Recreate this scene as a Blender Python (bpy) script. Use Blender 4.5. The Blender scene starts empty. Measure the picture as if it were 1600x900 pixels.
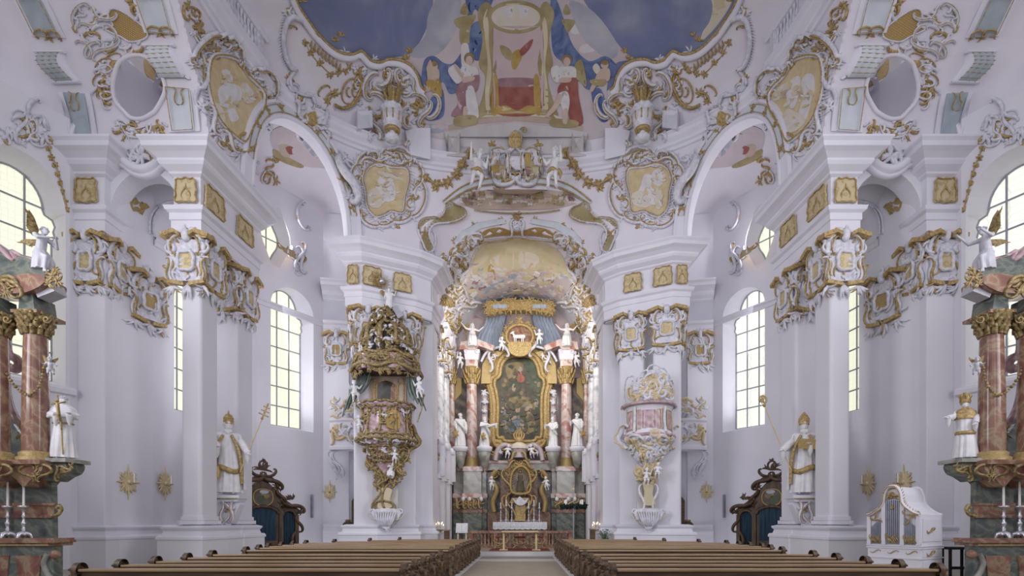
import bpy, math, random
from mathutils import Vector as V, Matrix
from mathutils.bvhtree import BVHTree
from mathutils.geometry import delaunay_2d_cdt
PI = math.pi; sin = math.sin; cos = math.cos
PX, PY, FL, CAMX, CAMZ = 816.5, 815.0, 800.0, 0.24, 1.65   # principal point and focal length for a 1600x900 frame
sc = bpy.context.scene
COL = sc.collection
MIR = [1]            # 1 = build as written (left half of the church), -1 = mirrored to the right half
ORG = {}
rnd = random.Random(7)

def at(px, py, Y):
    return V((CAMX + (px - PX) * Y / FL, Y, CAMZ + (PY - py) * Y / FL))
def xat(px, Y): return CAMX + (px - PX) * Y / FL
def zat(py, Y): return CAMZ + (PY - py) * Y / FL

# ---------------------------------------------------------------- materials
MATS = {}
def mat(name, build):
    m = bpy.data.materials.new(name); m.use_nodes = True
    nt = m.node_tree; b = nt.nodes['Principled BSDF']
    build(nt, b); MATS[name] = m
    return m
def N(nt, t, **k):
    n = nt.nodes.new(t)
    for a, v in k.items():
        if a in n.inputs: n.inputs[a].default_value = v
        else: setattr(n, a, v)
    return n
def ramp(nt, fac, stops):
    r = nt.nodes.new('ShaderNodeValToRGB')
    while len(r.color_ramp.elements) < len(stops): r.color_ramp.elements.new(.5)
    for e, (p, c) in zip(r.color_ramp.elements, stops):
        e.position = p; e.color = (*c, 1)
    nt.links.new(fac, r.inputs['Fac'])
    return r.outputs['Color']
def coords(nt, scale=1.0, stretch=(1, 1, 1)):
    tc = nt.nodes.new('ShaderNodeTexCoord'); mp = nt.nodes.new('ShaderNodeMapping')
    mp.inputs['Scale'].default_value = [scale * q for q in stretch]
    g = nt.nodes.new('ShaderNodeNewGeometry')
    nt.links.new(g.outputs['Position'], mp.inputs['Vector'])
    return mp.outputs['Vector']
def noise_mat(name, stops, scale=2.0, rough=.6, metal=0.0, stretch=(1, 1, 1), detail=4, bump=0.0, spec=.3, distort=0.0):
    def b(nt, p):
        n = N(nt, 'ShaderNodeTexNoise', Detail=detail, Distortion=distort); n.inputs['Scale'].default_value = 1
        nt.links.new(coords(nt, scale, stretch), n.inputs['Vector'])
        nt.links.new(ramp(nt, n.outputs['Fac'], stops), p.inputs['Base Color'])
        p.inputs['Roughness'].default_value = rough; p.inputs['Metallic'].default_value = metal
        p.inputs['Specular IOR Level'].default_value = spec
        if bump:
            bp = N(nt, 'ShaderNodeBump', Strength=bump, Distance=.03)
            nt.links.new(n.outputs['Fac'], bp.inputs['Height']); nt.links.new(bp.outputs['Normal'], p.inputs['Normal'])
    return mat(name, b)
def two(name, a, b, **k): return noise_mat(name, [(.35, a), (.65, b)], **k)

two('plaster', (.765, .755, .80), (.80, .79, .835), scale=.7, rough=.8, spec=.15)
two('stucco', (.60, .60, .665), (.80, .79, .83), scale=7, rough=.6, bump=.25)
two('arch_white', (.765, .75, .815), (.80, .79, .845), scale=1.5, rough=.7, spec=.2)
two('pink', (.68, .58, .63), (.72, .63, .67), scale=2, rough=.8)
two('palepink', (.75, .71, .765), (.80, .765, .81), scale=.8, rough=.8)
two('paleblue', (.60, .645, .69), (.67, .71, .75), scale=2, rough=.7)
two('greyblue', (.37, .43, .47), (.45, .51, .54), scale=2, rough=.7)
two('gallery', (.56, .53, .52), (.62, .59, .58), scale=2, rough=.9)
two('gold', (.31, .205, .075), (.58, .43, .20), scale=14, rough=.45, metal=.12)
two('goldmatte', (.38, .27, .11), (.52, .39, .18), scale=20, rough=.5, metal=.25)
two('goldbronze', (.15, .105, .045), (.46, .345, .16), scale=12, rough=.45, metal=.15)
two('goldpale', (.60, .48, .27), (.70, .58, .36), scale=3, rough=.6)
two('silver', (.50, .49, .52), (.75, .74, .78), scale=30, rough=.28, metal=.8)
two('statue', (.74, .735, .75), (.84, .83, .84), scale=5, rough=.45, spec=.4)
two('statuegrey', (.50, .50, .55), (.60, .60, .64), scale=5, rough=.5)
two('wax', (.85, .83, .78), (.90, .88, .84), scale=5, rough=.4)
two('darkwood', (.055, .035, .022), (.13, .08, .045), scale=6, rough=.45, stretch=(1, 1, .3), bump=.3)
two('walnut', (.07, .043, .025), (.14, .088, .05), scale=5, rough=.4, stretch=(.3, 2, 3))
two('pewwood', (.29, .18, .085), (.39, .26, .135), scale=3, rough=.28, stretch=(.25, 4, 4), spec=.5)
two('pewdark', (.035, .024, .018), (.075, .048, .03), scale=3, rough=.5, stretch=(.3, 3, 3))
two('carved', (.06, .04, .028), (.17, .11, .065), scale=12, rough=.42, bump=.4)
two('bluecloth', (.012, .03, .055), (.03, .065, .10), scale=4, rough=.7, stretch=(4, 4, .3))
two('greencloth', (.20, .25, .22), (.32, .37, .33), scale=5, rough=.7)
two('bluedrape', (.30, .36, .47), (.46, .51, .60), scale=3, rough=.7, stretch=(3, 3, .6))
two('lace', (.62, .62, .66), (.80, .80, .83), scale=16, rough=.8, detail=1)
two('red', (.16, .035, .03), (.22, .06, .05), scale=8, rough=.8)
two('black', (.02, .018, .018), (.04, .035, .035), scale=5, rough=.5)
two('leadgrey', (.36, .37, .42), (.42, .43, .47), scale=4, rough=.5)
two('pipe', (.33, .35, .42), (.46, .48, .55), scale=4, rough=.3, metal=.6)
two('evergreen', (.008, .022, .014), (.03, .06, .035), scale=30, rough=.8)
two('leafgreen', (.05, .11, .04), (.12, .2, .08), scale=20, rough=.6)
two('limestone', (.36, .32, .25), (.44, .395, .31), scale=1.2, rough=.35, stretch=(1, 3, 1))
two('stoneedge', (.58, .575, .57), (.64, .63, .62), scale=2, rough=.4)
two('floorgreen', (.25, .235, .18), (.31, .29, .22), scale=1.5, rough=.35)
two('mirrorglass', (.05, .045, .04), (.12, .11, .10), scale=2, rough=.1, spec=.8)
def marble(name, stops, scale=1.0, dist=6, rough=.18, stretch=(1, 1, 1)):
    def b(nt, p):
        c = coords(nt, scale, stretch)
        n = N(nt, 'ShaderNodeTexNoise', Detail=6, Distortion=1.6, Roughness=.6); n.inputs['Scale'].default_value = 1.1
        w = N(nt, 'ShaderNodeTexWave', Distortion=dist, Detail=3); w.inputs['Scale'].default_value = .55; w.bands_direction = 'DIAGONAL'
        nt.links.new(c, n.inputs['Vector']); nt.links.new(c, w.inputs['Vector'])
        mx = N(nt, 'ShaderNodeMath', operation='MULTIPLY_ADD'); nt.links.new(w.outputs['Fac'], mx.inputs[0]); mx.inputs[1].default_value = .22
        nt.links.new(n.outputs['Fac'], mx.inputs[2])
        sb = N(nt, 'ShaderNodeMath', operation='SUBTRACT'); nt.links.new(mx.outputs[0], sb.inputs[0]); sb.inputs[1].default_value = .11
        nt.links.new(ramp(nt, sb.outputs[0], stops), p.inputs['Base Color'])
        p.inputs['Roughness'].default_value = rough; p.inputs['Specular IOR Level'].default_value = .5
    return mat(name, b)
marble('marble_brown', [(.25, (.17, .075, .055)), (.44, (.27, .135, .095)), (.54, (.36, .27, .17)), (.6, (.30, .16, .11)), (.8, (.22, .11, .08))], 1.5)
marble('marble_green', [(.25, (.07, .085, .08)), (.45, (.125, .15, .135)), (.56, (.22, .235, .18)), (.62, (.15, .17, .15)), (.8, (.10, .12, .115))], 1.3, stretch=(1, 1, 1.6))
marble('marble_red', [(.2, (.34, .13, .10)), (.40, (.50, .27, .22)), (.50, (.66, .58, .54)), (.62, (.62, .50, .46)), (.8, (.45, .22, .18))], 1.1, 2.5)
marble('marble_rose', [(.2, (.30, .17, .19)), (.5, (.50, .34, .36)), (.75, (.62, .50, .50))], 2.5)
marble('marble_blue', [(.2, (.26, .29, .36)), (.40, (.55, .56, .60)), (.55, (.76, .75, .76)), (.8, (.66, .65, .69))], 1.4)
marble('marble_pinkgrey', [(.2, (.38, .27, .27)), (.45, (.56, .45, .45)), (.7, (.42, .40, .42))], 1.6)
marble('marble_dark', [(.2, (.05, .05, .05)), (.45, (.13, .12, .105)), (.62, (.26, .22, .18)), (.8, (.10, .07, .06))], 1.2)
marble('marble_grey', [(.2, (.20, .20, .18)), (.45, (.33, .33, .29)), (.7, (.45, .43, .38))], 1.4)
# paintings
noise_mat('sky_blue', [(.30, (.13, .165, .30)), (.52, (.21, .245, .39)), (.72, (.43, .45, .53))], scale=.28, rough=.9, detail=5, distort=.6)
two('cloud_grey', (.36, .385, .46), (.54, .54, .58), scale=.6, rough=.9, distort=.6)
two('cloud_pink', (.54, .48, .51), (.64, .57, .58), scale=.5, rough=.9)
two('paint_blue', (.10, .14, .30), (.20, .26, .43), scale=1.8, rough=.9, distort=1)
two('paint_ochre', (.33, .27, .14), (.46, .39, .22), scale=1.6, rough=.9)
two('paint_gold', (.42, .28, .09), (.55, .38, .13), scale=2, rough=.9)
two('paint_stone', (.48, .38, .31), (.58, .47, .40), scale=1, rough=.9)
two('paint_grey', (.56, .53, .52), (.66, .63, .63), scale=1, rough=.9)
two('paint_pink', (.56, .44, .45), (.62, .50, .50), scale=1, rough=.9)
two('paint_red', (.28, .09, .08), (.38, .15, .12), scale=2, rough=.9)
two('paint_skin', (.58, .44, .37), (.66, .52, .44), scale=3, rough=.9)
two('paint_white', (.66, .64, .64), (.76, .74, .73), scale=3, rough=.9)
two('paint_wine', (.30, .17, .19), (.40, .25, .26), scale=2, rough=.9)
two('paint_hair', (.24, .17, .09), (.34, .25, .14), scale=4, rough=.9)
two('paint_cream', (.60, .52, .33), (.70, .63, .46), scale=.8, rough=.9, distort=.8)
two('paint_cream2', (.66, .60, .48), (.72, .67, .58), scale=.7, rough=.9, distort=.8)
noise_mat('vault_paint', [(.3, (.48, .40, .27)), (.45, (.62, .55, .42)), (.6, (.70, .65, .60)), (.75, (.62, .55, .55))], scale=.5, rough=.9, distort=1)
noise_mat('oil_dark', [(.3, (.035, .035, .028)), (.5, (.075, .072, .05)), (.7, (.13, .12, .08))], scale=1.2, rough=.5, distort=.8)
two('oil_green', (.05, .07, .045), (.09, .115, .07), scale=2, rough=.5)
two('oil_red', (.30, .06, .045), (.42, .12, .09), scale=3, rough=.5)
two('oil_blue', (.10, .14, .18), (.20, .24, .27), scale=3, rough=.5)
two('oil_ochre', (.17, .13, .06), (.28, .22, .11), scale=3, rough=.5)
two('oil_skin', (.30, .22, .15), (.40, .31, .22), scale=4, rough=.5)
two('oil_brown', (.09, .07, .045), (.15, .12, .08), scale=3, rough=.5)
def glass(name, col, strength, vs):
    def b(nt, p):
        tc = N(nt, 'ShaderNodeNewGeometry')
        sep = N(nt, 'ShaderNodeSeparateXYZ'); nt.links.new(tc.outputs['Position'], sep.inputs[0])
        ad = N(nt, 'ShaderNodeMath', operation='ADD'); nt.links.new(sep.outputs['X'], ad.inputs[0]); nt.links.new(sep.outputs['Y'], ad.inputs[1])
        cb = N(nt, 'ShaderNodeCombineXYZ'); nt.links.new(ad.outputs[0], cb.inputs[0]); nt.links.new(sep.outputs['Z'], cb.inputs[1])
        vo = N(nt, 'ShaderNodeTexVoronoi', feature='DISTANCE_TO_EDGE', Randomness=.25); vo.inputs['Scale'].default_value = vs
        vo.voronoi_dimensions = '2D'
        nt.links.new(cb.outputs[0], vo.inputs['Vector'])
        c = ramp(nt, vo.outputs['Distance'], [(.015, tuple(q * .72 for q in col)), (.05, col)])
        nt.links.new(c, p.inputs['Emission Color']); p.inputs['Emission Strength'].default_value = strength
        p.inputs['Base Color'].default_value = (.5, .5, .5, 1); p.inputs['Roughness'].default_value = .2
    return mat(name, b)
glass('leaded_glass', (.93, .94, .70), .95, 4.2)
glass('leaded_glass_pale', (.94, .94, .82), .95, 4.2)
def flame(nt, p):
    p.inputs['Emission Color'].default_value = (1, .62, .25, 1); p.inputs['Emission Strength'].default_value = 5
mat('flame', flame)
def damask(nt, p):
    c = coords(nt, 3.2)
    w = N(nt, 'ShaderNodeTexVoronoi', feature='SMOOTH_F1', Randomness=.6); w.inputs['Scale'].default_value = 1.6
    nt.links.new(c, w.inputs['Vector'])
    nt.links.new(ramp(nt, w.outputs['Distance'], [(.25, (.60, .49, .28)), (.34, (.46, .36, .18)), (.42, (.62, .51, .30)), (.6, (.66, .55, .34))]), p.inputs['Base Color'])
    p.inputs['Roughness'].default_value = .5; p.inputs['Metallic'].default_value = .2
mat('damask', damask)
def lattice(nt, p):
    c = coords(nt, 7)
    ck = N(nt, 'ShaderNodeTexBrick'); ck.inputs['Scale'].default_value = 1
    ck.inputs['Color1'].default_value = (.50, .34, .12, 1); ck.inputs['Color2'].default_value = (.56, .39, .15, 1); ck.inputs['Mortar'].default_value = (.26, .16, .05, 1)
    ck.inputs['Mortar Size'].default_value = .05
    mp = N(nt, 'ShaderNodeMapping'); mp.inputs['Rotation'].default_value = (1.2, .35, .4)
    nt.links.new(c, mp.inputs['Vector']); nt.links.new(mp.outputs['Vector'], ck.inputs['Vector'])
    nt.links.new(ck.outputs['Color'], p.inputs['Base Color']); p.inputs['Roughness'].default_value = .5; p.inputs['Metallic'].default_value = .2
mat('lattice', lattice)

# ---------------------------------------------------------------- mesh builder
class MB:
    def __init__(s, m='plaster'):
        s.v = []; s.f = []; s.mi = []; s.sm = []; s.ms = []; s.mat(m)
    def mat(s, m):
        if m not in s.ms: s.ms.append(m)
        s.c = s.ms.index(m); return s
    def add(s, vs, fs, smooth=False):
        b = len(s.v); s.v.extend(V(q) for q in vs)
        for f in fs:
            s.f.append(tuple(b + i for i in f)); s.mi.append(s.c); s.sm.append(smooth)
        return s
    def join(s, o):
        b = len(s.v); s.v.extend(o.v)
        for f, mi, q in zip(o.f, o.mi, o.sm):
            m = o.ms[mi]
            if m not in s.ms: s.ms.append(m)
            s.f.append(tuple(b + i for i in f)); s.mi.append(s.ms.index(m)); s.sm.append(q)
        return s
    def box(s, x0, x1, y0, y1, z0, z1):
        vs = [(x, y, z) for z in (z0, z1) for y in (y0, y1) for x in (x0, x1)]
        return s.add(vs, [(0, 2, 3, 1), (4, 5, 7, 6), (0, 1, 5, 4), (2, 6, 7, 3), (0, 4, 6, 2), (1, 3, 7, 5)])
    def prism(s, poly, z0, z1):
        n = len(poly)
        if sum(poly[i][0] * poly[(i + 1) % n][1] - poly[(i + 1) % n][0] * poly[i][1] for i in range(n)) < 0: poly = poly[::-1]
        vs = [(x, y, z0) for x, y in poly] + [(x, y, z1) for x, y in poly]
        return s.add(vs, [tuple(range(n))[::-1], tuple(range(n, 2 * n))] + [(i, (i + 1) % n, n + (i + 1) % n, n + i) for i in range(n)])
    def grid(s, rows, smooth=True, keep=None, flip=False, closed=False):
        m = len(rows[0]); vs = [p for r in rows for p in r]; fs = []
        for i in range(len(rows) - 1):
            for j in range(m if closed else m - 1):
                k = (j + 1) % m
                f = (i * m + j, i * m + k, (i + 1) * m + k, (i + 1) * m + j)
                if keep and not keep(i, j): continue
                fs.append(f[::-1] if flip else f)
        return s.add(vs, fs, smooth)
    def mould(s, path, prof, closed=False, caps=True, smooth=False):
        """sweep profile (out, z) along a plan path; out points to the right of the walking direction"""
        n = len(path); nor = []
        P = [V((p[0], p[1])) for p in path]
        for i in range(n):
            a = P[i] - P[i - 1] if (i > 0 or closed) else None
            b = P[(i + 1) % n] - P[i] if (i < n - 1 or closed) else None
            na = V((a.y, -a.x)).normalized() if a is not None else None
            nb = V((b.y, -b.x)).normalized() if b is not None else None
            if na is None: m = nb
            elif nb is None: m = na
            else:
                m = (na + nb); m = m.normalized() / max(.35, math.sqrt(max(0.01, (1 + na.dot(nb)) / 2)))
            nor.append(m)
        rows = [[(P[i].x + nor[i].x * o, P[i].y + nor[i].y * o, z) for i in range(n)] for o, z in prof]
        b = len(s.v)
        s.grid(rows, smooth, closed=closed)
        return s
    def lathe(s, prof, c=(0, 0, 0), n=14, sx=1, sy=1, smooth=True, axis=None, wob=None):
        c = V(c); R = axis.to_track_quat('Z', 'Y').to_matrix() if axis is not None else None
        rows = []
        for i, (r, z) in enumerate(prof):
            row = []
            for k in range(n):
                a = 2 * PI * k / n; rr = r * (wob(a, i) if wob else 1)
                p = V((rr * cos(a) * sx, rr * sin(a) * sy, z))
                row.append(c + (R @ p if R else p))
            rows.append(row)
        s.grid(rows, smooth, closed=True)
        for row, fl in ((rows[0], 1), (rows[-1], 0)):
            q = list(range(n)); s.add(row, [tuple(q[::-1] if fl else q)], False)
        return s
    def tube(s, pts, r, n=6, nor=None, flat=1.0, cap=True):
        pts = [V(p) for p in pts]; m = len(pts)
        rr = r if isinstance(r, (list, tuple)) else [r] * m
        rows = []; up = None
        for i in range(m):
            t = (pts[min(i + 1, m - 1)] - pts[max(i - 1, 0)])
            if t.length < 1e-9: t = V((0, 0, 1))
            t.normalize()
            if nor is not None: u = nor[i] if isinstance(nor, list) else nor
            else: u = up if up is not None else (V((0, 0, 1)) if abs(t.z) < .9 else V((1, 0, 0)))
            b = t.cross(u)
            if b.length < 1e-6: b = t.cross(V((1, .3, .2)))
            b.normalize(); u = b.cross(t).normalized(); up = u
            rows.append([pts[i] + b * (rr[i] * cos(2 * PI * k / n)) + u * (rr[i] * flat * sin(2 * PI * k / n)) for k in range(n)])
        s.grid(rows, True, closed=True, flip=True)
        if cap:
            s.add(rows[0], [tuple(range(n))]); s.add(rows[-1], [tuple(range(n))[::-1]])
        return s
    def ball(s, c, r, n=10, k=6, M=None):
        r = V((r, r, r)) if not hasattr(r, '__len__') else V(r); c = V(c); rows = []
        for i in range(k + 1):
            a = -PI / 2 + PI * i / k
            rows.append([])
            for j in range(n):
                p = V((cos(a) * cos(2 * PI * j / n) * r.x, cos(a) * sin(2 * PI * j / n) * r.y, sin(a) * r.z))
                rows[-1].append(c + (M @ p if M else p))
        return s.grid(rows, True, closed=True)
    def cap(s, a, b, ra, rb, n=10):
        a = V(a); b = V(b); d = b - a; L = max(d.length, 1e-5); q = d.to_track_quat('Z', 'Y').to_matrix()
        prof = [(ra * cos(t), -ra * sin(t)) for t in (PI / 2 * .98, PI / 3, PI / 6, 0)] + [(rb * cos(t), L + rb * sin(t)) for t in (0, PI / 6, PI / 3, PI / 2 * .98)]
        rows = [[a + q @ V((r * cos(2 * PI * k / n), r * sin(2 * PI * k / n), z)) for k in range(n)] for r, z in prof]
        s.grid(rows, True, closed=True); s.add(rows[0], [tuple(range(n))[::-1]]); s.add(rows[-1], [tuple(range(n))])
        return s
    def slab(s, outline, mp, h0, h1, inner=0, bulge=0.0):
        """filled 2D outline mapped by mp(x,y,h), with real thickness from h0 to h1"""
        pts = [V(p) for p in outline]; n = len(pts)
        if inner:
            xs = [p.x for p in pts]; ys = [p.y for p in pts]; ex = []
            nx = inner; st = max(max(xs) - min(xs), max(ys) - min(ys)) / nx
            y = min(ys) + st / 2
            while y < max(ys):
                x = min(xs) + st / 2
                while x < max(xs):
                    if inpoly((x, y), outline): ex.append(V((x, y)))
                    x += st
                y += st
            allp = pts + ex
        else: allp = pts
        vo, eo, fo, ov, oe, of = delaunay_2d_cdt(allp, [(i, (i + 1) % n) for i in range(n)], [], 1, 1e-6)
        cx = sum(p.x for p in pts) / n; cy = sum(p.y for p in pts) / n
        def top(p):
            if bulge:
                d = min((p - q).length for q in pts); R = max((V((cx, cy)) - q).length for q in pts)
                return h1 + bulge * math.sqrt(max(0, min(1, d / (R * .6))))
            return h1
        s.add([mp(p.x, p.y, top(p)) for p in vo], [tuple(f) for f in fo], bool(bulge))
        ar = sum(pts[i].x * pts[(i + 1) % n].y - pts[(i + 1) % n].x * pts[i].y for i in range(n))
        if h0 != h1:
            ring = [mp(p.x, p.y, h1) for p in pts] + [mp(p.x, p.y, h0) for p in pts]
            s.add(ring, [((i + 1) % n, i, n + i, n + (i + 1) % n) if ar < 0 else (i, (i + 1) % n, n + (i + 1) % n, n + i) for i in range(n)])
        return s
    # ---- relief strokes on a mapped surface
    def stroke(s, pts, w, mp, h=None, taper='mid', n=5, lift=.2):
        m = len(pts); P = []; Nn = []; R = []
        for i, p in enumerate(pts):
            t = i / max(1, m - 1)
            k = {'mid': .35 + .65 * sin(PI * t), 'end': 1 - .85 * t, 'none': 1, 'both': .12 + .88 * sin(PI * t)}[taper] if isinstance(taper, str) else taper(t)
            p0 = mp(p[0], p[1], 0); p1 = mp(p[0], p[1], 1.0); d = p1 - p0; L = d.length
            P.append(p0 + d * (w * k * lift)); Nn.append(d / L); R.append(w * k * .5 * L)
        if m >= 4 and any((a - b).length > 1.3 for a, b in zip(P, P[1:])): return s
        return s.tube(P, R, n, Nn, (h or w) / w * 1.0)
    def leafy(s, c, r, mp, n=7, a0=0.0, a1=2 * PI, w=None, curl=.5, rg=rnd):
        for i in range(n):
            a = a0 + (a1 - a0) * (i + .5) / n + rg.uniform(-.15, .15); L = r * rg.uniform(.7, 1.1); k = curl * rg.choice((-1, 1))
            pts = [(c[0] + cos(a + k * t) * L * t, c[1] + sin(a + k * t) * L * t) for t in (0.08, .35, .7, 1)]
            s.stroke(pts, (w or r * .38), mp, taper=lambda t: .55 + .9 * t * (1 - t) * 2 - .45 * t, n=5, lift=.45)
        return s
    def copy(s):
        o = MB(); o.__dict__ = dict(v=[p.copy() for p in s.v], f=list(s.f), mi=list(s.mi), sm=list(s.sm), ms=list(s.ms), c=s.c); return o
    def build(s, name, parent=None, label=None, cat=None, group=None, kind=None, bevel=0):
        m = MIR[0]
        vs = [V((p.x * m, p.y, p.z)) for p in s.v]
        if parent is not None: org = ORG[parent.name]
        else:
            if kind == 'structure': org = V((0, 0, 0))
            else:
                xs = [p.x for p in vs]; ys = [p.y for p in vs]
                org = V(((min(xs) + max(xs)) / 2, (min(ys) + max(ys)) / 2, min(p.z for p in vs)))
        me = bpy.data.meshes.new(name)
        me.from_pydata([p - org for p in vs], [], [f[::-1] if m < 0 else f for f in s.f])
        for q in s.ms: me.materials.append(MATS[q])
        me.polygons.foreach_set('material_index', s.mi); me.polygons.foreach_set('use_smooth', s.sm)
        me.update()
        o = bpy.data.objects.new(name, me); COL.objects.link(o)
        if parent is not None: o.parent = parent
        else: o.location = org
        ORG[o.name] = org
        if bevel:
            b = o.modifiers.new('bevel', 'BEVEL'); b.width = bevel; b.segments = 2; b.limit_method = 'ANGLE'
        tag(o, label, cat, group, kind)
        return o
def tag(o, label=None, cat=None, group=None, kind=None):
    for k, v in (('label', label), ('category', cat), ('group', group), ('kind', kind)):
        if v: o[k] = v
    return o
def thing(name, label, cat, loc, group=None):
    o = bpy.data.objects.new(name, None); COL.objects.link(o)
    o.location = (loc[0] * MIR[0], loc[1], loc[2]); o.empty_display_size = .2
    ORG[o.name] = V(o.location); tag(o, label, cat, group); return o
def dup(o, loc=None, label=None, parent=None):
    c = o.copy(); COL.objects.link(c); ORG[c.name] = V(loc) if loc is not None else ORG[o.name]
    if loc is not None: c.location = loc
    if label: c['label'] = label
    if parent is not None: c.parent = parent
    for ch in [x for x in CH.get(o.name, [])]: dup(ch, None, None, c)
    return c
CH = {}
def kids(o):
    """record the tree under o so that dup() can copy it"""
    CH[o.name] = [x for x in COL.objects if x.parent == o]
    for x in CH[o.name]: kids(x)
    return o
def inpoly(p, poly):
    x, y = p; r = False; n = len(poly); j = n - 1
    for i in range(n):
        xi, yi = poly[i][0], poly[i][1]; xj, yj = poly[j][0], poly[j][1]
        if (yi > y) != (yj > y) and x < (xj - xi) * (y - yi) / (yj - yi) + xi: r = not r
        j = i
    return r
def crom(pts, k=6, closed=False):
    """Catmull-Rom through points of any dimension"""
    P = [tuple(p) for p in pts]; n = len(P); out = []
    rng = range(n if closed else n - 1)
    for i in rng:
        a = P[(i - 1) % n] if (closed or i > 0) else P[0]; b = P[i]; c = P[(i + 1) % n]; d = P[(i + 2) % n] if (closed or i < n - 2) else P[-1]
        for j in range(k):
            t = j / k
            out.append(tuple(.5 * (2 * b[q] + (c[q] - a[q]) * t + (2 * a[q] - 5 * b[q] + 4 * c[q] - d[q]) * t * t + (3 * b[q] - a[q] - 3 * c[q] + d[q]) * t ** 3) for q in range(len(b))))
    if not closed: out.append(P[-1])
    return out
def scroll(p0, p1, kind='C', flip=1, curl=5.0, n=26, bow=1.3):
    """rococo C or S scroll from p0 to p1 whose ends curl in"""
    x = y = 0.0; hd = 0.0; pts = [(0, 0)]
    for i in range(n):
        s_ = (i + .5) / n; e = abs(2 * s_ - 1)
        k = bow + curl * e ** 3 * 2.2
        if kind == 'S' and s_ > .5: k = -k
        hd += k * 2.0 / n
        st = 1.0 / n * (1 - .55 * e ** 2)
        x += cos(hd) * st; y += sin(hd) * st; pts.append((x, y))
    ex, ey = pts[-1]; L2 = max(1e-6, ex * ex + ey * ey); dx, dy = p1[0] - p0[0], p1[1] - p0[1]
    if flip < 0: pts = [(a, -b) for a, b in pts]; ey = -ey
    ca, sa = (dx * ex + dy * ey) / L2, (dy * ex - dx * ey) / L2
    return [(p0[0] + a * ca - b * sa, p0[1] + a * sa + b * ca) for a, b in pts]
def spiral(c, r, a0, turns=1.6, n=22, sgn=1):
    return [(c[0] + r * (1 - .86 * t) * cos(a0 + sgn * 2 * PI * turns * t), c[1] + r * (1 - .86 * t) * sin(a0 + sgn * 2 * PI * turns * t)) for t in [i / n for i in range(n + 1)]]
def arc(c, r, a0, a1, n=12, ry=None):
    return [(c[0] + r * cos(a0 + (a1 - a0) * i / n), c[1] + (ry or r) * sin(a0 + (a1 - a0) * i / n)) for i in range(n + 1)]
def lerp(a, b, t): return a + (b - a) * t
def frame(o, u, v, sc_=1.0):
    """plane map: (x, y, h) -> o + x u + y v + h n"""
    o = V(o); u = V(u).normalized(); v = V(v).normalized(); n = u.cross(v).normalized()
    return lambda x, y, h: o + u * (x * sc_) + v * (y * sc_) + n * (h * sc_)
SHELL = [None]
def hit(px, py, Yd=24.0):
    o = V((CAMX, 0, CAMZ)); d = V(((px - PX) / FL, 1, (PY - py) / FL)).normalized()
    p, n, i, dist = SHELL[0].ray_cast(o, d)
    if p is None: return at(px, py, Yd), V((0, -1, 0))
    if n.dot(d) > 0: n = -n
    return p, n
def pxmap(Yd=24.0, dz=0.0):
    """surface map in photo pixels: (px, py, h px) -> a point on the built shell, h out along its normal"""
    cache = {}
    def f(x, y, h):
        k = (round(x, 3), round(y, 3))
        if k not in cache: cache[k] = hit(x, y, Yd)
        p, n = cache[k]
        return p + n * ((h + dz) * p.y / FL)
    return f
# ---------------------------------------------------------------- plan of the church (left half, x < 0; metres; camera looks along +y)
SIDE = lambda: 'left' if MIR[0] > 0 else 'right'
ENT = [(0, 11.75), (.06, 11.8), (.06, 12.2), (.1, 12.22), (.1, 12.45), (.2, 12.52), (.24, 12.65), (.02, 12.7), (0, 12.75), (0, 13.75),
       (.1, 13.85), (.12, 13.95), (.3, 14.15), (.36, 14.3), (.36, 14.42), (.52, 14.6), (.68, 14.72), (.7, 14.95), (.78, 15.08), (.78, 15.18), (-.4, 15.2)]
ENT = [(o, z if z <= 13.75 else 13.75 + (z - 13.75) * .66) for o, z in ENT]
PED = [(.30, 0), (.30, 1.0), (.34, 1.02), (.34, 1.1), (.30, 1.16), (.2, 1.18), (.16, 1.32), (.2, 1.36), (.24, 1.42), (.24, 1.47), (.05, 1.52), (-.3, 1.52)]
BASE = [(.0, 1.5), (.0, 1.52)]
NP = crom([(-10.8, 12), (-10.8, 15), (-10.8, 18), (-10.62, 20), (-10.2, 21.8), (-9.25, 23.0), (-7.9, 24.15), (-6.2, 25.05), (-4.5, 25.7), (-2.3, 26.1), (0, 26.25)], 12)
NS = [0.0]
for _a, _b in zip(NP, NP[1:]): NS.append(NS[-1] + math.hypot(_b[0] - _a[0], _b[1] - _a[1]))
def npt(s_):
    for i in range(len(NS) - 1):
        if NS[i + 1] >= s_: t = (s_ - NS[i]) / (NS[i + 1] - NS[i]); return (lerp(NP[i][0], NP[i + 1][0], t), lerp(NP[i][1], NP[i + 1][1], t))
    return NP[-1]
def nnor(s_):
    a = npt(s_ - .05); b = npt(s_ + .05); d = V((b[0] - a[0], b[1] - a[1])).normalized(); return V((d.y, -d.x))
def s_at(x, y): return min(range(len(NP)), key=lambda i: (NP[i][0] - x) ** 2 + (NP[i][1] - y) ** 2)
COVE = [(18.2, 14.5), (18.1, 15.0), (17.8, 16.0), (17.15, 17.2), (16.35, 18.4), (15.2, 19.6), (13.5, 20.8), (11, 21.7)]
def covey(z):
    for a, b in zip(COVE, COVE[1:]):
        if z <= b[1]: return lerp(a[0], b[0], (z - a[1]) / (b[1] - a[1]))
    return COVE[-1][0]
SA, SB = NS[s_at(-10.58, 20.3)], NS[s_at(-7.95, 24.1)]
SM, SH = (SA + SB) / 2, (SB - SA) / 2
def archz(s_): return 15.0 + 4.25 * math.sqrt(max(0, 1 - ((s_ - SM) / SH) ** 2))
def chz(x): return 15.0 + 3.67 * math.sqrt(max(0, 1 - (x / 5.0) ** 2)) if abs(x) < 5.0 else 0
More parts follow.
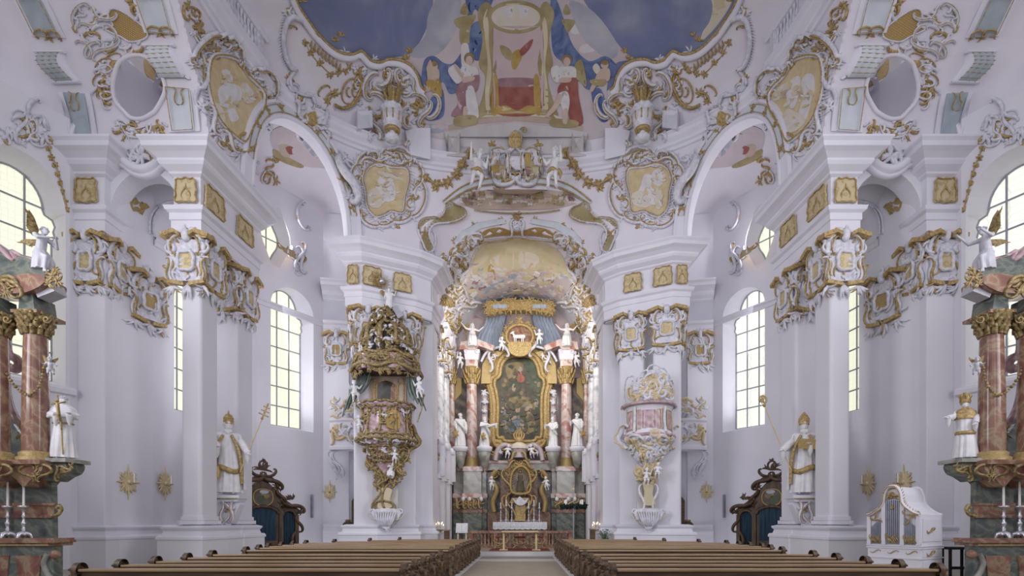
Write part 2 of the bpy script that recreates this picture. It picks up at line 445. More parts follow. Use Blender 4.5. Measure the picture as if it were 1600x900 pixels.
def rrect(x0, x1, y0, y1, r, n=4):
    out = []
    for cx, cy, a in ((x1 - r, y1 - r, 0), (x0 + r, y1 - r, PI / 2), (x0 + r, y0 + r, PI), (x1 - r, y0 + r, 1.5 * PI)):
        out += [(cx + r * cos(a + PI / 2 * i / n), cy + r * sin(a + PI / 2 * i / n)) for i in range(n + 1)]
    return out
def rot_rect(cx, cy, w, d, ang, r=.1):
    c, s_ = cos(ang), sin(ang)
    return [(cx + x * c - y * s_, cy + x * s_ + y * c) for x, y in rrect(-w / 2, w / 2, -d / 2, d / 2, r)]
OUT = [(-14.49, 18.3), (-14.0, 19.75), (-13.55, 23.2), (-12.75, 25.0), (-10.7, 28.1), (-9.25, 28.35), (-8.6, 29.0), (-7.0, 29.7), (-4.7, 29.8)]
def wallpanel(mb, A, B, z0, z1, holes=()):
    A = V(A); B = V(B); L = (B - A).length; u = (B - A) / L
    pts = [V((0, z0)), V((L, z0)), V((L, z1)), V((0, z1))]; ed = [(0, 1), (1, 2), (2, 3), (3, 0)]
    for h in holes:
        b = len(pts); pts += [V(p) for p in h]; ed += [(b + i, b + (i + 1) % len(h)) for i in range(len(h))]
    vo, eo, fo, *_ = delaunay_2d_cdt(pts, ed, [], 0, 1e-6)
    fs = []
    for f in fo:
        c = sum((vo[i] for i in f), V((0, 0))) / len(f)
        if not any(inpoly(c, h) for h in holes): fs.append(tuple(f))
    mb.add([(A.x + u.x * p.x, A.y + u.y * p.x, p.y) for p in vo], fs)
    return L, u
def warch(s0, s1, z0, zs, k=0.0, clover=False, top=None):
    """arched window outline in (along, z); clover adds the curled shoulders"""
    w = (s1 - s0) / 2; c = (s0 + s1) / 2; H = (top - zs) if top else w
    right = [(s1, z0), (s1, zs - .5)]
    if clover:
        right += [(s1 + .02, zs - .45), (s1 + .1, zs - .32), (s1 + .05, zs - .12), (s1 + .1, zs + .08), (s1 + .02, zs + .3), (s1 - .2, zs + .38), (s1 - .24, zs + .5)]
        aw = w - .24; zz = zs + .5; Hh = H - .3
    else:
        right += [(s1, zs - .3), (s1, zs - .2), (s1, zs - .12), (s1, zs - .08), (s1, zs - .04), (s1, zs - .02), (s1, zs)]
        aw = w; zz = zs; Hh = H
    arcp = [(c + aw * cos(a), zz + Hh * sin(a)) for a in [PI * i / 16 for i in range(1, 16)]]
    left = [(2 * c - x, z) for x, z in right][::-1]
    return right + arcp + left
WN = [0]
def window(A, B, hole, pane, depth, label, gm, bars, out):
    """reveal, glazing bars and glass of one window in the wall from A to B; out = +1 outside is left of A->B"""
    WN[0] += 1
    A = V(A); B = V(B); u = (B - A).normalized(); n = V((-u.y, u.x)) * out
    P = lambda s_, z, d: (A.x + u.x * s_ + n.x * d, A.y + u.y * s_ + n.y * d, z)
    r = MB('arch_white')
    r.grid([[P(x, z, 0) for x, z in hole], [P(x, z, depth) for x, z in pane]], False, closed=True, flip=out > 0)
    cs = sum(p[0] for p in pane) / len(pane)
    w = r.build('window_%d' % WN[0], kind='structure', label=label)
    g = MB(gm); g.slab(pane, lambda x, y, h: V(P(x, y, depth + .06 - h)), 0, .03)
    g.build('glass', w)
    b = MB('leadgrey'); zmin = min(p[1] for p in pane); zmax = max(p[1] for p in pane)
    def span(z):
        xs = []
        for p, q in zip(pane, pane[1:] + pane[:1]):
            if (p[1] > z) != (q[1] > z): xs.append(lerp(p[0], q[0], (z - p[1]) / (q[1] - p[1])))
        return (min(xs), max(xs)) if len(xs) > 1 else None
    def col(x):
        zs = []
        for p, q in zip(pane, pane[1:] + pane[:1]):
            if (p[0] > x) != (q[0] > x): zs.append(lerp(p[1], q[1], (x - p[0]) / (q[0] - p[0])))
        return (min(zs), max(zs)) if len(zs) > 1 else None
    nh, nv = bars
    for i in range(1, nh + 1):
        z = zmin + (zmax - zmin) * i / (nh + 1); sp = span(z)
        if sp: b.tube([P(sp[0], z, depth - .03), P(sp[1], z, depth - .03)], .034, 5)
    x0 = min(p[0] for p in pane) + .1; x1 = max(p[0] for p in pane) - .1
    for i in range(1, nv + 1):
        x = lerp(x0, x1, i / (nv + 1)); sp = col(x)
        if sp: b.tube([P(x, sp[0], depth - .03), P(x, sp[1], depth - .03)], .034, 5)
    b.tube([P(x, z, depth) for x, z in pane] + [P(*pane[0], depth)], .045, 5)
    b.build('glazing_bar', w)
    return w
def to_shell(mb):
    o = mb.copy()
    if MIR[0] < 0: o.v = [V((-p.x, p.y, p.z)) for p in o.v]; o.f = [f[::-1] for f in o.f]
    shell.join(o)
shell = MB()          # every large surface of the left half, for placing relief and panels on them
def half():
    S = SIDE()
    # ---- outer wall of the ambulatory with its windows
    W = MB('plaster')
    for i, (a, b) in enumerate(zip(OUT, OUT[1:])):
        holes = []
        if i == 1:
            hs = warch(1.0, 3.0, 6.2, 12.4); holes = [hs]; ps = warch(1.15, 2.85, 6.35, 12.2, clover=True)
        if i == 3:
            hs2 = warch(.72, 3.12, 6.45, 12.6, top=13.75); ps2 = warch(.72, 2.72, 6.62, 12.2, clover=True, top=13.5)
            hv = [(1.0 + .72 * cos(t) * (1 + .10 * cos(4 * t)), 16.05 + 1.5 * sin(t) * (1 + .06 * cos(4 * t))) for t in [2 * PI * k / 32 for k in range(32)]]
            pv = [(.80 + .56 * cos(t) * (1 + .14 * cos(4 * t)), 16.05 + 1.12 * sin(t) * (1 + .08 * cos(4 * t))) for t in [2 * PI * k / 32 for k in range(32)]]
            holes = [hs2, hv]
        wallpanel(W, a, b, 0, 18.6, holes)
    # diagonal transept wall with the tall window behind the side altar
    TA, TB = (-15.45, 17.75), (-17.7, 13.3)
    ht = warch(.12, 2.5, 6.3, 12.25, top=13.7); pt = warch(.12, 2.35, 6.6, 12.0, clover=True, top=13.35)
    hm = [(q[0], q[1]) for q in ht]
    wallpanel(W, TB, TA, 0, 15.6, [[((V(TA) - V(TB)).length - x, z) for x, z in hm]])
    wallpanel(W, (-15.45, 17.75), (-15.45, 18.4), 0, 15.2)
    wallpanel(W, (-17.7, 7), TB, 0, 15.6)
    # aisle vault: quarter barrel from the outer wall to the nave arches, and the low vault beside the front pier
    rows = []
    for i in range(9):
        t = PI / 2 * i / 8
        rows.append([(lerp(o[0], n_[0], 1 - cos(t)), lerp(o[1], n_[1], 1 - cos(t)), 18.3 + 1.9 * sin(t)) for o, n_ in
                     zip(crom(OUT[1:7], 4), crom([(-11.8, 18.6), (-11.2, 20.5), (-10.4, 22.4), (-9.4, 23.6), (-8.0, 24.8), (-6.0, 25.8)], 4))])
    W.mat('palepink'); W.grid(rows, True)
    W.mat('plaster')
    W.add([(-14.6, 18.9, 14.75), (-11.5, 18.9, 14.75), (-11.5, 20.4, 14.4), (-14.2, 20.4, 13.6)], [(0, 1, 2, 3)])
    to_shell(W)
    wl = W.build('wall_' + S, kind='structure', label='white plaster outer wall with tall arched windows on the %s side' % S)
    # entablature bands and plinth of the outer wall
    T = MB('plaster')
    T.mould(OUT[1:6], [(0, 12.3), (.05, 12.32), (.05, 12.5), (.12, 12.55), (.12, 12.62), (0, 12.66)])
    T.mould(OUT[4:6], ENT)
    T.mould(OUT[:3], PED); T.mould([(-10.62, 28.0), (-9.2, 28.26)], PED)
    T.mould([(-15.4, 17.9), (-16.9, 14.95)][::-1], [(.0, 6.0), (.12, 6.05), (.12, 6.2), (0, 6.3)])
    T.build('trim_%d' % (1 if MIR[0] > 0 else 2), kind='structure')
    window(OUT[1], OUT[2], hs, ps, .55, 'narrow strip of tall leaded window seen past the %s column pair' % S, 'leaded_glass', (7, 2), 1)
    window(OUT[3], OUT[4], hs2, ps2, .62, 'tall arched leaded window in the %s aisle wall' % S, 'leaded_glass' if S == 'left' else 'leaded_glass_pale', (6, 2), 1)
    window(OUT[3], OUT[4], hv, pv, .6, 'small curved oval window high in the %s aisle wall' % S, 'leaded_glass', (1, 1), 1)
    window(TA, TB, ht, pt, 1.0, 'large arched window behind the %s side altar' % S, 'leaded_glass' if S == 'left' else 'leaded_glass_pale', (6, 2), -1)
    # ---- nave wall between cornice and gallery ring
    Wn = MB('palepink'); rows = []; zs = [14.5 + .1 * i for i in range(53)]; st = .1; ns = int(NS[-1] / st)
    ss = [i * st for i in range(ns)] + [NS[-1]]
    for z in zs: rows.append([(*npt(s_), z) for s_ in ss])
    def keep(i, j):
        s_ = ss[j]; x, y = npt(s_); z = zs[i] + .05
        if y < covey(z) - .05: return False
        if abs(s_ + .05 - SM) < SH and z < archz(s_ + .05): return False
        if z < chz(x): return False
        return True
    Wn.grid(rows, True, keep)
    # cove of the transept with its oval opening
    OV = crom([(183, 118), (190, 100), (210, 90), (232, 95), (250, 118), (256, 142), (244, 168), (236, 176), (222, 183), (206, 182), (196, 172), (184, 158), (180, 138)], 5, True)
    Wc = MB('palepink'); rows = []; yz = crom(COVE, 24); xs = [-19 + .05 * i for i in range(165)]
    for y, z in yz: rows.append([(x, y, z) for x in xs])
    def keep2(i, j):
        x, y, z = rows[i][j]; q = (PX + (x - CAMX + .025) * FL / y, PY - (z - CAMZ + .02) * FL / y)
        return not inpoly(q, OV)
    Wc.grid(rows, True, keep2)
    # splayed soffit between nave arch and chancel arch
    a_ = [(-5.0 * cos(PI / 2 * i / 20), 15.0 + 3.67 * sin(PI / 2 * i / 20)) for i in range(21)]
    Ws = MB('palepink')
    ins = [(-4.25 * cos(PI / 2 * i / 20) if i else -4.25, 13.2 + 4.1 * sin(PI / 2 * i / 20)) for i in range(21)]
    def ycurve(x): return min((abs(p[0] - x), p[1]) for p in NP)[1]
    Ws.grid([[(x, ycurve(x) , z) for x, z in a_], [(lerp(a[0], b[0], .5), 26.7, lerp(a[1], b[1], .5) + .1) for a, b in zip(a_, ins)], [(x, 27.4, z) for x, z in ins]], True, flip=True)
    to_shell(Wn); to_shell(Wc); to_shell(Ws)
    Wn.join(Wc); Wn.join(Ws)
    # room behind the oval opening
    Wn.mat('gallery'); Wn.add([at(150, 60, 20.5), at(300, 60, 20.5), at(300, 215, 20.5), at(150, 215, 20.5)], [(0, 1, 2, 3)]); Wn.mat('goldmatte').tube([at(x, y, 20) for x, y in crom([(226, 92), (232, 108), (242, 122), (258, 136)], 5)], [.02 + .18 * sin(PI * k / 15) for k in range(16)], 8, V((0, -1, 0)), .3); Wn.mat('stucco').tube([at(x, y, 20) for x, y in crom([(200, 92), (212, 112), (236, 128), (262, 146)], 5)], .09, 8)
    Wn.build('wall_upper_' + S, kind='structure', label='pale upper nave wall above the %s cornice' % S)
    # ---- ring moulding and stucco dome zone
    ss2 = [NS[s_at(-10.8, 15)] + .25 * i for i in range(int((NS[-1] - NS[s_at(-10.8, 15)]) / .25) + 1)]
    ring = [npt(q) for q in ss2] + [(0, 26.25)]
    R = MB('arch_white')
    R.mould(ring, [(0, 19.3), (.1, 19.32), (.12, 19.45), (.22, 19.5), (.24, 19.62), (.4, 19.75), (.42, 19.9), (.5, 19.95), (.5, 20.02), (.1, 20.05), (-.2, 20.05)], smooth=False)
    to_shell(R); R.build('trim_%d' % (3 if MIR[0] > 0 else 4), kind='structure', label='white moulded gallery ring above the %s arches' % S)
DOME = [(20.0, 1.0), (20.6, .992), (21.2, .965), (21.8, .92), (22.3, .865), (22.7, .80), (23.2, .70), (23.7, .56), (24.1, .40), (24.4, .2), (24.5, .02)]
def dome(stop=None):
    D = MB('palepink'); pr = crom(DOME, 6)
    pl = [p for p in NP[::3]] + [NP[-1]]
    full = pl + [(-x, y) for x, y in pl[::-1][1:]]
    rows = [[(x * r, 13.5 + (y - 13.5) * r, z) for x, y in full] for z, r in pr]
    D.grid(rows, True, flip=True)
    return D
def chancel():
    B = MB('plaster'); R = 4.25; zs = 13.2
    B.mat('arch_white')
    rows = []
    for k in range(25):
        a = PI * k / 24
        rows.append([(-R * cos(a), y, zs + 4.1 * sin(a)) for y in (27.4, 29, 31, 33, 35, 36.4)])
    B.grid(rows, True)
    shell.join(B)
    o = B.build('ceiling_chancel', kind='structure', label='white stuccoed barrel vault over the high altar')
    E = MB('bluedrape'); E.add([(-4.6, 36.4, 0), (4.6, 36.4, 0), (4.6, 36.4, 17.6), (-4.6, 36.4, 17.6)], [(0, 1, 2, 3)])
    shell.join(E); E.build('wall_end', kind='structure', label='end wall behind the high altar')
    F_ = MB('limestone')
    F_.box(-30, 30, -8, 21.3, -.3, 0); F_.mat('stoneedge').box(-30, 30, 21.3, 22.6, -.3, .004); F_.mat('floorgreen').box(-30, 30, 22.6, 24.6, -.3, 0)
    F_.build('floor', kind='structure', label='beige stone floor of the nave aisle')
    F2 = MB('limestone'); F2.box(-5, 5, 24.6, 36.4, 0, .22); F2.mat('stoneedge').box(-5, 5, 24.5, 24.62, 0, .2)
    F2.build('floor_chancel', kind='structure', label='raised stone floor of the chancel')
half(); MIR[0] = -1; half(); MIR[0] = 1
_d = dome(); shell.join(_d); ceil = _d.build('ceiling', kind='structure', label='curved nave ceiling around the painted sky')
chancel()
SHELL[0] = BVHTree.FromPolygons([p[:] for p in shell.v], shell.f)
# ---------------------------------------------------------------- ornament kits on a mapped surface
def rocaille(wh, gd, mp, poly, n, smin, smax, w, gold=.35, seed=1, leaf=.3):
    """fill an outline with C and S scrolls, leaves and gilt touches, mirrored about nothing"""
    rg = random.Random(seed); xs = [p[0] for p in poly]; ys = [p[1] for p in poly]; k = 0; tries = 0
    while k < n and tries < n * 30:
        tries += 1
        x, y = rg.uniform(min(xs), max(xs)), rg.uniform(min(ys), max(ys)); a = rg.uniform(0, 2 * PI); L = rg.uniform(smin, smax)
        q = (x + L * cos(a), y + L * sin(a))
        if not (inpoly((x, y), poly) and inpoly(q, poly)): continue
        k += 1; mb = gd if rg.random() < gold else wh; r = rg.random()
        if r < leaf: mb.leafy((x, y), L * .6, mp, rg.randint(5, 8), a, a + rg.uniform(2, 5), w * 1.5, .6, rg)
        else:
            pts = scroll((x, y), q, rg.choice('CS'), rg.choice((-1, 1)), rg.uniform(3, 6), 18)
            mb.stroke(pts, w * rg.uniform(1.1, 1.8), mp, w * 1.9, taper='mid', lift=.45)
            if mb is wh and rg.random() < .75: gd.stroke([(p[0] + w * .6 * cos(a + 1.6), p[1] + w * .6 * sin(a + 1.6)) for p in pts[3:-3]], w * .5, mp, lift=1.6)
def fringe(mb, pts, ln, w, mp, step=1, side=1, bend=.6):
    n = len(pts)
    for i in range(0, n - 1, step):
        a = pts[i]; b = pts[i + 1]; d = math.hypot(b[0] - a[0], b[1] - a[1]) or 1; tx, ty = (b[0] - a[0]) / d, (b[1] - a[1]) / d
        nx, ny = -ty * side, tx * side
        q = [(a[0] + nx * ln * t + tx * ln * bend * t * t, a[1] + ny * ln * t + ty * ln * bend * t * t) for t in (0, .35, .7, 1)]
        mb.stroke(q, w, mp, taper='end', n=4, lift=.35)
def capital(parent, o, u, w, h, seed=1, small=False):
    """white and gilt rococo capital on one face of a shaft; o = middle of its lower edge"""
    rg = random.Random(seed); mp = frame(o, u, (0, 0, 1)); wh = MB('stucco'); gd = MB('gold'); W = w / 2
    n_ = V(u).normalized().cross(V((0, 0, 1)))
    wh.slab([(-W * .62, h * .08), (W * .62, h * .08), (W * .8, h * .62), (W * .95, h * .9), (-W * .95, h * .9), (-W * .8, h * .62)], mp, 0, .1)
    for s in (-1, 1):
        gd.slab([(s * W * .22, h * .93), (s * W * .45, h * .99), (s * W * 1.08, h * .90), (s * W * 1.12, h * .98), (s * W * .5, h * 1.07), (s * W * .22, h * 1.0)][::s], mp, 0, .30)
        for r_, q, m_ in ((.22, 1, wh), (.13, 1.25, gd)):
            m_.stroke(spiral((s * W * .72, h * .73), h * r_ * .62, PI / 2, 1.5, 20, -s), h * .075 * (1 if m_ is wh else .6), mp, h * .09, lift=1.0 * q)
        wh.stroke(scroll((s * W * .95, h * .55), (s * W * .55, h * .12), 'S', s, 4), h * .09, mp, h * .1, lift=.6)
        gd.stroke(scroll((s * W * .8, h * .5), (s * W * .5, h * .2), 'S', s, 4), h * .045, mp, lift=1.6)
        gd.stroke(scroll((s * W * 1.0, h * .52), (s * W * .62, h * .10), 'S', s, 4), h * .04, mp, lift=3); gd.leafy((s * W * .55, h * .32), h * .13, mp, 6, 0, 2 * PI, h * .045, .6, rg); gd.leafy((s * W * .9, h * .6), h * .1, mp, 5, 0, 2 * PI, h * .04, .6, rg); gd.stroke(scroll((s * W * .2, h * .9), (s * W * .46, h * .64), 'C', -s, 4), h * .035, mp, lift=4)
        wh.stroke(scroll((s * W * .18, h * .95), (s * W * .5, h * .6), 'C', -s, 4), h * .08, mp, h * .1, lift=.8)
        gd.slab([(s * W * .12, h * .05), (s * W * .8, h * .10), (s * W * .85, h * .03), (s * W * .12, -h * .02)][::s], mp, 0, .17)
        wh.leafy((s * W * .7, h * .0), h * .26, mp, 5, -PI / 2 - 1.0, -PI / 2 + 1.0, h * .08, .5, rg)
        gd.leafy((s * W * .62, -h * .04), h * .16, mp, 3, -PI / 2 - .7, -PI / 2 + .7, h * .05, .5, rg)
        for k in range(9):
            a = (s * W * rg.uniform(.1, .9), h * rg.uniform(.08, .9)); b = (a[0] + rg.uniform(-.3, .3) * W, a[1] + rg.uniform(-.25, .25) * h)
            (wh if k % 3 else gd).stroke(scroll(a, b, rg.choice('CS'), rg.choice((-1, 1)), 4, 14), h * (.055 if k % 3 else .035), mp, lift=1.4 if k % 3 else 2.4)
    # gilt cartouche in a white frame with a mask above and a leaf below
    cart = [(W * .40 * cos(t) * (1 - .12 * cos(4 * t) + .06 * sin(7 * t)), h * .46 + h * .2 * sin(t) * (1 - .12 * cos(4 * t) + .05 * cos(5 * t))) for t in [2 * PI * k / 20 for k in range(20)]]
    gd.mat('damask' if not small else 'goldmatte').slab(cart, mp, .1, .15); gd.mat('gold')
    wh.stroke(cart + cart[:1], h * .06, mp, h * .08, taper='none', lift=1.6)
    fringe(wh, cart + cart[:2], h * .1, h * .05, mp, 2, -1)
    wh.ball(mp(0, h * .97, .16), (W * .2, .14, h * .13)); wh.leafy((0, h * 1.02), h * .22, mp, 7, .3, PI - .3, h * .075, .5, rg)
    gd.leafy((0, h * 1.08), h * .12, mp, 3, .6, PI - .6, h * .04, .4, rg)
    wh.leafy((0, h * .02), h * .3, mp, 5, -PI + .6, -.6, h * .09, .5, rg)
    gd.leafy((0, h * .2), h * .14, mp, 5, -PI, 0, h * .05, .4, rg)
    c = wh.build('capital', parent); gd.build('gilding', c, 'gilded scrolls and cartouche')
    return c
def gilt_panel(parent, o, u, w, h, seed=1):
    rg = random.Random(seed); mp = frame(o, u, (0, 0, 1)); p = MB('damask')
    out = []
    for k in range(28):
        t = 2 * PI * k / 28; c_, s_ = cos(t), sin(t); q = max(abs(c_), abs(s_))
        r = (1 + .05 * cos(8 * t) + .03 * cos(5 * t + seed)) / q
        out.append((w / 2 * c_ * r * (1 - .08 * s_), h / 2 * s_ * r))
    p.slab(out, mp, 0, .05); p.mat('gold').stroke(out + out[:1], .05, mp, taper='none', lift=1.6)
    for s in (-1, 1): p.stroke(scroll((s * w * .1, h * .3), (s * w * .1, -h * .3), 'S', s, 4), .05, mp, lift=1.4)
    return p.build('gilt_panel', parent)
def piers():
    S = SIDE()
    # front pier against the transept wall
    t = thing('nave_pier', 'front %s white pier beside the large side altar window' % S, 'pier', (-15.0, 19, 0))
    MBp = MB('plaster'); path = [(-15.59, 19.4), (-15.59, 18.05), (-14.49, 18.05), (-14.4, 19.5)]
    MBp.mould(path, PED); MBp.build('pedestal', t)
    s_ = MB('plaster'); s_.prism([(-15.59, 18.05), (-14.49, 18.05), (-14.4, 19.5), (-15.59, 19.5)], 1.5, 13.8); s_.build('shaft', t, bevel=.03)
    e = MB('arch_white'); e.mould([(-15.59, 19.4), (-15.59, 18.0), (-14.45, 18.0), (-14.45, 19.0)], ENT); e.build('entablature', t)
    capital(t, (-15.04, 18.03, 9.95), (1, 0, 0), 1.25, 1.75, 3); capital(t, (-14.46, 18.65, 9.95), (.06, 1, 0), 1.15, 1.75, 4)
    gilt_panel(t, (-15.05, 17.98, 13.25), (1, 0, 0), .72, .82, 2)
    # arch between the front pier and the column pair
    a = thing('pier_arch', 'white round arch between the two %s piers with a curled keystone' % S, 'arch', (-13.2, 18.5, 12))
    m = MB('plaster'); cx, r, z0 = -13.22, 1.22, 12.7
    outl = [(-14.5, 12.6), (cx - r, 12.6)] + [(cx + r * cos(q), z0 + 1.45 * sin(q)) for q in [PI - PI * i / 20 for i in range(21)]] + [(cx + r, 12.6), (-11.9, 12.6), (-11.9, 14.65), (-14.5, 14.65)]
    m.slab(outl, frame((0, 18.25, 0), (1, 0, 0), (0, 0, 1)), -.7, 0); m.build('arch_wall', a)
    m = MB('arch_white'); mp = frame((0, 18.2, 0), (1, 0, 0), (0, 0, 1))
    pth = [(-14.6, 14.5), (-14.0, 14.5), (-13.6, 14.2), (-13.22, 14.08), (-12.8, 14.2), (-12.4, 14.5), (-11.8, 14.5)]
    for dz, w_ in ((0, .30), (-.2, .16), (.17, .14)): m.stroke([(x, z + dz) for x, z in crom(pth, 6)], w_, mp, w_ * 1.6, taper='none', n=8)
    m.build('moulding', a)
    m = MB('stucco'); g = MB('gold'); mp = frame((-13.22, 18.1, 14.3), (1, 0, 0), (0, 0, 1))
    m.leafy((0, .25), .55, mp, 9, 0, 2 * PI, .16); m.stroke(scroll((-.45, .5), (.35, -.1), 'S', 1), .13, mp, .2); m.stroke(scroll((.45, .6), (-.1, -.2), 'C', 1), .12, mp, .2)
    g.leafy((.1, .3), .4, mp, 5, 0, 2 * PI, .08); g.stroke(scroll((.5, .6), (.2, -.1), 'S', 1), .06, mp, lift=2)
    k = m.build('keystone', a); g.build('gilding', k, 'gilded leaves')
    # pair of columns
    t = thing('column_pair', 'pair of white columns on the %s carrying a stepped cornice above a bishop statue' % S, 'pier', (-11.5, 20, 0))
    p = MB('plaster')
    p.mould([(-12.3, 21.2), (-12.2, 18.1), (-11.05, 17.95), (-10.98, 19.0), (-11.02, 20.15), (-10.98, 20.2), (-10.98, 21.4), (-12.1, 21.5)], PED); p.prism([(-12.2, 18.1), (-11.05, 17.95), (-10.98, 21.4), (-12.2, 21.4)], 0, 1.5); p.build('pedestal', t)
    for i, (x0, x1, y0, y1) in enumerate(((-11.76, -11.05, 17.98, 19.0), (-11.95, -11.02, 20.2, 21.4))):
        q = MB('plaster'); q.prism(rrect(x0, x1, y0, y1, .12), 1.5, 11.8)
        for z, o_ in ((1.55, .12), (1.7, .06)): q.prism(rrect(x0 - o_, x1 + o_, y0 - o_, y1 + o_, .16), z, z + .14)
        q.build('shaft', t)
        capital(t, ((x0 + x1) / 2 - .05, y0 - .05, 9.9), (1, 0, 0), 1.5, 1.75, 11 + i); capital(t, (x1 + .05, (y0 + y1) / 2, 9.9), (0, 1, 0), 1.45, 1.75, 15 + i)
    e = MB('arch_white'); e.prism([(-11.95, 18.1), (-11.2, 18.1), (-11.0, 21.3), (-11.8, 21.9)], 11.72, 14.6)
    e.mould([(-12.1, 20.2), (-12.02, 18.0), (-11.08, 18.0), (-10.88, 21.45), (-11.9, 22.0)], ENT); e.build('entablature', t)
    gilt_panel(t, (-11.55, 17.97, 13.25), (1, 0, 0), .72, .82, 5)
    for i, q in enumerate((.09, .62)): gilt_panel(t, (lerp(-11.08, -10.88, q + .1) + .04, lerp(18, 21.45, q + .1), 13.25), (.06, 1, 0), 1.0, .85, 6 + i)
    # capital of the outer wall beside the slit window, and of the aisle pilaster
    for nm, o, u, w_, h_, lb in (('pilaster_capital', (-14.06, 19.55, 9.2), (.35, 1, 0), 1.5, 1.8, 'white and gilt capital on the %s outer wall beside the narrow window' % S),
                                 ('pilaster_capital', (-9.95, 28.12, 10.25), (1, .12, 0), 1.35, 1.7, 'white and gilt capital on the %s aisle pilaster beside the tall window' % S)):
        r_ = thing(nm, lb, 'capital', (o[0], o[1], o[2] - .2)); capital(r_, o, u, w_, h_, 21 + len(lb), True)
    q = MB('plaster'); q.box(-10.62, -9.3, 28.1, 28.5, 1.5, 12.3); q.build('trim_%d' % (5 if MIR[0] > 0 else 6), kind='structure', label='flat aisle pilaster on the %s' % S)
    # chancel pier
    t = thing('chancel_pier', 'double chancel pier on the %s carrying the %s' % (S, 'gilded pulpit' if S == 'left' else 'rose curtained oratory box'), 'pier', (-6.4, 25, 0))
    p = MB('plaster'); cp = [(-8.0, 26.0), (-8.0, 24.1), (-6.6, 24.1), (-5.9, 24.6), (-5.0, 25.0), (-5.0, 26.2), (-4.35, 26.2), (-4.3, 27.6)]
    p.mould(cp, PED); p.prism([(-8, 26), (-8, 24.1), (-6.6, 24.1), (-5.9, 24.6), (-5.0, 25.0), (-5, 26.4), (-6, 26.6)], 0, 1.5); p.build('pedestal', t)
    for i, (c, w_) in enumerate((((-7.25, 24.85), 1.3), ((-5.72, 25.6), 1.2))):
        q = MB('plaster'); pl = rot_rect(c[0], c[1], w_, 1.2, .28, .14); q.prism(pl, 1.5, 11.8); q.build('shaft', t)
        u = (cos(.28), sin(.28), 0); o = V((c[0], c[1], 9.95)) + V((sin(.28), -cos(.28), 0)) * .64
        capital(t, o, u, w_ * 1.25, 1.75, 31 + i)
        o = V((c[0], c[1], 9.95)) + V((cos(.28), sin(.28), 0)) * -(w_ / 2 + .04) * (1 if i == 0 else -1)
        capital(t, o, (sin(.28) * (1 if i == 0 else -1), -cos(.28) * (1 if i == 0 else -1), 0), 1.2, 1.75, 35 + i)
    q = MB('plaster'); q.box(-5.2, -4.35, 26.2, 27.6, 1.5, 14); q.box(-7.6, -4.6, 26.6, 26.9, 6.9, 12); q.build('respond', t)
    q = MB('plaster'); q.prism([(-7.95, 26.3), (-7.95, 24.25), (-7.3, 24.2), (-5.1, 25.35), (-4.45, 25.95), (-4.4, 27.4), (-6, 27.5)], 11.72, 14.6)
    q.mat('arch_white').mould([(-7.9, 26.2), (-8.05, 24.15), (-7.3, 24.08), (-5.05, 25.22), (-4.4, 25.85), (-4.28, 27.6)], ENT); q.build('entablature', t)
    d = V((2.25, 1.14, 0)).normalized()
    for i, q in enumerate((.12, 1.55)): gilt_panel(t, V((-7.3, 24.1, 13.25)) + d * (q + .3) + V((.04, -.06, 0)), d, .85, .85, 41 + i)
    gilt_panel(t, (-7.72, 24.06, 13.25), (1, -.06, 0), .5, .85, 47)
    # archivolt band of the side arch
    t = thing('arch_band', 'pale blue and gilt curved arch band above the %s aisle opening' % S, 'arch band', (-9.4, 22.4, 15))
    N_ = 40; cr = [(SM + SH * cos(PI - PI * i / N_) * 1.0, 15.0 + 4.25 * sin(PI * i / N_)) for i in range(N_ + 1)]
    def P(s1, z1, d): q = npt(s1); n = nnor(s1); return V((q[0] + n.x * d, q[1] + n.y * d, z1))
    def off(k, w_):
        a = PI * k / N_; return (SM + (SH + w_) * -cos(a), 15.0 + (4.25 + w_) * sin(a))
    b = MB('arch_white')
    prof = [(-.14, -.5), (-.14, .10), (-.08, .16), (.0, .16), (.05, .12), (.38, .12), (.43, .16), (.52, .16), (.58, .02)]
    b.grid([[P(*off(k, w_), d_) for k in range(N_ + 1)] for w_, d_ in prof], False)
    b.build('band', t)
    b = MB('paleblue'); b.grid([[P(*off(k, w_), .135) for k in range(3, N_ - 2)] for w_ in (.08, .35)], False); b.build('panel', t)
    g = MB('gold'); smp = lambda x, y, h: P(x, y, .14 + h)
    for k in range(4, N_ - 3, 4): g.leafy(off(k, .21), .22, smp, 6, 0, 2 * PI, .07)
    for w_ in (.08, .35): g.stroke([off(k, w_) for k in range(3, N_ - 2)], .03, smp, taper='none', lift=.5)
    g.build('gilt_leaf', t)
    k = MB('stucco'); g = MB('gold')
    for kk in (int(N_ * .80),):
        c = off(kk, .2); k.stroke(scroll((c[0] - .1, c[1] + .8), (c[0] + .3, c[1] - .9), 'S', 1, 6), .45, smp, .5, lift=.8)
        k.leafy((c[0], c[1] + .9), .5, smp, 9, 0, 2 * PI, .2); k.leafy((c[0] + .25, c[1] - .8), .4, smp, 7, 0, 2 * PI, .16); g.leafy((c[0] + .1, c[1]), .5, smp, 9, 0, 2 * PI, .1); g.leafy((c[0], c[1] + .9), .4, smp, 6, 0, 2 * PI, .08)
    q = k.build('console', t); g.build('gilding', q, 'gilded leaves')
piers(); MIR[0] = -1; piers(); MIR[0] = 1
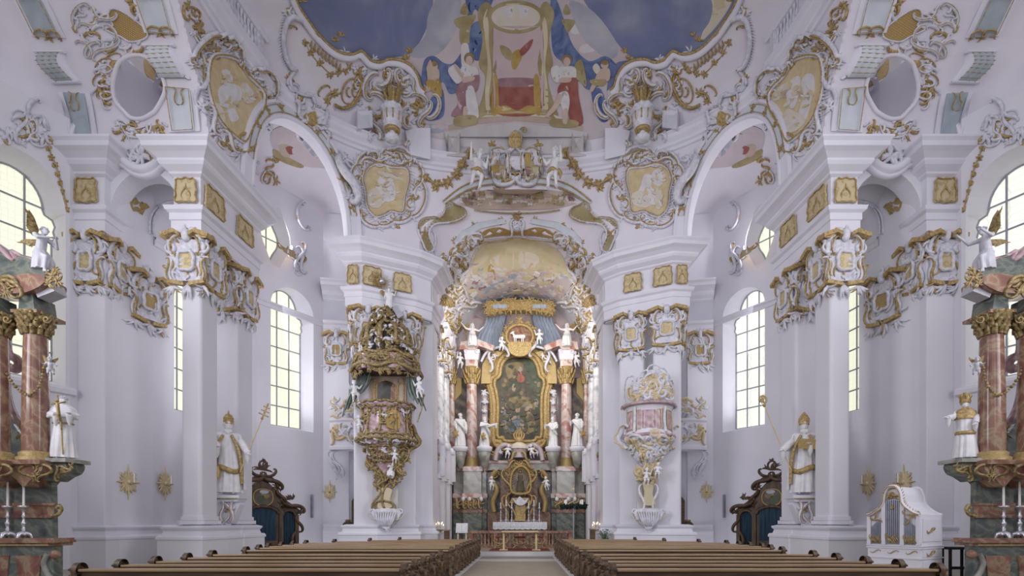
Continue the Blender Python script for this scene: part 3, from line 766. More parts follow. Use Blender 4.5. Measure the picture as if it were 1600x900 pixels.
# ---------------------------------------------------------------- stucco, gilding and frescoes on the vault
def q4(a, b, t): return (lerp(a[0], b[0], t), lerp(a[1], b[1], t))
def mirx(pts, ax=808.0): return [(2 * ax - x, y) for x, y in pts][::-1]
def cartouche(name, label, outline, seed, relief, fr=5.0, pan='goldpale'):
    mp = pxmap(); c = crom(outline, 5, True); cx = sum(p[0] for p in c) / len(c); cy = sum(p[1] for p in c) / len(c)
    b = mp(cx, cy, 0); t = thing(name, label, 'stucco cartouche', b, None)
    p = MB(pan); p.slab(c, mp, 0, 1.2, inner=8); p.build('painted_panel', t)
    rl = MB('paint_white')
    for k, o in enumerate(relief): rl.mat(('paint_white', 'paint_cream2', 'paint_stone', 'paint_ochre')[o[0]]).slab(crom(o[1], 4, True), mp, 1, 1.6 + .25 * k)
    rg = random.Random(seed + 50 * (MIR[0] < 0)); R0 = min(max(p[0] for p in c) - cx, max(p[1] for p in c) - cy)
    for k in range(46):
        o = rg.choice(relief)[1]; x0 = sum(p[0] for p in o) / len(o) + rg.gauss(0, R0 * .16); y0 = sum(p[1] for p in o) / len(o) + rg.gauss(0, R0 * .2); L = rg.uniform(.05, .16) * R0; b_ = rg.uniform(.25, .55) * L; a = rg.uniform(0, PI)
        e = [(x0 + L * cos(q) * cos(a) - b_ * sin(q) * sin(a), y0 + L * cos(q) * sin(a) + b_ * sin(q) * cos(a)) for q in [2 * PI * i / 9 for i in range(9)]]
        if all(inpoly(q, c) for q in e): rl.mat(rg.choice(['paint_white', 'paint_white', 'paint_cream2', 'goldpale', 'paint_cream', 'paint_stone'])).slab(e, mp, 1, 2.5 + .02 * k)
    rl.build('painted_figures', t)
    w = MB('stucco'); g = MB('gold'); rg = random.Random(seed)
    cl = c + c[:2]; ar = sum(c[i][0] * c[(i + 1) % len(c)][1] - c[(i + 1) % len(c)][0] * c[i][1] for i in range(len(c))); sd = -1 if ar > 0 else 1
    w.stroke(cl, fr, mp, fr * .9, taper='none', n=6, lift=.5); g.stroke(cl, fr * .42, mp, taper='none', n=5, lift=2.2)
    fringe(w, cl, fr * 2.0, fr * .6, mp, 1, sd, .7); fringe(g, cl, fr * .9, fr * .32, mp, 2, -sd, .8)
    big = [q4((cx, cy), p, 1.26) for p in c]
    n = len(big); st = max(4, n // 9)
    for i in range(0, n, st):
        a, b2 = big[i], big[(i + st) % n]; kd = rg.choice('CCS')
        w.stroke(scroll(a, b2, kd, -sd, 5), fr * 1.05, mp, fr, lift=.6); g.stroke(scroll(q4((cx, cy), a, .96), q4((cx, cy), b2, .96), kd, -sd, 5), fr * .4, mp, lift=2.5)
        if rg.random() < .8: w.leafy(q4((cx, cy), a, 1.08), fr * 3.0, mp, 6, 0, 2 * PI, fr * .8, .6, rg)
        if rg.random() < .6: g.leafy(q4((cx, cy), a, 1.05), fr * 1.9, mp, 4, 0, 2 * PI, fr * .5, .6, rg)
    q = w.build('stucco_frame', t); g.build('gilding', q, 'gilded edge and leaves')
    return t
def rib(label, up, vol, low, m):
    mp = pxmap(); t = thing('vault_rib', label, 'vault rib', mp(*low[0], 0))
    def ext(poly, k): cx = sum(p[0] for p in poly) / 4; return [(x + (k if x > cx else -k), y) for x, y in poly]
    for po in (up, low):
        w = MB('arch_white'); w.slab(ext(po, 8), mp, 0, 3, inner=4); w.build('rib_band', t); p = MB(m); p.slab(po, mp, 3, 4, inner=4); p.build('tinted_panel', t)
    g = MB('gold')
    for poly in (up, low): g.stroke(poly + poly[:1], 1.5, mp, taper='none', lift=5.6)
    (a, b) = up[3], up[2]; g.stroke(scroll(a, q4(a, b, .5), 'C', 1, 4), 3, mp, lift=3); g.stroke(scroll(q4(a, b, .5), b, 'C', 1, 4), 3, mp, lift=3)
    g.leafy(q4(a, b, .5), 11, mp, 7, 0, 2 * PI, 3); g.leafy(a, 6, mp, 5, 0, 2 * PI, 2); g.leafy(b, 6, mp, 5, 0, 2 * PI, 2)
    a, b = low[0], low[1]; m_ = q4(a, b, .5); bot = q4(low[3], low[2], .5)
    for s in (-1, 1): g.stroke(scroll(q4(a, b, .5 - .28 * s), q4(m_, bot, .35), 'S', s, 4), 2.2, mp, lift=3.4)
    for k in range(5): g.leafy(q4(m_, bot, .08 + .1 * k), 5.5 - .6 * k, mp, 5, 0, 2 * PI, 1.8)
    g.build('gilt_border', t)
    v = MB('stucco'); lw = [p[0] for p in vol]; rw = [p[1] for p in vol]
    L = crom(lw, 5); R = crom(rw, 5); n = len(L)
    hgt = lambda i: 3 + 11 * sin(PI * i / (n - 1)) ** .8
    v.mat('arch_white'); v.grid([[mp(*q4(L[i], R[i], -.14 + 1.28 * k / 8), (0 if k in (0, 8) else hgt(i))) for k in range(9)] for i in range(n)], True)
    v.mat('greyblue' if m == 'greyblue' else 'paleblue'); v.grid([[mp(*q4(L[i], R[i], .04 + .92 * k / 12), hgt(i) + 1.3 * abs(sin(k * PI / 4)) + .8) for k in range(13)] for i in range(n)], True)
    v.mat('goldmatte')
    for i in range(1, n - 1, 2): v.stroke([q4(L[i], R[i], k / 8) + () for k in range(9)], 1.0, lambda x, y, h, hh=hgt(i): mp(x, y, h + hh + 1.4), taper='none')
    v.mat('arch_white')
    for e in (0, -1): v.stroke([q4(L[e], R[e], -.2), q4(L[e], R[e], 1.2)], 4.5, mp, 9, taper='none', lift=.8)
    v.mat('gold'); v.stroke([q4(L[-1], R[-1], -.2 + .14 * k) for k in range(11)], 3, mp, 5, taper=lambda t_: .7 + .3 * cos(30 * t_), lift=2)
    v.build('ribbed_volute', t)
def garland(label, pts, r, group=None, seed=0):
    mp = pxmap(); t = thing('gilt_garland', label, 'garland', mp(*pts[-1], 0), group); g = MB('gold'); rg = random.Random(seed)
    g.stroke(crom(pts, 5), r * .3, mp, taper='none', lift=1.5)
    for p in pts:
        g.leafy(p, r, mp, 10, 0, 2 * PI, r * .48, .6, rg); g.ball(mp(p[0], p[1], r * .4), r * .38 * mp(p[0], p[1], 0).y / FL, 7, 5)
    g.build('flower_chain', t)
def stucco(name, label, cat, polys, n, seed, w=2.6, gold=.4, lat=(), extra=None, sm=(9, 22)):
    mp = pxmap(); p = polys[0][0]; t = thing(name, label, cat, mp(*p, 0)); wh = MB('stucco'); g = MB('gold')
    for k, po in enumerate(polys): rocaille(wh, g, mp, po, n[k] if hasattr(n, '__len__') else n, sm[0], sm[1], w, gold, seed + k)
    for l in lat:
        b = MB('lattice'); c = crom(l, 4, True); b.slab(c, mp, 0, 1.2, inner=6); b.build('gilt_lattice', t)
        wh.stroke(c + c[:1], 2.4, mp, taper='none', lift=.8); fringe(g, c + c[:1], 4, 1.4, mp, 3, 1)
    if extra: extra(wh, g, mp)
    o = wh.build('stucco_scrolls', t)
    if g.f: g.build('gilding', o, 'gilded scrolls')
    return t
BIGC = [(327, 92), (347, 86), (372, 96), (386, 119), (403, 136), (411, 152), (406, 175), (396, 190), (387, 206), (379, 221), (366, 214), (350, 200), (338, 185), (328, 160), (322, 130)]
ARC_C = [(574, 264), (590, 257), (612, 262), (635, 265), (639, 285), (633, 310), (629, 333), (611, 331), (600, 336), (586, 339), (574, 325), (571, 300), (567, 281)]
def vault_left():
    S = SIDE(); L = S == 'left'; O = 'right' if L else 'left'
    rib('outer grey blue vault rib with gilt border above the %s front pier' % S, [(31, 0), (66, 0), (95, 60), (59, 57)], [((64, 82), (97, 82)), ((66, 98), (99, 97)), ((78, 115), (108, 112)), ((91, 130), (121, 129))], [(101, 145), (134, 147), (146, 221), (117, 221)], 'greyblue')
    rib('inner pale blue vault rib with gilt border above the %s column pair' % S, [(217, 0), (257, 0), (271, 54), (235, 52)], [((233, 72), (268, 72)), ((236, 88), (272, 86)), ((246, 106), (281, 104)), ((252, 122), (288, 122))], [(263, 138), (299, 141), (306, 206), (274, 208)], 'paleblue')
    if L: rel = [(0, [(345, 110), (352, 125), (362, 128), (358, 112)]), (0, [(340, 140), (352, 130), (372, 135), (378, 150), (366, 168), (372, 185), (360, 190), (352, 170), (342, 160)]), (1, [(330, 160), (345, 168), (350, 190), (340, 186)]), (1, [(376, 130), (392, 140), (396, 158), (380, 160)])]
    else: rel = [(0, [(340, 118), (352, 116), (360, 130), (356, 150), (364, 178), (352, 186), (344, 160), (338, 140)]), (0, [(362, 120), (376, 126), (384, 150), (374, 170), (364, 150)]), (1, [(380, 128), (402, 142), (404, 158), (388, 150)]), (1, [(352, 188), (380, 170), (390, 190), (376, 208)])]
    cartouche('large_cartouche', 'large stucco cartouche with pale painted cherubs above the %s column pair cornice' % S, BIGC, 3, rel, 6.5)
    if L: rel = [(1, [(592, 268), (625, 278), (626, 282), (594, 273)]), (0, [(592, 278), (598, 280), (606, 290), (604, 312), (592, 320), (586, 300)]), (0, [(606, 280), (614, 284), (618, 310), (604, 316), (606, 296)]), (1, [(576, 300), (590, 296), (596, 322), (582, 326), (574, 316)])]
    else: rel = [(0, [(580, 268), (594, 266), (600, 280), (590, 292), (580, 284)]), (0, [(598, 276), (610, 274), (616, 290), (622, 312), (600, 322), (594, 306), (600, 292)]), (1, [(614, 300), (630, 305), (626, 322), (604, 324)]), (1, [(583, 300), (592, 296), (594, 320), (586, 328)])]
    cartouche('arch_cartouche', 'golden cartouche with %s in the wall %s of the chancel arch' % ('figures lifting a cross' if L else 'a seated figure', S), ARC_C, 5, rel, 5.0)
    def around(wh, g, mp):
        o = crom([(183, 118), (190, 100), (210, 90), (232, 95), (250, 118), (256, 142), (244, 168), (236, 176), (222, 183), (206, 182), (196, 172), (184, 158), (180, 138)], 5, True)
        o = [q4((218, 138), p, 1.07) for p in o]
        wh.mat('palepink').stroke(o + o[:1], 6, mp, 5, taper='none', n=7, lift=.3); wh.mat('stucco')
        for i, (x, y) in enumerate(((180, 100), (166, 108), (162, 130), (168, 150))):
            c = arc((x, y), 9, 0, 2 * PI, 14, 6); wh.stroke(c, 3.5, mp, lift=.8); g.slab(c, mp, 0, 1)
            g.stroke(scroll((x - 12, y + 4), (x + 8, y - 10), 'C', 1, 4), 2, mp, lift=1)
        for p, q, k in (((124, 40), (138, 12), 'C'), ((138, 12), (160, 25), 'S'), ((126, 42), (150, 35), 'S'), ((150, 40), (180, 22), 'S'), ((165, 45), (178, 62), 'C'), ((120, 70), (138, 88), 'C'), ((140, 90), (155, 72), 'C'), ((150, 95), (182, 60), 'S')):
            wh.stroke(scroll(p, q, k, 1, 5), 5, mp, lift=.6); g.stroke(scroll(p, q, k, 1, 5), 1.8, mp, lift=2.6)
    stucco('oval_opening_surround', 'scrolled stucco and gilt lattice around the %s oval gallery opening' % S, 'stucco ornament',
           [[(118, 8), (165, 2), (178, 40), (186, 78), (150, 92), (116, 62)], [(150, 95), (180, 92), (178, 160), (168, 178), (145, 150)], [(172, 186), (265, 186), (262, 214), (180, 222)], [(185, 70), (226, 66), (224, 84), (190, 90)], [(196, 0), (216, 0), (226, 40), (206, 30)]],
           [26, 16, 26, 8, 8], 11, 2.6, .35, [[(176, 14), (198, 22), (228, 46), (229, 60), (206, 66), (190, 58), (166, 46), (178, 40), (170, 28)], [(192, 196), (214, 202), (236, 196), (232, 210), (214, 216), (200, 212)]], around)
    def tr(wh, g, mp):
        for dx, w_ in ((0, 3), (5, 2), (-6, 2.5)): wh.mat('pink').stroke(crom([(2 + dx, 30), (20 + dx, 78), (36 + dx, 130), (54 + dx, 168), (74 + dx * .3, 176)], 6), w_, mp, 3, taper='none')
        wh.mat('stucco'); wh.stroke(scroll((48, 176), (60, 160), 'C', 1, 6), 6, mp, lift=.6)
        for p, q in (((20, 190), (36, 176)), ((36, 180), (30, 215)), ((60, 182), (76, 200)), ((64, 210), (78, 222)), ((42, 222), (58, 216)), ((14, 205), (30, 222))): wh.stroke(scroll(p, q, 'S', 1, 5), 5, mp, lift=.6)
    stucco('window_crest_stucco', 'stucco crest with gilt leaves above the %s transept window' % S, 'stucco ornament', [[(14, 178), (48, 172), (78, 196), (78, 228), (28, 236), (4, 222)], [(2, 205), (28, 195), (34, 232), (6, 238)]], [26, 12], 23, 2.6, .3, [[(44, 190), (54, 190), (56, 206), (42, 210)]], tr)
    garland('gilt leaf chain hanging down beside the %s transept window arch' % S, [(76, 232), (80, 246), (86, 258), (90, 272), (94, 286), (97, 300), (101, 314), (104, 328)], 6, None, 1)
    stucco('corner_garland', 'gilded flower garland and scroll climbing the corner %s of the dome' % S, 'garland', [[(286, 0), (304, 8), (330, 70), (336, 86), (318, 82), (300, 50)]], 10, 31, 3.0, .8, (), lambda wh, g, mp: ([g.leafy(p, 9, mp, 8, 0, 2 * PI, 3.4) for p in ((292, 8), (300, 24), (308, 40), (316, 54), (318, 70))], g.stroke(spiral((324, 68), 13, 0, 1.5), 4, mp, lift=1), g.stroke(crom([(308, 60), (312, 85), (316, 110), (318, 135)], 5), 3, mp, lift=1)))
    # stucco between gallery ring and fresco
    def scallop(wh, g, mp):
        for pts, w_, ga in (([(472, 30), (457, 24), (446, 34), (441, 60), (444, 85), (452, 103), (461, 108)], 8, 1), ([(461, 110), (453, 122), (456, 140), (472, 149), (490, 150)], 5, 0), ([(522, 164), (535, 169), (550, 162), (562, 142), (564, 120), (556, 106)], 5, 2), ([(476, 32), (484, 44), (496, 54)], 6, 1), ([(548, 104), (562, 112), (566, 132)], 4, 0)):
            c = crom(pts, 6); (g if ga == 2 else wh).stroke(c, w_, mp, w_, taper='none', lift=.5)
            if ga: g.stroke([(x + 2.4, y + 1) for x, y in c], 2, mp, taper='none', lift=2.6)
            if ga: fringe(wh, c, 8, 3, mp, 1, 1)
        for i in range(9):
            t = i / 8; x, y = lerp(487, 532, t), lerp(68, 104, t); g.stroke([(x, y - 5), (x - 2, y + 3), (x, y + 10 - 5 * abs(t - .5))], 4, mp, lift=.7)
        for p in ((477, 66), (486, 82), (500, 98), (516, 116), (528, 114), (540, 110), (546, 104)): g.leafy(p, 7.5, mp, 8, 0, 2 * PI, 3)
        g.stroke(crom([(477, 66), (486, 84), (500, 100), (520, 116), (546, 106)], 5), 2, mp)
        for p, q in (((545, 160), (556, 128)), ((548, 150), (546, 138)), ((556, 150), (560, 134)), ((500, 150), (514, 138)), ((512, 160), (524, 148)), ((446, 60), (454, 44)), ((446, 52), (462, 46))): g.stroke(scroll(p, q, 'C', 1, 4), 2.8, mp, lift=.9)
        g.leafy((522, 146), 11, mp, 8, 0, 2 * PI, 3.6); g.leafy((512, 158), 9, mp, 7, 0, 2 * PI, 3)
    stucco('dome_scroll_panel', 'bulging white scroll panel with gilt tassels at the %s rim of the ceiling painting' % S, 'stucco ornament', [[(450, 112), (472, 150), (480, 168), (462, 160)], [(548, 100), (576, 100), (572, 160), (560, 164)], [(442, 5), (466, 12), (462, 24), (444, 30)]], [8, 14, 8], 41, 3, .3, (), scallop)
    def shellc(wh, g, mp):
        for k in range(15):
            a = -PI * .1 + 1.2 * PI * k / 14; wh.stroke([(486 + 9 * cos(a), 190 + 9 * sin(a)), (486 + 21 * cos(a), 190 + 20 * sin(a))], 5, mp, 4, taper='none', lift=.7)
        c = [(486 + 12 * cos(t) * (1 + .12 * cos(5 * t)), 188 + 13 * sin(t) * (1 + .1 * cos(5 * t))) for t in [2 * PI * k / 24 for k in range(24)]]
        g.slab(c, mp, 0, 4, bulge=2)
        for p, q in (((500, 165), (478, 150)), ((505, 172), (512, 196)), ((470, 178), (462, 160)), ((508, 205), (516, 226)), ((455, 200), (474, 214))): (wh.stroke(scroll(p, q, 'S', 1, 5), 6, mp, lift=.7), g.stroke(scroll(p, q, 'S', 1, 5), 2, mp, lift=2.6))
        g.leafy((466, 206), 12, mp, 9, 0, 2 * PI, 3); g.leafy((514, 214), 8, mp, 6, 0, 2 * PI, 2.6)
    stucco('shell_cartouche', 'white shell with a gilt heart over the %s side arch' % S, 'stucco ornament', [[(470, 150), (505, 160), (515, 185), (500, 215), (470, 205), (462, 175)]], 8, 43, 2.6, .3, (), shellc)
    def volutes(wh, g, mp):
        for p, q, k, f in (((644, 150), (662, 160), 'C', 1), ((668, 158), (660, 195), 'S', 1), ((640, 170), (640, 196), 'C', -1), ((676, 150), (668, 178), 'C', 1), ((585, 180), (590, 214), 'S', -1), ((640, 204), (632, 222), 'C', 1), ((590, 118), (580, 150), 'C', -1), ((640, 118), (654, 140), 'S', 1), ((604, 108), (592, 128), 'C', 1), ((625, 108), (634, 128), 'C', -1), ((580, 150), (598, 165), 'C', 1)):
            wh.stroke(scroll(p, q, k, f, 5.5), 8, mp, 8, lift=.6); g.stroke(scroll(p, q, k, f, 5.5), 2.6, mp, lift=3)
        g.stroke(arc((621, 125), 7, 0, 2 * PI, 18), 2.4, mp, taper='none', lift=1.5); g.stroke([(619, 132), (619, 142)], 4, mp, lift=1)
        for p in ((588, 112), (606, 104), (626, 100), (640, 112), (648, 128), (586, 140), (596, 150), (650, 160)): g.leafy(p, 6, mp, 5, 0, 2 * PI, 2.4)
        wh.mat('arch_white').slab([(556, 174), (580, 172), (581, 204), (557, 206)], mp, 0, 10); wh.mat('paleblue').slab([(561, 181), (575, 180), (575, 198), (562, 199)], mp, 10, 11)
        wh.mat('arch_white').slab([(632, 206), (650, 200), (672, 200), (672, 246), (640, 246)], mp, 0, 9)
    stucco('rim_scrollwork', 'cluster of white volutes and gilt leaves below the painting rim, %s of the throne' % S, 'stucco ornament', [[(574, 108), (600, 104), (642, 108), (656, 142), (640, 166), (600, 160), (576, 140)], [(560, 168), (600, 165), (602, 216), (566, 210)], [(626, 160), (674, 152), (668, 196), (632, 198)]], [34, 14, 16], 47, 3, .4, (), volutes)
    stucco('stucco_field', 'white scrolls and gilt leaves around the large cartouche on the %s' % S, 'stucco ornament', [[(318, 84), (345, 76), (352, 86), (328, 96), (322, 150), (312, 150)], [(352, 78), (400, 112), (428, 150), (422, 200), (400, 212), (404, 170), (410, 150), (384, 112), (356, 90)], [(328, 165), (340, 195), (366, 220), (396, 206), (398, 232), (352, 236), (322, 210)]], [22, 40, 34], 71, 2.6, .35, (), None, (8, 18))
    stucco('stucco_field', 'white and gilt scrolls around the golden cartouche, %s of the chancel arch' % S, 'stucco ornament', [[(560, 240), (640, 238), (650, 262), (612, 256), (574, 258), (558, 262)], [(556, 262), (572, 268), (564, 320), (574, 336), (562, 344), (552, 300)], [(640, 270), (668, 280), (650, 330), (632, 344), (636, 310)], [(572, 340), (632, 338), (628, 356), (580, 358)]], [30, 16, 22, 18], 81, 2.4, .3, (), None, (7, 16))
    # rim of the fresco
    rim = [(455, -20), (466, 7), (480, 28), (496, 50), (517, 71), (535, 81), (552, 82), (564, 77), (572, 84), (580, 92), (594, 95), (607, 90), (625, 91), (642, 100), (652, 115), (657, 132), (664, 139)]
    mp = pxmap(); t = thing('fresco_rim', 'curved gilt and white moulded rim on the %s of the ceiling painting' % S, 'rim moulding', mp(560, 80, 0))
    m = MB('arch_white'); c = crom(rim, 4); m.stroke([(x - 3, y + 7) for x, y in c], 9, mp, 7, taper='none', n=8, lift=.4); m.stroke([(x - 1, y + 3) for x, y in c], 4, mp, 5, taper='none', n=6, lift=.8); m.build('moulding', t)
    m = MB('gold'); m.stroke(c, 3.6, mp, 5, taper='none', n=6, lift=1.2)
    for p in ((524, 64), (532, 56), (635, 92), (640, 82), (472, 2)): m.leafy(p, 10, mp, 6, -2.8, -.4, 3.2)
    m.build('gilt_edge', t)
    m = MB('stucco'); m.leafy((538, 82), 12, mp, 7, 0, 2 * PI, 4); m.leafy((585, 92), 10, mp, 7, 0, 2 * PI, 3.6); m.stroke(spiral((590, 100), 6, 0), 3, mp); m.build('stucco_leaf', t)
    # vase with gilt flames, standing on the gallery ring
    b, n_ = hit(613, 216); b = at(613, 218, b.y - 1.25); u = b.y / FL * 1.25
    t = thing('gilt_flame_vase', 'white fluted vase with gilt agave leaves on the ring, %s of the throne painting' % S, 'vase', b)
    v = MB('stucco'); pf = [(4, -2), (9, 0), (9, 3), (4, 6), (3.5, 9), (9, 14), (12, 22), (13, 30), (11, 33), (14, 36), (14, 38), (10, 39)]
    v.lathe([(r * u, z * u) for r, z in pf], b, 20, wob=lambda a, i: 1 + .06 * cos(10 * a)); v.build('vase_body', t)
    v = MB('gold'); v.lathe([(8.5 * u, 9 * u), (10 * u, 12 * u), (7 * u, 13 * u)], b, 14)
    for k in range(10):
        a = 2 * PI * k / 10; v.cap(b + V((11.6 * u * cos(a), 11.6 * u * sin(a), 20 * u)), b + V((13 * u * cos(a), 13 * u * sin(a), 29 * u)), .9 * u, 1.2 * u, 6)
    v.build('gilt_fluting', t)
    v = MB('gold'); rg = random.Random(5)
    for k in range(16):
        a = 2 * PI * k / 16; h = rg.uniform(20, 33); r = rg.uniform(5, 14)
        v.tube([b + V((q[0] * cos(a), q[0] * sin(a), q[1])) * u for q in ((2, 37), (r * .5, 37 + h * .5), (r * .7, 37 + h * .8), (r * 1.1, 37 + h))], [2.6 * u, 2.6 * u, 1.8 * u, .3 * u], 5)
    v.build('gilt_leaves', t)
    # balustrade of the side gallery
    t = thing('gallery_balustrade', 'white balustrade of the gallery high on the %s' % S, 'balustrade', (-10.2, 18, 20))
    pth = [npt(NS[s_at(-10.8, 15)] + .2 * i) for i in range(30)]
    def inn(i, d): a = pth[max(0, i - 1)]; c_ = pth[min(len(pth) - 1, i + 1)]; q = V((c_[1] - a[1], a[0] - c_[0])).normalized(); return (pth[i][0] + q.x * d, pth[i][1] + q.y * d)
    r_ = MB('arch_white'); r_.mould([inn(i, .3) for i in range(len(pth))], [(-.16, 20.02), (.16, 20.02), (.18, 20.2), (.1, 20.26), (-.1, 20.26)]); r_.build('plinth', t)
    r_ = MB('arch_white'); r_.mould([inn(i, .3) for i in range(len(pth))], [(-.12, 21.02), (-.2, 21.1), (-.2, 21.22), (.2, 21.22), (.2, 21.1), (.12, 21.02), (-.12, 21.02)]); r_.build('handrail', t)
    for i in range(1, 28):
        x, y = inn(i, .3); bl = MB('stucco')
        if i % 9 == 0: bl.box(x - .14, x + .14, y - .14, y + .14, 20.2, 21.05)
        elif i % 1 == 0: bl.lathe([(.07, 20.24), (.05, 20.32), (.1, 20.5), (.085, 20.62), (.045, 20.8), (.06, 20.92), (.07, 21.04)], (x, y, 0), 10)
        bl.build('baluster', t)
    # aisle vault painting and curls seen through the side arch
    def curl(wh, g, mp):
        for p, q in (((462, 388), (478, 424)), ((470, 380), (466, 420)), ((440, 382), (462, 392))): wh.stroke(scroll(p, q, 'S', 1, 5), 5, mp, lift=.7)
        g.slab([(438, 382), (446, 388), (458, 392), (466, 412), (460, 404), (444, 394)], mp, 0, 2); g.leafy((472, 404), 10, mp, 6, 0, 2 * PI, 3); wh.stroke(spiral((466, 424), 8, 0, 1.5), 3, mp)
        wh.stroke(scroll((478, 318), (484, 354), 'C', -1, 4), 5, mp, lift=.7); g.stroke(scroll((474, 322), (480, 352), 'C', -1, 4), 2.4, mp, lift=1.4)
        wh.mat('pink').stroke(crom([(392, 300), (412, 306), (432, 322), (444, 352)], 5), 6, mp, taper='none'); wh.mat('stucco')
    stucco('aisle_stucco', 'stucco curls with gilding on the %s aisle wall beside the small oval window' % S, 'stucco ornament', [[(436, 378), (470, 380), (482, 420), (462, 430), (440, 396)], [(402, 246), (432, 252), (436, 290), (406, 286)]], [8, 12], 53, 2.2, .5, (), curl)
    mp = pxmap(); p = MB('cloud_grey')
    for m_, po in (('cloud_pink', [(424, 205), (452, 196), (486, 210), (512, 236), (520, 262), (500, 262), (470, 258), (444, 244), (426, 232)]), ('paint_ochre', [(428, 232), (452, 246), (474, 258), (468, 262), (444, 254), (428, 244)]), ('paint_stone', [(436, 228), (446, 224), (456, 234), (452, 244), (440, 242)]), ('paint_red', [(446, 230), (456, 228), (462, 238), (452, 240)]), ('cloud_grey', [(470, 212), (494, 222), (508, 244), (488, 242)])):
        p.mat(m_).slab(crom(po, 4, True), mp, 0, .4 + .2 * len(p.ms), inner=5)
    p.build('aisle_fresco', None, 'small fresco with a landscape and figure on the %s aisle vault' % S, 'fresco')
    def aa(wh, g, mp):
        g.mat('goldmatte').slab([(202, 312), (212, 309), (216, 316), (228, 318), (233, 324), (226, 328), (222, 336), (216, 330), (208, 330), (204, 322)], mp, 0, 1.5)
        for dx in (0, 5): wh.stroke(crom([(233 + dx, 366), (234 + dx, 342), (242 + dx, 326), (256 + dx, 316), (274 + dx, 312)], 6), 3, mp, taper='none', lift=.6)
    stucco('aisle_arch_stucco', 'small gilt patch and arch moulding seen through the %s pier arch' % S, 'stucco ornament', [[(204, 308), (232, 312), (226, 336), (206, 334)]], 5, 61, 2, .6, (), aa, (6, 12))
    # chancel vault stucco beside its fresco, painted curls of the splayed arch
    def cv(wh, g, mp):
        for a, b in (((690, 396), (706, 412)), ((706, 412), (730, 402)), ((700, 418), (716, 440)), ((728, 408), (722, 438)), ((690, 430), (706, 452)), ((716, 446), (736, 462)), ((700, 470), (690, 500)), ((742, 470), (716, 486)), ((760, 466), (736, 476))):
            wh.stroke(scroll(a, b, 'S', 1, 5), 6, mp, lift=.6); g.stroke(scroll(a, b, 'S', 1, 5), 2.2, mp, lift=2.4)
    stucco('vault_scrollwork', 'dense white and gilt scrollwork on the chancel vault, %s of its fresco' % S, 'stucco ornament', [[(684, 402), (712, 386), (738, 402), (724, 436), (744, 468), (728, 490), (706, 516), (692, 520), (688, 470)], [(690, 505), (728, 488), (724, 512), (706, 548), (694, 560), (690, 530)], [(704, 396), (722, 372), (748, 360), (756, 376), (738, 398), (718, 408)]], [110, 36, 34], 59, 2.5, .5, (), cv, (8, 18))
    cu = [(653, 360), (660, 344), (684, 340), (694, 330), (702, 319), (722, 323), (727, 336), (708, 346), (678, 350), (668, 366), (676, 388), (664, 392)]
    t = thing('painted_curl', 'grey and gilt scroll curl on the splayed arch, %s side' % S, 'stucco ornament', mp(670, 360, 0))
    c = MB('paint_ochre'); cc = crom(cu, 4, True); c.slab(cc, mp, 0, 1, inner=4); c.build('panel', t)
    c = MB('stucco'); c.stroke(cc + cc[:1], 3, mp, taper='none', lift=1); fringe(c, cc + cc[:1], 6, 2.2, mp, 1, 1); c.stroke(scroll((668, 362), (690, 398), 'S', 1, 5), 5, mp); b2 = c.build('stucco_edge', t)
    c = MB('gold'); c.stroke(cc[:30], 1.8, mp, taper='none', lift=2.6); c.leafy((664, 364), 10, mp, 8, 0, 2 * PI, 3); c.leafy((690, 344), 8, mp, 7, 0, 2 * PI, 2.6); c.build('gilding', b2)
    bn = [(708, 377), (720, 362), (747, 347), (787, 341), (791, 348), (752, 356), (728, 370), (713, 383)]
    t = thing('arch_ribbon', 'pale blue ribbon band with gilt leaf clusters on the %s of the chancel arch crown' % S, 'arch ribbon', mp(740, 352, 0))
    c = MB('paleblue'); c.slab(bn, mp, 0, 2.5, inner=6); c.build('ribbon', t)
    c = MB('gold'); c.stroke(bn + bn[:1], 1.6, mp, taper='none', lift=3.4)
    for p in ((712, 376), (742, 352), (784, 345), (726, 364)): c.leafy(p, 8, mp, 8, 0, 2 * PI, 3, .6)
    c.build('gilding', t)
    gl = [(733, 238), (722, 256), (714, 272), (700, 286), (682, 290), (664, 280)]
    garland('gilt rose garland swinging from the coat of arms to the %s' % S, gl, 11, None, 9)
vault_left(); MIR[0] = -1; vault_left(); MIR[0] = 1
# ---- centre pieces
mp = pxmap()
t = thing('arch_crown_band', 'painted relief band with a gilt leaf ribbon over the chancel arch crown', 'arch ribbon', mp(808, 300, 0))
c = MB('paint_stone'); po = [(700, 314), (728, 301), (760, 297), (808, 296), (856, 297), (888, 301), (918, 315), (890, 321), (870, 326), (808, 328), (742, 326), (722, 320)]
c.slab(po, mp, 0, 1, inner=14)
rg = random.Random(4)
for k in range(90):
    x = rg.uniform(722, 894); y = rg.uniform(302, 320); a = rg.uniform(2.5, 7); b_ = rg.uniform(1.2, 3.4)
    c.mat(rg.choice(['paint_ochre', 'paint_skin', 'paint_wine', 'paint_hair', 'paint_cream2', 'paint_stone', 'paint_white', 'paint_ochre'])).slab([(x + a * cos(q), y + b_ * sin(q) + 1.5 * sin(3 * q)) for q in [2 * PI * i / 10 for i in range(10)]], mp, 1, 1.6 + k * .012)
c.build('painted_scene', t)
c = MB('paleblue'); c.slab(crom([(692, 317), (723, 294), (757, 283), (808, 279), (859, 283), (893, 294), (924, 317)], 4) + crom([(920, 321), (888, 301), (856, 292), (808, 289), (760, 292), (728, 301), (696, 321)], 4), mp, 0, 3); c.build('ribbon', t)
c = MB('gold')
for po in ([(692, 317), (723, 294), (757, 283), (808, 279), (859, 283), (893, 294), (924, 317)], [(696, 321), (728, 301), (760, 292), (808, 289), (856, 292), (888, 301), (920, 321)], [(740, 327), (775, 331), (808, 332), (842, 331), (876, 327)]): c.stroke(crom(po, 5), 2, mp, taper='none', lift=2.4)
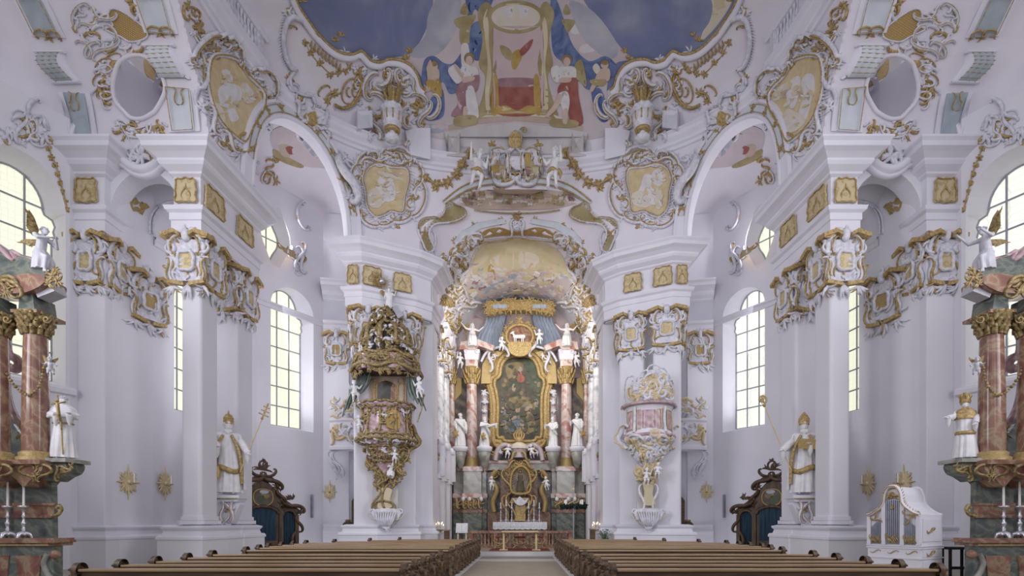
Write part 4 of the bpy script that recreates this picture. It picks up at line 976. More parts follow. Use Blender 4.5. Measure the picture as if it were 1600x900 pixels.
for x, y in ((727, 298), (734, 295), (742, 292), (872, 291), (880, 294), (888, 297), (776, 296), (808, 335)): c.leafy((x, y), 7, mp, 7, 0, 2 * PI, 2.8)
c.build('gilding', t)
c = MB('lattice'); c.slab(crom([(752, 371), (757, 360), (780, 355), (807, 362), (836, 355), (859, 360), (864, 371), (836, 367), (780, 367)], 3, True), mp, 0, 1.6, inner=8)
for s in (-1, 1):
    c.mat('stucco').stroke(crom([(808 + s * 58, 374), (808 + s * 30, 370), (808 + s * 6, 368)], 5), 3, mp, taper='none'); c.leafy((808 + s * 4, 352), 10, mp, 7, 0, 2 * PI, 3.4); c.stroke(scroll((808 + s * 4, 344), (808 + s * 14, 366), 'S', s, 5), 4, mp, lift=.8)
    c.mat('gold').leafy((808 + s * 3, 340), 8, mp, 6, 0, 2 * PI, 2.6); c.stroke(crom([(808 + s * 58, 376), (808 + s * 30, 373), (808 + s * 6, 370)], 5), 1.6, mp, taper='none', lift=2); c.mat('stucco')
tag(c.build('arch_keystone'), 'gilt lattice and white keystone at the crown of the chancel arch', 'keystone')
# coat of arms
t = thing('coat_of_arms', 'stucco coat of arms with two oval shields under a gilt mitre', 'coat of arms', mp(806, 290, 0))
w_ = MB('stucco'); g = MB('gold')
for s in (-1, 1):
    cx = 805 + 26 * s; el = arc((cx, 256), 17, 0, 2 * PI, 24, 21)
    sh = MB('paint_ochre'); sh.slab(arc((cx, 256), 13.5, 0, 2 * PI, 22, 18)[:-1], mp, 4, 8)
    for k, (mm, dx, dy) in enumerate((('paint_stone', -6, -7), ('cloud_grey', 6, -7), ('paint_gold', -6, 7), ('paint_stone', 6, 7))):
        sh.mat(mm if s < 0 else ('paint_gold', 'paint_white', 'paint_wine', 'paint_cream')[k]).slab([(cx + dx + 5 * cos(q), 256 + dy + 6 * sin(q)) for q in [2 * PI * i / 10 for i in range(10)]], mp, 8, 8.5)
    sh.build('shield', t); w_.stroke(el, 6, mp, 10, taper='none', n=7, lift=.9); g.stroke(el, 2, mp, taper='none', lift=5); fringe(w_, el, 8, 3.4, mp, 1, -1)
    for a, b in (((805 + 10 * s, 228), (805 + 34 * s, 232)), ((805 + 30 * s, 230), (805 + 46 * s, 250)), ((805 + 8 * s, 236), (805 + 6 * s, 276)), ((805 + 4 * s, 278), (805 + 30 * s, 282))): w_.stroke(scroll(a, b, 'C', -s, 5), 6, mp, 9, lift=1); g.stroke(scroll(a, b, 'C', -s, 5), 2.4, mp, lift=3.5)
    g.leafy((805 + 36 * s, 226), 10, mp, 7, 0, 2 * PI, 4)
    for k in range(3): g.stroke(scroll((805, 278 + 6 * k), (805 + 17 * s, 284 + 6 * k), 'C', s, 5), 4, mp, 6, lift=1)
w_.slab([(798, 250), (812, 250), (814, 262), (805, 270), (796, 262)], mp, 4, 10)
w_.build('scroll_frame', t); g.build('gilt_scrolls', t)
g = MB('gold'); g.slab(crom([(797, 232), (794, 218), (800, 208), (805, 203), (811, 208), (815, 219), (812, 232)], 4, True), mp, 2, 9, bulge=5); g.build('mitre', t, 'gilded mitre')
g = MB('gold'); g.stroke([(813, 238), (815, 222), (816, 210)], 2.6, mp, lift=4, taper='none'); g.stroke(spiral((819, 203), 6, PI, 1.4, 20, 1), 2.6, mp, lift=4); g.build('crozier', t, 'gilded crozier')
# ---- frescoes
def streaks(patches, seed=5):
    rg = random.Random(seed); out = []
    V_ = {'paint_blue': ['cloud_grey', 'bluecloth', 'bluedrape'], 'paint_wine': ['paint_pink', 'paint_hair'], 'paint_red': ['paint_wine', 'oil_red', 'paint_pink'], 'paint_white': ['paint_stone', 'cloud_grey', 'paint_cream2'], 'paint_ochre': ['paint_hair', 'paint_cream', 'paint_gold'], 'paint_gold': ['paint_hair', 'paint_cream'], 'cloud_pink': ['paint_white', 'cloud_grey', 'paint_pink']}
    for p in patches:
        out.append(p)
        if p[0] not in V_: continue
        po = p[1] if len(p) > 2 else crom(p[1], 4, True); xs = [q[0] for q in po]; ys = [q[1] for q in po]; w, h = max(xs) - min(xs), max(ys) - min(ys); big = p[0] == 'cloud_pink'
        for k in range(16 if big else max(3, min(12, int((w + h) / 9)))):
            x, y = rg.uniform(min(xs), max(xs)), rg.uniform(min(ys), max(ys)); a = rg.gauss(PI / 2 if h > w * .8 else .5, .35) if not big else rg.uniform(-.5, .5); L = rg.uniform(.12, .3) * max(w, h) if not big else rg.uniform(20, 50); b = rg.uniform(.8, 1.8) if not big else rg.uniform(3, 9)
            e = [(x + L * .5 * cos(q) * cos(a) - b * sin(q) * sin(a) + L * .08 * cos(2 * q), y + L * .5 * cos(q) * sin(a) + b * sin(q) * cos(a)) for q in [2 * PI * i / 10 for i in range(10)]]
            if all(inpoly(q, po) for q in e): out.append((rg.choice(V_[p[0]]), e, 1))
    return out
def fresco(name, label, base, patches, cat='fresco', dz=0.0, inner=18):
    m_ = pxmap(); o = MB(base[0]); o.slab(base[1], m_, 0, .5, inner=inner)
    for k, (mm, po, *cl) in enumerate(patches):
        o.mat(mm); q = po if cl else crom(po, 4, True)
        w_ = max(max(p[0] for p in q) - min(p[0] for p in q), max(p[1] for p in q) - min(p[1] for p in q)); o.slab(q, m_, 0, .8 + .012 * k, inner=max(3, int(w_ / 11)))
    return tag(o.build(name), label, cat)
rimL = [(330, -230), (400, -120), (440, -50), (466, 7), (480, 28), (496, 50), (517, 71), (535, 81), (552, 82), (564, 77), (580, 92), (594, 95), (607, 90), (625, 91), (642, 100), (652, 115), (657, 132), (664, 139), (676, 150), (664, 172), (664, 198), (690, 214)]
FB = rimL + mirx(rimL)
E = lambda x, y, rx, ry=None, n=12: [(x + rx * cos(2 * PI * i / n), y + (ry or rx) * sin(2 * PI * i / n)) for i in range(n)]
P = [('cloud_pink', [(600, 92), (640, 84), (664, 50), (676, 10), (700, -50), (900, -50), (912, 0), (944, 40), (975, 80), (990, 92), (960, 100), (948, 140), (952, 212), (800, 214), (666, 212), (664, 140), (645, 104)]),
     ('cloud_grey', [(640, 84), (664, 55), (670, 20), (700, -30), (720, -10), (715, 40), (690, 80), (660, 90)]), ('cloud_grey', [(890, 0), (930, 20), (965, 70), (955, 92), (920, 70), (900, 40)]),
     ('paint_cream2', [(1090, -40), (1112, 0), (1110, 30), (1098, 50), (1096, 64), (1120, 40), (1145, 0), (1150, -40)]), ('paint_cream', [(1100, -40), (1116, 0), (1112, 24), (1128, 20), (1140, -10)]),
     ('paint_blue', [(733, -20), (775, -30), (768, 6), (752, 20), (742, 14), (736, 26), (728, 16)]), ('paint_blue', [(736, 40), (752, 36), (752, 88), (740, 92), (734, 70)]),
     ('paint_blue', [(659, 112), (664, 92), (678, 87), (694, 98), (708, 98), (722, 80), (734, 66), (736, 96), (720, 104), (716, 140), (702, 146), (692, 128), (676, 138), (660, 128)]), ('paint_blue', [(676, 148), (692, 140), (694, 178), (680, 188), (664, 184)]),
     ('paint_blue', [(861, -10), (870, 0), (882, 32), (895, 70), (920, 95), (945, 87), (962, 100), (960, 118), (925, 139), (912, 135), (905, 120), (887, 100), (866, 85), (861, 50)]), ('paint_blue', [(924, 145), (940, 140), (951, 185), (936, 187)]),
     ('paint_grey', [(694, 206), (740, 198), (806, 190), (872, 198), (918, 207), (916, 244), (860, 246), (806, 247), (752, 246), (698, 244)], 1), ('paint_stone', [(700, 196), (745, 184), (806, 178), (867, 184), (912, 197), (910, 206), (866, 194), (806, 188), (746, 194), (702, 206)], 1),
     ('paint_cream2', [(712, 190), (750, 178), (806, 173), (862, 178), (900, 190), (866, 184), (806, 179), (748, 184)], 1),
     ('paint_grey', [(700, 208), (718, 206), (718, 242), (701, 242)], 1), ('paint_grey', [(894, 206), (912, 208), (911, 242), (894, 242)], 1),
     ('paint_pink', [(771, 40), (848, 40), (850, 110), (848, 176), (772, 176), (770, 110)], 1),
     ('paint_ochre', [(746, 20), (760, 2), (772, 20), (770, 60), (776, 100), (772, 140), (778, 176), (744, 184), (754, 150), (758, 120), (748, 100), (754, 60)]), ('paint_ochre', [(866, 20), (852, 2), (842, 20), (846, 60), (840, 100), (846, 140), (838, 176), (872, 184), (862, 150), (856, 120), (864, 100), (858, 60)]),
     ('paint_cream', [(757, 30), (763, 30), (764, 70), (768, 110), (764, 150), (766, 174), (760, 174), (758, 140), (762, 100), (758, 60)]), ('paint_cream', [(853, 30), (847, 30), (850, 70), (846, 110), (850, 150), (848, 174), (856, 174), (856, 140), (852, 100), (856, 60)]),
     ('paint_ochre', E(806, 26, 44, 26, 18)), ('paint_cream2', E(806, 26, 38, 20, 18)), ('paint_white', E(806, 18, 24, 9, 14)),
     ('paint_ochre', [(719, 20), (726, 4), (732, 20)]), ('paint_ochre', [(710, 30), (742, 22), (738, 36), (732, 44), (718, 44)]), ('paint_ochre', [(719, 44), (733, 44), (732, 68), (720, 68)]), ('paint_white', [(721, 70), (732, 70), (733, 104), (722, 104)]),
     ('paint_ochre', [(880, 20), (885, 6), (891, 20)]), ('paint_ochre', [(878, 30), (898, 32), (892, 44), (886, 50), (882, 40)]),
     ('paint_red', [(776, 128), (838, 128), (842, 176), (772, 176)]), ('paint_wine', [(780, 122), (834, 122), (836, 134), (778, 134)]), ('paint_red', [(782, 148), (832, 148), (834, 172), (780, 172)]),
     ('paint_gold', [(770, 122), (777, 120), (779, 172), (768, 176)]), ('paint_gold', [(834, 122), (842, 120), (845, 176), (836, 172)]), ('paint_gold', [(774, 170), (790, 164), (808, 172), (826, 164), (842, 170), (842, 177), (774, 177)]),
     ('paint_gold', [(800, 84), (812, 76), (816, 86), (806, 106), (800, 104)]), ('paint_red', [(812, 78), (832, 60), (828, 74), (816, 86)]), ('paint_ochre', [(782, 70), (796, 76), (802, 90), (794, 92), (784, 82)]),
     # woman with a book on the left
     ('paint_hair', E(733, 90, 8, 9)), ('paint_skin', E(733, 93, 5.5, 7)), ('paint_white', [(720, 106), (732, 102), (746, 106), (746, 124), (734, 130), (722, 124)]), ('paint_wine', [(726, 124), (748, 116), (746, 140), (734, 150), (728, 176), (708, 182), (706, 176), (716, 160), (712, 138)]), ('paint_white', [(728, 140), (740, 136), (748, 182), (732, 182)]),
     ('paint_white', [(700, 110), (712, 100), (724, 118), (714, 130)]), ('paint_stone', [(709, 103), (713, 100), (724, 118), (722, 122)]), ('paint_skin', [(722, 120), (740, 118), (740, 124), (724, 128)]), ('paint_skin', [(724, 168), (730, 168), (730, 192), (724, 194)]), ('paint_ochre', [(712, 182), (742, 180), (744, 194), (712, 196)]),
     # winged figure on the right
     ('paint_ochre', [(898, 100), (908, 92), (914, 110), (916, 134), (906, 126), (896, 118)]), ('paint_hair', E(886, 92, 8, 8)), ('paint_skin', E(886, 95, 5.5, 7)), ('paint_white', [(874, 106), (886, 102), (900, 106), (898, 126), (884, 132), (876, 124)]), ('paint_red', [(876, 130), (900, 120), (904, 150), (911, 192), (892, 192), (886, 160), (872, 146)]),
     ('paint_white', [(872, 146), (886, 142), (890, 160), (884, 182), (876, 160)]), ('paint_skin', [(872, 146), (880, 152), (868, 172), (856, 182), (852, 180), (864, 164)]), ('paint_white', [(861, 106), (872, 102), (882, 120), (872, 128), (864, 122)]), ('paint_skin', [(876, 120), (892, 120), (890, 127), (874, 127)]), ('paint_ochre', [(862, 186), (900, 188), (900, 198), (864, 198)]), ('paint_skin', [(880, 172), (887, 170), (886, 192), (880, 192)]),
     # cherubs
     ('paint_skin', E(678, 102, 6)), ('paint_skin', [(668, 110), (684, 106), (686, 122), (676, 138), (664, 142), (668, 126)]), ('paint_hair', E(678, 98, 6, 4)), ('paint_skin', [(672, 92), (676, 104), (670, 114), (666, 106)]), ('paint_gold', [(668, 124), (686, 122), (690, 150), (678, 144), (666, 132)]),
     ('paint_skin', E(945, 100, 6)), ('paint_skin', [(936, 108), (952, 106), (952, 124), (936, 128), (926, 142), (922, 138), (930, 122)]), ('paint_hair', E(945, 96, 6, 4)), ('paint_cream2', [(932, 98), (938, 106), (932, 114), (926, 104)]), ('paint_ochre', [(922, 124), (946, 122), (944, 132), (928, 132)])]
fresco('ceiling_fresco', 'large ceiling painting of a blue sky with a draped throne and winged figures', ('sky_blue', FB), streaks(P), inner=70)
rg = random.Random(12)
CP = [('paint_cream', [(738, 412), (752, 384), (786, 378), (806, 372), (828, 375), (868, 388), (884, 410), (888, 432), (852, 420), (812, 424), (770, 420), (744, 434)]), ('paint_cream2', [(764, 408), (790, 392), (830, 394), (850, 408), (820, 418), (784, 416)]),
      ('cloud_pink', [(722, 440), (760, 424), (806, 430), (850, 424), (892, 436), (880, 462), (846, 474), (770, 474), (738, 464)]), ('paint_gold', [(762, 418), (770, 414), (774, 440), (764, 446)])]
for k in range(150):
    x = rg.uniform(735, 882); y = rg.uniform(426, 468) if k > 14 else rg.uniform(412, 428); a = rg.uniform(3, 11); b_ = rg.uniform(1, 3); s = rg.uniform(-.4, .4)
    CP.append((rg.choice(['paint_white', 'paint_white', 'paint_white', 'cloud_pink', 'cloud_grey', 'paint_skin', 'paint_pink', 'paint_stone', 'paint_cream', 'bluedrape', 'paint_wine', 'paint_cream2']), [(x + a * cos(q), y + b_ * sin(q) + s * a * cos(q) + 1.5 * sin(3 * q + k)) for q in [2 * PI * i / 9 for i in range(9)]]))
CP += [('bluedrape', [(752, 470), (790, 462), (826, 462), (862, 470), (850, 478), (766, 478)])]
fresco('chancel_fresco', 'cream and rose painted heaven on the chancel vault', ('vault_paint', crom([(733, 412), (750, 383), (783, 377), (800, 371), (827, 374), (868, 387), (886, 412), (893, 433), (880, 462), (858, 478), (754, 478), (736, 464), (722, 440)], 4, True)), CP, inner=24)
# ---------------------------------------------------------------- figures
def remesh(mb, vox, smooth=4):
    me = bpy.data.meshes.new('tmp'); me.from_pydata([p[:] for p in mb.v], [], mb.f); me.update()
    o = bpy.data.objects.new('tmp', me); COL.objects.link(o)
    m = o.modifiers.new('r', 'REMESH'); m.mode = 'VOXEL'; m.voxel_size = vox; m.use_smooth_shade = True
    if smooth: q = o.modifiers.new('s', 'SMOOTH'); q.iterations = smooth; q.factor = .5
    ev = o.evaluated_get(bpy.context.evaluated_depsgraph_get()); m2 = ev.to_mesh()
    vs = [v.co.copy() for v in m2.vertices]; fs = [tuple(p.vertices) for p in m2.polygons]
    ev.to_mesh_clear(); bpy.data.objects.remove(o); bpy.data.meshes.remove(me)
    r = MB(mb.ms[0]); r.add(vs, fs, True); return r
def hand(mb, w, e, k, spread=.25, curl=.5, side=1):
    """palm with four fingers and a thumb at wrist w, pointing away from the elbow e; k = hand length"""
    d = (V(w) - V(e)).normalized(); up = V((0, 0, 1)) if abs(d.z) < .85 else V((0, -1, 0)); b = d.cross(up).normalized(); n = b.cross(d).normalized(); w = V(w)
    mb.cap(w, w + d * k * .45, k * .16, k * .2, 7)
    for i, L in enumerate((.42, .52, .48, .36)):
        o = w + d * k * .45 + b * (k * .125 * (i - 1.5)); f = (d + b * (spread * .35 * (i - 1.5))).normalized(); c = n * -curl
        p1 = o + f * k * L * .5; p2 = p1 + (f + c).normalized() * k * L * .5
        mb.tube([o - d * k * .1, o, p1, p2], [k * .07, k * .075, k * .065, k * .04], 5)
    o = w + d * k * .15 + b * side * k * .18; mb.tube([o - b * side * k * .1, o, o + (d + b * side * .9).normalized() * k * .28, o + (d * 1.3 + b * side * .4).normalized() * k * .42], [k * .07, k * .08, k * .065, k * .045], 5)
POSE = dict(head=(0, -.005, .925), neck=(0, .01, .845), chest=(0, .01, .73), pel=(0, .01, .52), ls=(-.115, .012, .80), rs=(.115, .012, .80), le=(-.165, .0, .635), re=(.165, .0, .635), lh=(-.13, -.11, .55), rh=(.13, -.11, .55),
            lhip=(-.058, .01, .50), rhip=(.058, .01, .50), lk=(-.062, -.02, .27), rk=(.062, -.02, .27), lf=(-.065, .0, .03), rf=(.065, 0, .03))
PUTTO = dict(head=(0, -.01, .86), neck=(0, .01, .745), chest=(0, 0, .62), pel=(0, .01, .42), ls=(-.12, .01, .69), rs=(.12, .01, .69), le=(-.21, -.03, .60), re=(.21, -.03, .60), lh=(-.27, -.10, .66), rh=(.27, -.1, .66),
             lhip=(-.07, .01, .40), rhip=(.07, .01, .40), lk=(-.10, -.06, .24), rk=(.10, -.05, .24), lf=(-.10, .02, .04), rf=(.12, .02, .04))
def body(p, m='statue', fat=1.0, child=False, tilt=0.0, turn=0.0, vox=.013):
    """one continuous figure of height 1, facing -y"""
    g = MB(m); J = {k: V(v) for k, v in p.items()}; f = fat * (1.35 if child else 1)
    hs = 1.62 if child else 1.0
    R = Matrix.Rotation(turn, 3, 'Z') @ Matrix.Rotation(tilt, 3, 'X'); h = J['head']
    A = lambda x, y, z: h + R @ V((x * hs, y * hs, z * hs))
    g.ball(A(0, .004, .012), (.052 * hs, .062 * hs, .060 * hs), 12, 8); g.ball(A(0, -.018, -.028), (.040 * hs, .042 * hs, .042 * hs), 10, 6)
    g.cap(A(0, -.056, .012), A(0, -.070, -.014), .008 * hs, .013 * hs, 6); g.cap(A(-.026, -.052, .022), A(.026, -.052, .022), .010 * hs, .010 * hs, 6)
    g.ball(A(0, -.054, -.034), (.018 * hs, .010 * hs, .007 * hs), 8, 5); g.ball(A(0, -.05, -.055), .014 * hs, 8, 5)
    for s in (-1, 1): g.ball(A(s * .053, .008, -.002), (.009 * hs, .016 * hs, .022 * hs), 6, 5); g.ball(A(s * .026, -.046, -.016), .016 * hs, 6, 5)
    g.cap(J['neck'], J['head'] + R @ V((0, .01, -.03)), .034 * f, .032 * f)
    g.cap(J['chest'], (J['ls'] + J['rs']) / 2 + V((0, 0, -.02)), .078 * f, .07 * f); g.cap(J['pel'], J['chest'], .082 * f, .078 * f)
    g.cap(J['ls'], J['rs'], .046 * f, .046 * f); g.cap((J['ls'] + J['rs']) / 2, J['neck'], .05 * f, .036 * f); g.cap(J['lhip'], J['rhip'], .07 * f, .07 * f)
    for a in 'lr':
        g.cap(J[a + 's'], J[a + 'e'], .041 * f, .031 * f, 8); g.cap(J[a + 'e'], J[a + 'h'], .031 * f, .021 * f, 8)
        g.cap(J[a + 'hip'], J[a + 'k'], .062 * f, .041 * f, 8); g.cap(J[a + 'k'], J[a + 'f'], .041 * f, .025 * f, 8)
        fd = V(p.get(a + 'toe', J[a + 'f'] + V((0, -.09, -.015)))); g.cap(J[a + 'f'] + V((0, .012, -.008)), fd, .026 * f, .018 * f, 7)
    b = remesh(g, vox)
    for a, s in (('l', 1), ('r', -1)): hand(b, J[a + 'h'], J[a + 'e'], .085 * (.8 if child else 1), .3, .45, s)
    return b
def robe(levels, m='statue', folds=9, amp=.10, seed=0, n=56, gap=None, top=True):
    """hanging cloth: (z, rx, ry, cx, cy) rings with folds that deepen towards the hem"""
    rg = random.Random(seed); ph = [rg.uniform(0, 6.3) for _ in range(4)]; L = crom(levels, 4); z0 = L[0][0]; z1 = L[-1][0]; rows = []
    for z, rx, ry, cx, cy in L:
        t = (z - z0) / (z1 - z0); row = []
        for k in range(n + 1 if gap else n):
            a = (gap[0] + (gap[1] - gap[0]) * k / n) if gap else 2 * PI * k / n
            q = 1 + amp * (t ** .8) * (.6 * sin(folds * a + ph[0] + 1.2 * sin(3 * t + ph[2])) + .4 * sin((folds + 4) * a + ph[1] - t)) + .03 * sin(2 * a + ph[3] + 5 * t)
            row.append((cx + rx * q * cos(a), cy + ry * q * sin(a), z))
        rows.append(row)
    b = MB(m); b.grid(rows, True, closed=not gap)
    if gap: b.grid([[(x * .94 + L[i][3] * .06, y * .94 + L[i][4] * .06, z) for x, y, z in r] for i, r in enumerate(rows)], True, flip=True)
    elif top: b.add(rows[0], [tuple(range(n))]); b.add(rows[-1], [tuple(range(n))[::-1]])
    return b
def xf(mb, base, H, face=0.0, lean=0.0, roll=0.0):
    R = Matrix.Rotation(face, 3, 'Z') @ Matrix.Rotation(roll, 3, 'Y') @ Matrix.Rotation(lean, 3, 'X'); b = V(base)
    mb.v = [b + R @ (p * H) for p in mb.v]; return mb
def hair(p, m, kind='curly', child=False, tilt=0.0, turn=0.0, seed=0):
    rg = random.Random(seed); b = MB(m); hs = 1.62 if child else 1.0; h = V(p['head']); R = Matrix.Rotation(turn, 3, 'Z') @ Matrix.Rotation(tilt, 3, 'X')
    for k in range(26):
        a = rg.uniform(0, 2 * PI); e = rg.uniform(.0, 1.4)
        d = V((cos(a) * cos(e), sin(a) * cos(e), sin(e)))
        if d.y < -.55 and d.z < .55: continue
        b.ball(h + R @ V((d.x * .054 * hs, d.y * .062 * hs + .006 * hs, d.z * .060 * hs + .014 * hs)), rg.uniform(.014, .022) * hs, 6, 4)
    if kind == 'long':
        for s in (-1, 1):
            for k in range(4): b.tube([h + R @ V((s * .05, .02 + .012 * k, .01)), h + R @ V((s * .062, .03 + .01 * k, -.05)), h + R @ V((s * .055, .03 + .012 * k, -.11))], [.018, .016, .008], 6)
    if kind == 'beard':
        for k in range(7): x = (k - 3) * .012; b.tube([h + R @ V((x, -.05, -.04)), h + R @ V((x * 1.1, -.06, -.075)), h + R @ V((x * .6, -.055, -.12 + abs(x)))], [.012, .013, .004], 6)
    return b
def wing(m, base, tip, width, nrm, n=9):
    """feathered wing from base to tip"""
    b = MB(m); base = V(base); d = V(tip) - base; L = d.length; d.normalize(); nr = V(nrm).normalized(); s = d.cross(nr).normalized()
    mp = lambda x, y, h: base + d * x + s * y + nr * h
    b.slab([(0, 0), (L * .3, width * .35), (L * .75, width * .25), (L, 0), (L * .8, -width * .35), (L * .4, -width * .65), (L * .1, -width * .4)], mp, -.008, .008)
    for k in range(n):
        t = k / (n - 1); st = (L * (.1 + .75 * t), width * (.05 + .12 * sin(PI * t))); ln = L * (.42 - .1 * t)
        b.stroke([st, (st[0] + ln * .45, st[1] - width * .35), (st[0] + ln * (.55 + .3 * t), st[1] - width * (.85 - .5 * t))], width * .2, mp, width * .12, taper=lambda q: .6 + .5 * q * (1 - q) * 3 - .35 * q)
    return b
def figure(name, label, base, H, face=0.0, pose=None, m='statue', cat='statue', rb=(), hr='curly', hm=None, child=False, group=None, lean=0.0, roll=0.0, tilt=0.0, turn=0.0, extra=(), wings=None, fat=1.0, vox=.013):
    p = dict(PUTTO if child else POSE); p.update(pose or {})
    t = thing(name, label, cat, base, group)
    xf(body(p, m, fat, child, tilt, turn, vox), base, H, face, lean, roll).build('body', t)
    if hr: xf(hair(p, hm or m, hr, child, tilt, turn, len(label)), base, H, face, lean, roll).build('hair', t)
    for nm, b in rb: xf(b, base, H, face, lean, roll).build(nm, t)
    for nm, b in extra: xf(b, base, H, face, lean, roll).build(nm, t)
    if wings:
        for a, b_ in wings[1]: xf(wing(wings[0], a, b_, .16, wings[2] if len(wings) > 2 else (0, -1, .1)), base, H, face, lean, roll).build('wing', t)
    return t
def std_robe(seed=0, m='statue', wide=1.0): return robe([(.815, .105, .06, 0, .01), (.78, .135, .085, 0, .01), (.66, .115 * wide, .088, 0, .005), (.52, .115 * wide, .09, 0, 0), (.30, .135 * wide, .11, 0, -.005), (.10, .15 * wide, .125, 0, -.005), (.02, .155 * wide, .13, 0, -.005)], m, 10, .17, seed)
def sleeve(a, b, r0, r1, m='statue', seed=0):
    o = MB(m); a = V(a); b = V(b); pts = [a, lerp(a, b, .5), b, b + (b - a) * .12]; o.tube(pts, [r0, (r0 + r1) / 2 * 1.05, r1, r1 * .9], 10)
    o.tube([b + V((0, 0, -r1 * .3)), b + V((0, .01, -r1 * 2.2)), b + V((0, .02, -r1 * 3.4))], [r1 * .9, r1 * .7, r1 * .2], 8); return o
# ---------------------------------------------------------------- pews
ROWS = [(8.75, 7.35), (9.6, 7.3), (10.45, 7.25), (11.5, 7.3), (12.6, 7.4)]
ROWS2 = [(14.5, 7.6), (15.8, 7.9), (16.8, 8.1), (17.7, 8.1), (18.6, 8.1), (19.6, 8.05), (20.8, 7.4), (22.1, 6.35), (23.3, 5.35)]
def bench_end(x, y, d, sg):
    """carved end board with scrolled outline, standing at x, depth d along y"""
    b = MB('carved'); o = [(0, 0), (.62, 0), (.62, .42), (.56, .5), (.6, .58), (.55, .66), (.42, .70), (.36, .78), (.40, .88), (.33, .97), (.2, 1.0), (.06, .97), (-.02, .88), (.02, .78), (-.02, .7), (0, .5)]
    mp = lambda u, v, h: V((x + sg * h, y - .1 + u * d, v * .95))
    b.slab(crom(o, 3, True), mp, -.05, .05)
    r = MB('carved')
    for p, q, k, f in (((.1, .9), (.32, .74), 'S', 1), ((.12, .7), (.14, .4), 'C', 1), ((.45, .6), (.4, .38), 'C', -1), ((.1, .35), (.5, .1), 'S', 1), ((.5, .32), (.12, .08), 'S', -1)): r.stroke(scroll(p, q, k, f, 5), .075, mp, .075, lift=.9)
    r.leafy((.28, .52), .16, mp, 8, 0, 2 * PI, .06); r.leafy((.2, .9), .1, mp, 6, 0, 2 * PI, .05)
    for k in range(3): r.stroke(arc((.2, .86 - .12 * k), .22, .2, PI - .2, 8, .05), .05, mp, .08, taper='none', lift=1)
    return b, r
def pew(y, xo, sg, front, label, grp):
    MIR[0] = 1 if sg < 0 else -1
    xi = 1.78; t = thing('pew', label, 'pew', (-(xi + xo) / 2, y, 0), grp)
    x0, x1 = -xo + .06, -xi - .06
    b = MB('walnut'); b.box(x0, x1, y - .02, y + .045, .44, .80); b.build('backrest', t, bevel=.006)
    b = MB('pewwood'); b.box(x0, x1, y - .09, y + .14, .80, .845); b.build('top_rail', t, bevel=.012)
    b = MB('pewdark'); b.box(x0, x1, y + .05, y + .42, .40, .445); b.build('seat', t, bevel=.01)
    b = MB('pewdark'); b.box(x0, x1, y - .02, y + .02, .04, .43); b.build('lower_panel', t)
    b = MB('pewdark'); b.box(x0, x1, y - .34, y - .14, .14, .18); b.build('kneeler', t)
    for x, s in ((-xo, -1), (-xi, 1)):
        a, r = bench_end(x, y, .62, s); q = a.build('bench_end', t); r.build('carving', q)
    if front:
        b = MB('walnut'); b.box(x0, x1, y - .05, y - .02, .3, .79); b.build('front_panel', t)
        for px in (463, 544, 627):
            x = xat(px, y); c = MB('stoneedge'); c.box(x - .16, x + .16, y - .062, y - .05, .68, .735); c.mat('carved').box(x - .19, x + .19, y - .056, y - .045, .665, .75); c.build('name_plate', t)
    MIR[0] = 1
for s_ in (-1, 1):
    b = MB('stoneedge'); b.box(min(s_ * 1.66, s_ * 1.78), max(s_ * 1.66, s_ * 1.78), 3.5, 24.1, 0, .05); tag(b.build('kerb_strip', kind='structure'), 'pale stone kerb along the aisle side of the pews')
ORD = ['first', 'second', 'third', 'fourth', 'fifth', 'sixth', 'seventh', 'eighth', 'ninth']
for sg in (-1, 1):
    S = 'left' if sg < 0 else 'right'
    for i, (y, xo) in enumerate(ROWS): pew(y, xo, sg, False, 'brown pew %s of the aisle, %s row of the near block' % (S, ORD[i] if i else 'nearest'), 'pews on the %s' % S)
    for i, (y, xo) in enumerate(ROWS2): pew(y, xo, sg, i == 0, 'brown pew %s of the aisle, %s row of the far block%s' % (S, ORD[i], ', with small plates' if i == 0 else ''), 'pews on the %s' % S)
# ---------------------------------------------------------------- wall fittings, confessionals
def sconce(o, u, k, label):
    mp = frame(o, u, (0, 0, 1)); t = thing('candle_sconce', label, 'sconce', o, 'star shaped sconces')
    b = MB('goldpale'); pts = []
    for i in range(32):
        a = 2 * PI * i / 32; r = (.95 if i % 8 == 0 else .84 if i % 4 == 0 else .74 if i % 2 == 0 else .50) * k
        pts.append((r * .82 * sin(a), r * cos(a) * (1.3 if i % 16 == 0 else 1.12)))
    b.slab(pts, mp, 0, .04)
    for i in range(8): a = 2 * PI * i / 8; b.stroke([(.1 * k * sin(a), .1 * k * cos(a)), (.5 * k * sin(a), .55 * k * cos(a)), (.75 * k * sin(a), .85 * k * cos(a))], .16 * k, mp, .1 * k, lift=.5)
    b.ball(mp(0, 0, .05), .14 * k, 8, 6); b.build('star_plate', t)
    b = MB('goldbronze'); b.tube([mp(0, -.1 * k, .05), mp(.03, -.16 * k, .16), mp(.05, -.08 * k, .24)], .015, 6); c = mp(.05, -.08 * k, .24); b.lathe([(.02, -.02), (.055, 0), (.05, .02), (.02, .025)], c, 10); b.build('candle_arm', t)
    b = MB('wax'); b.lathe([(.02, .02), (.02, .34), (.006, .36)], c, 8); b.build('candle', t)
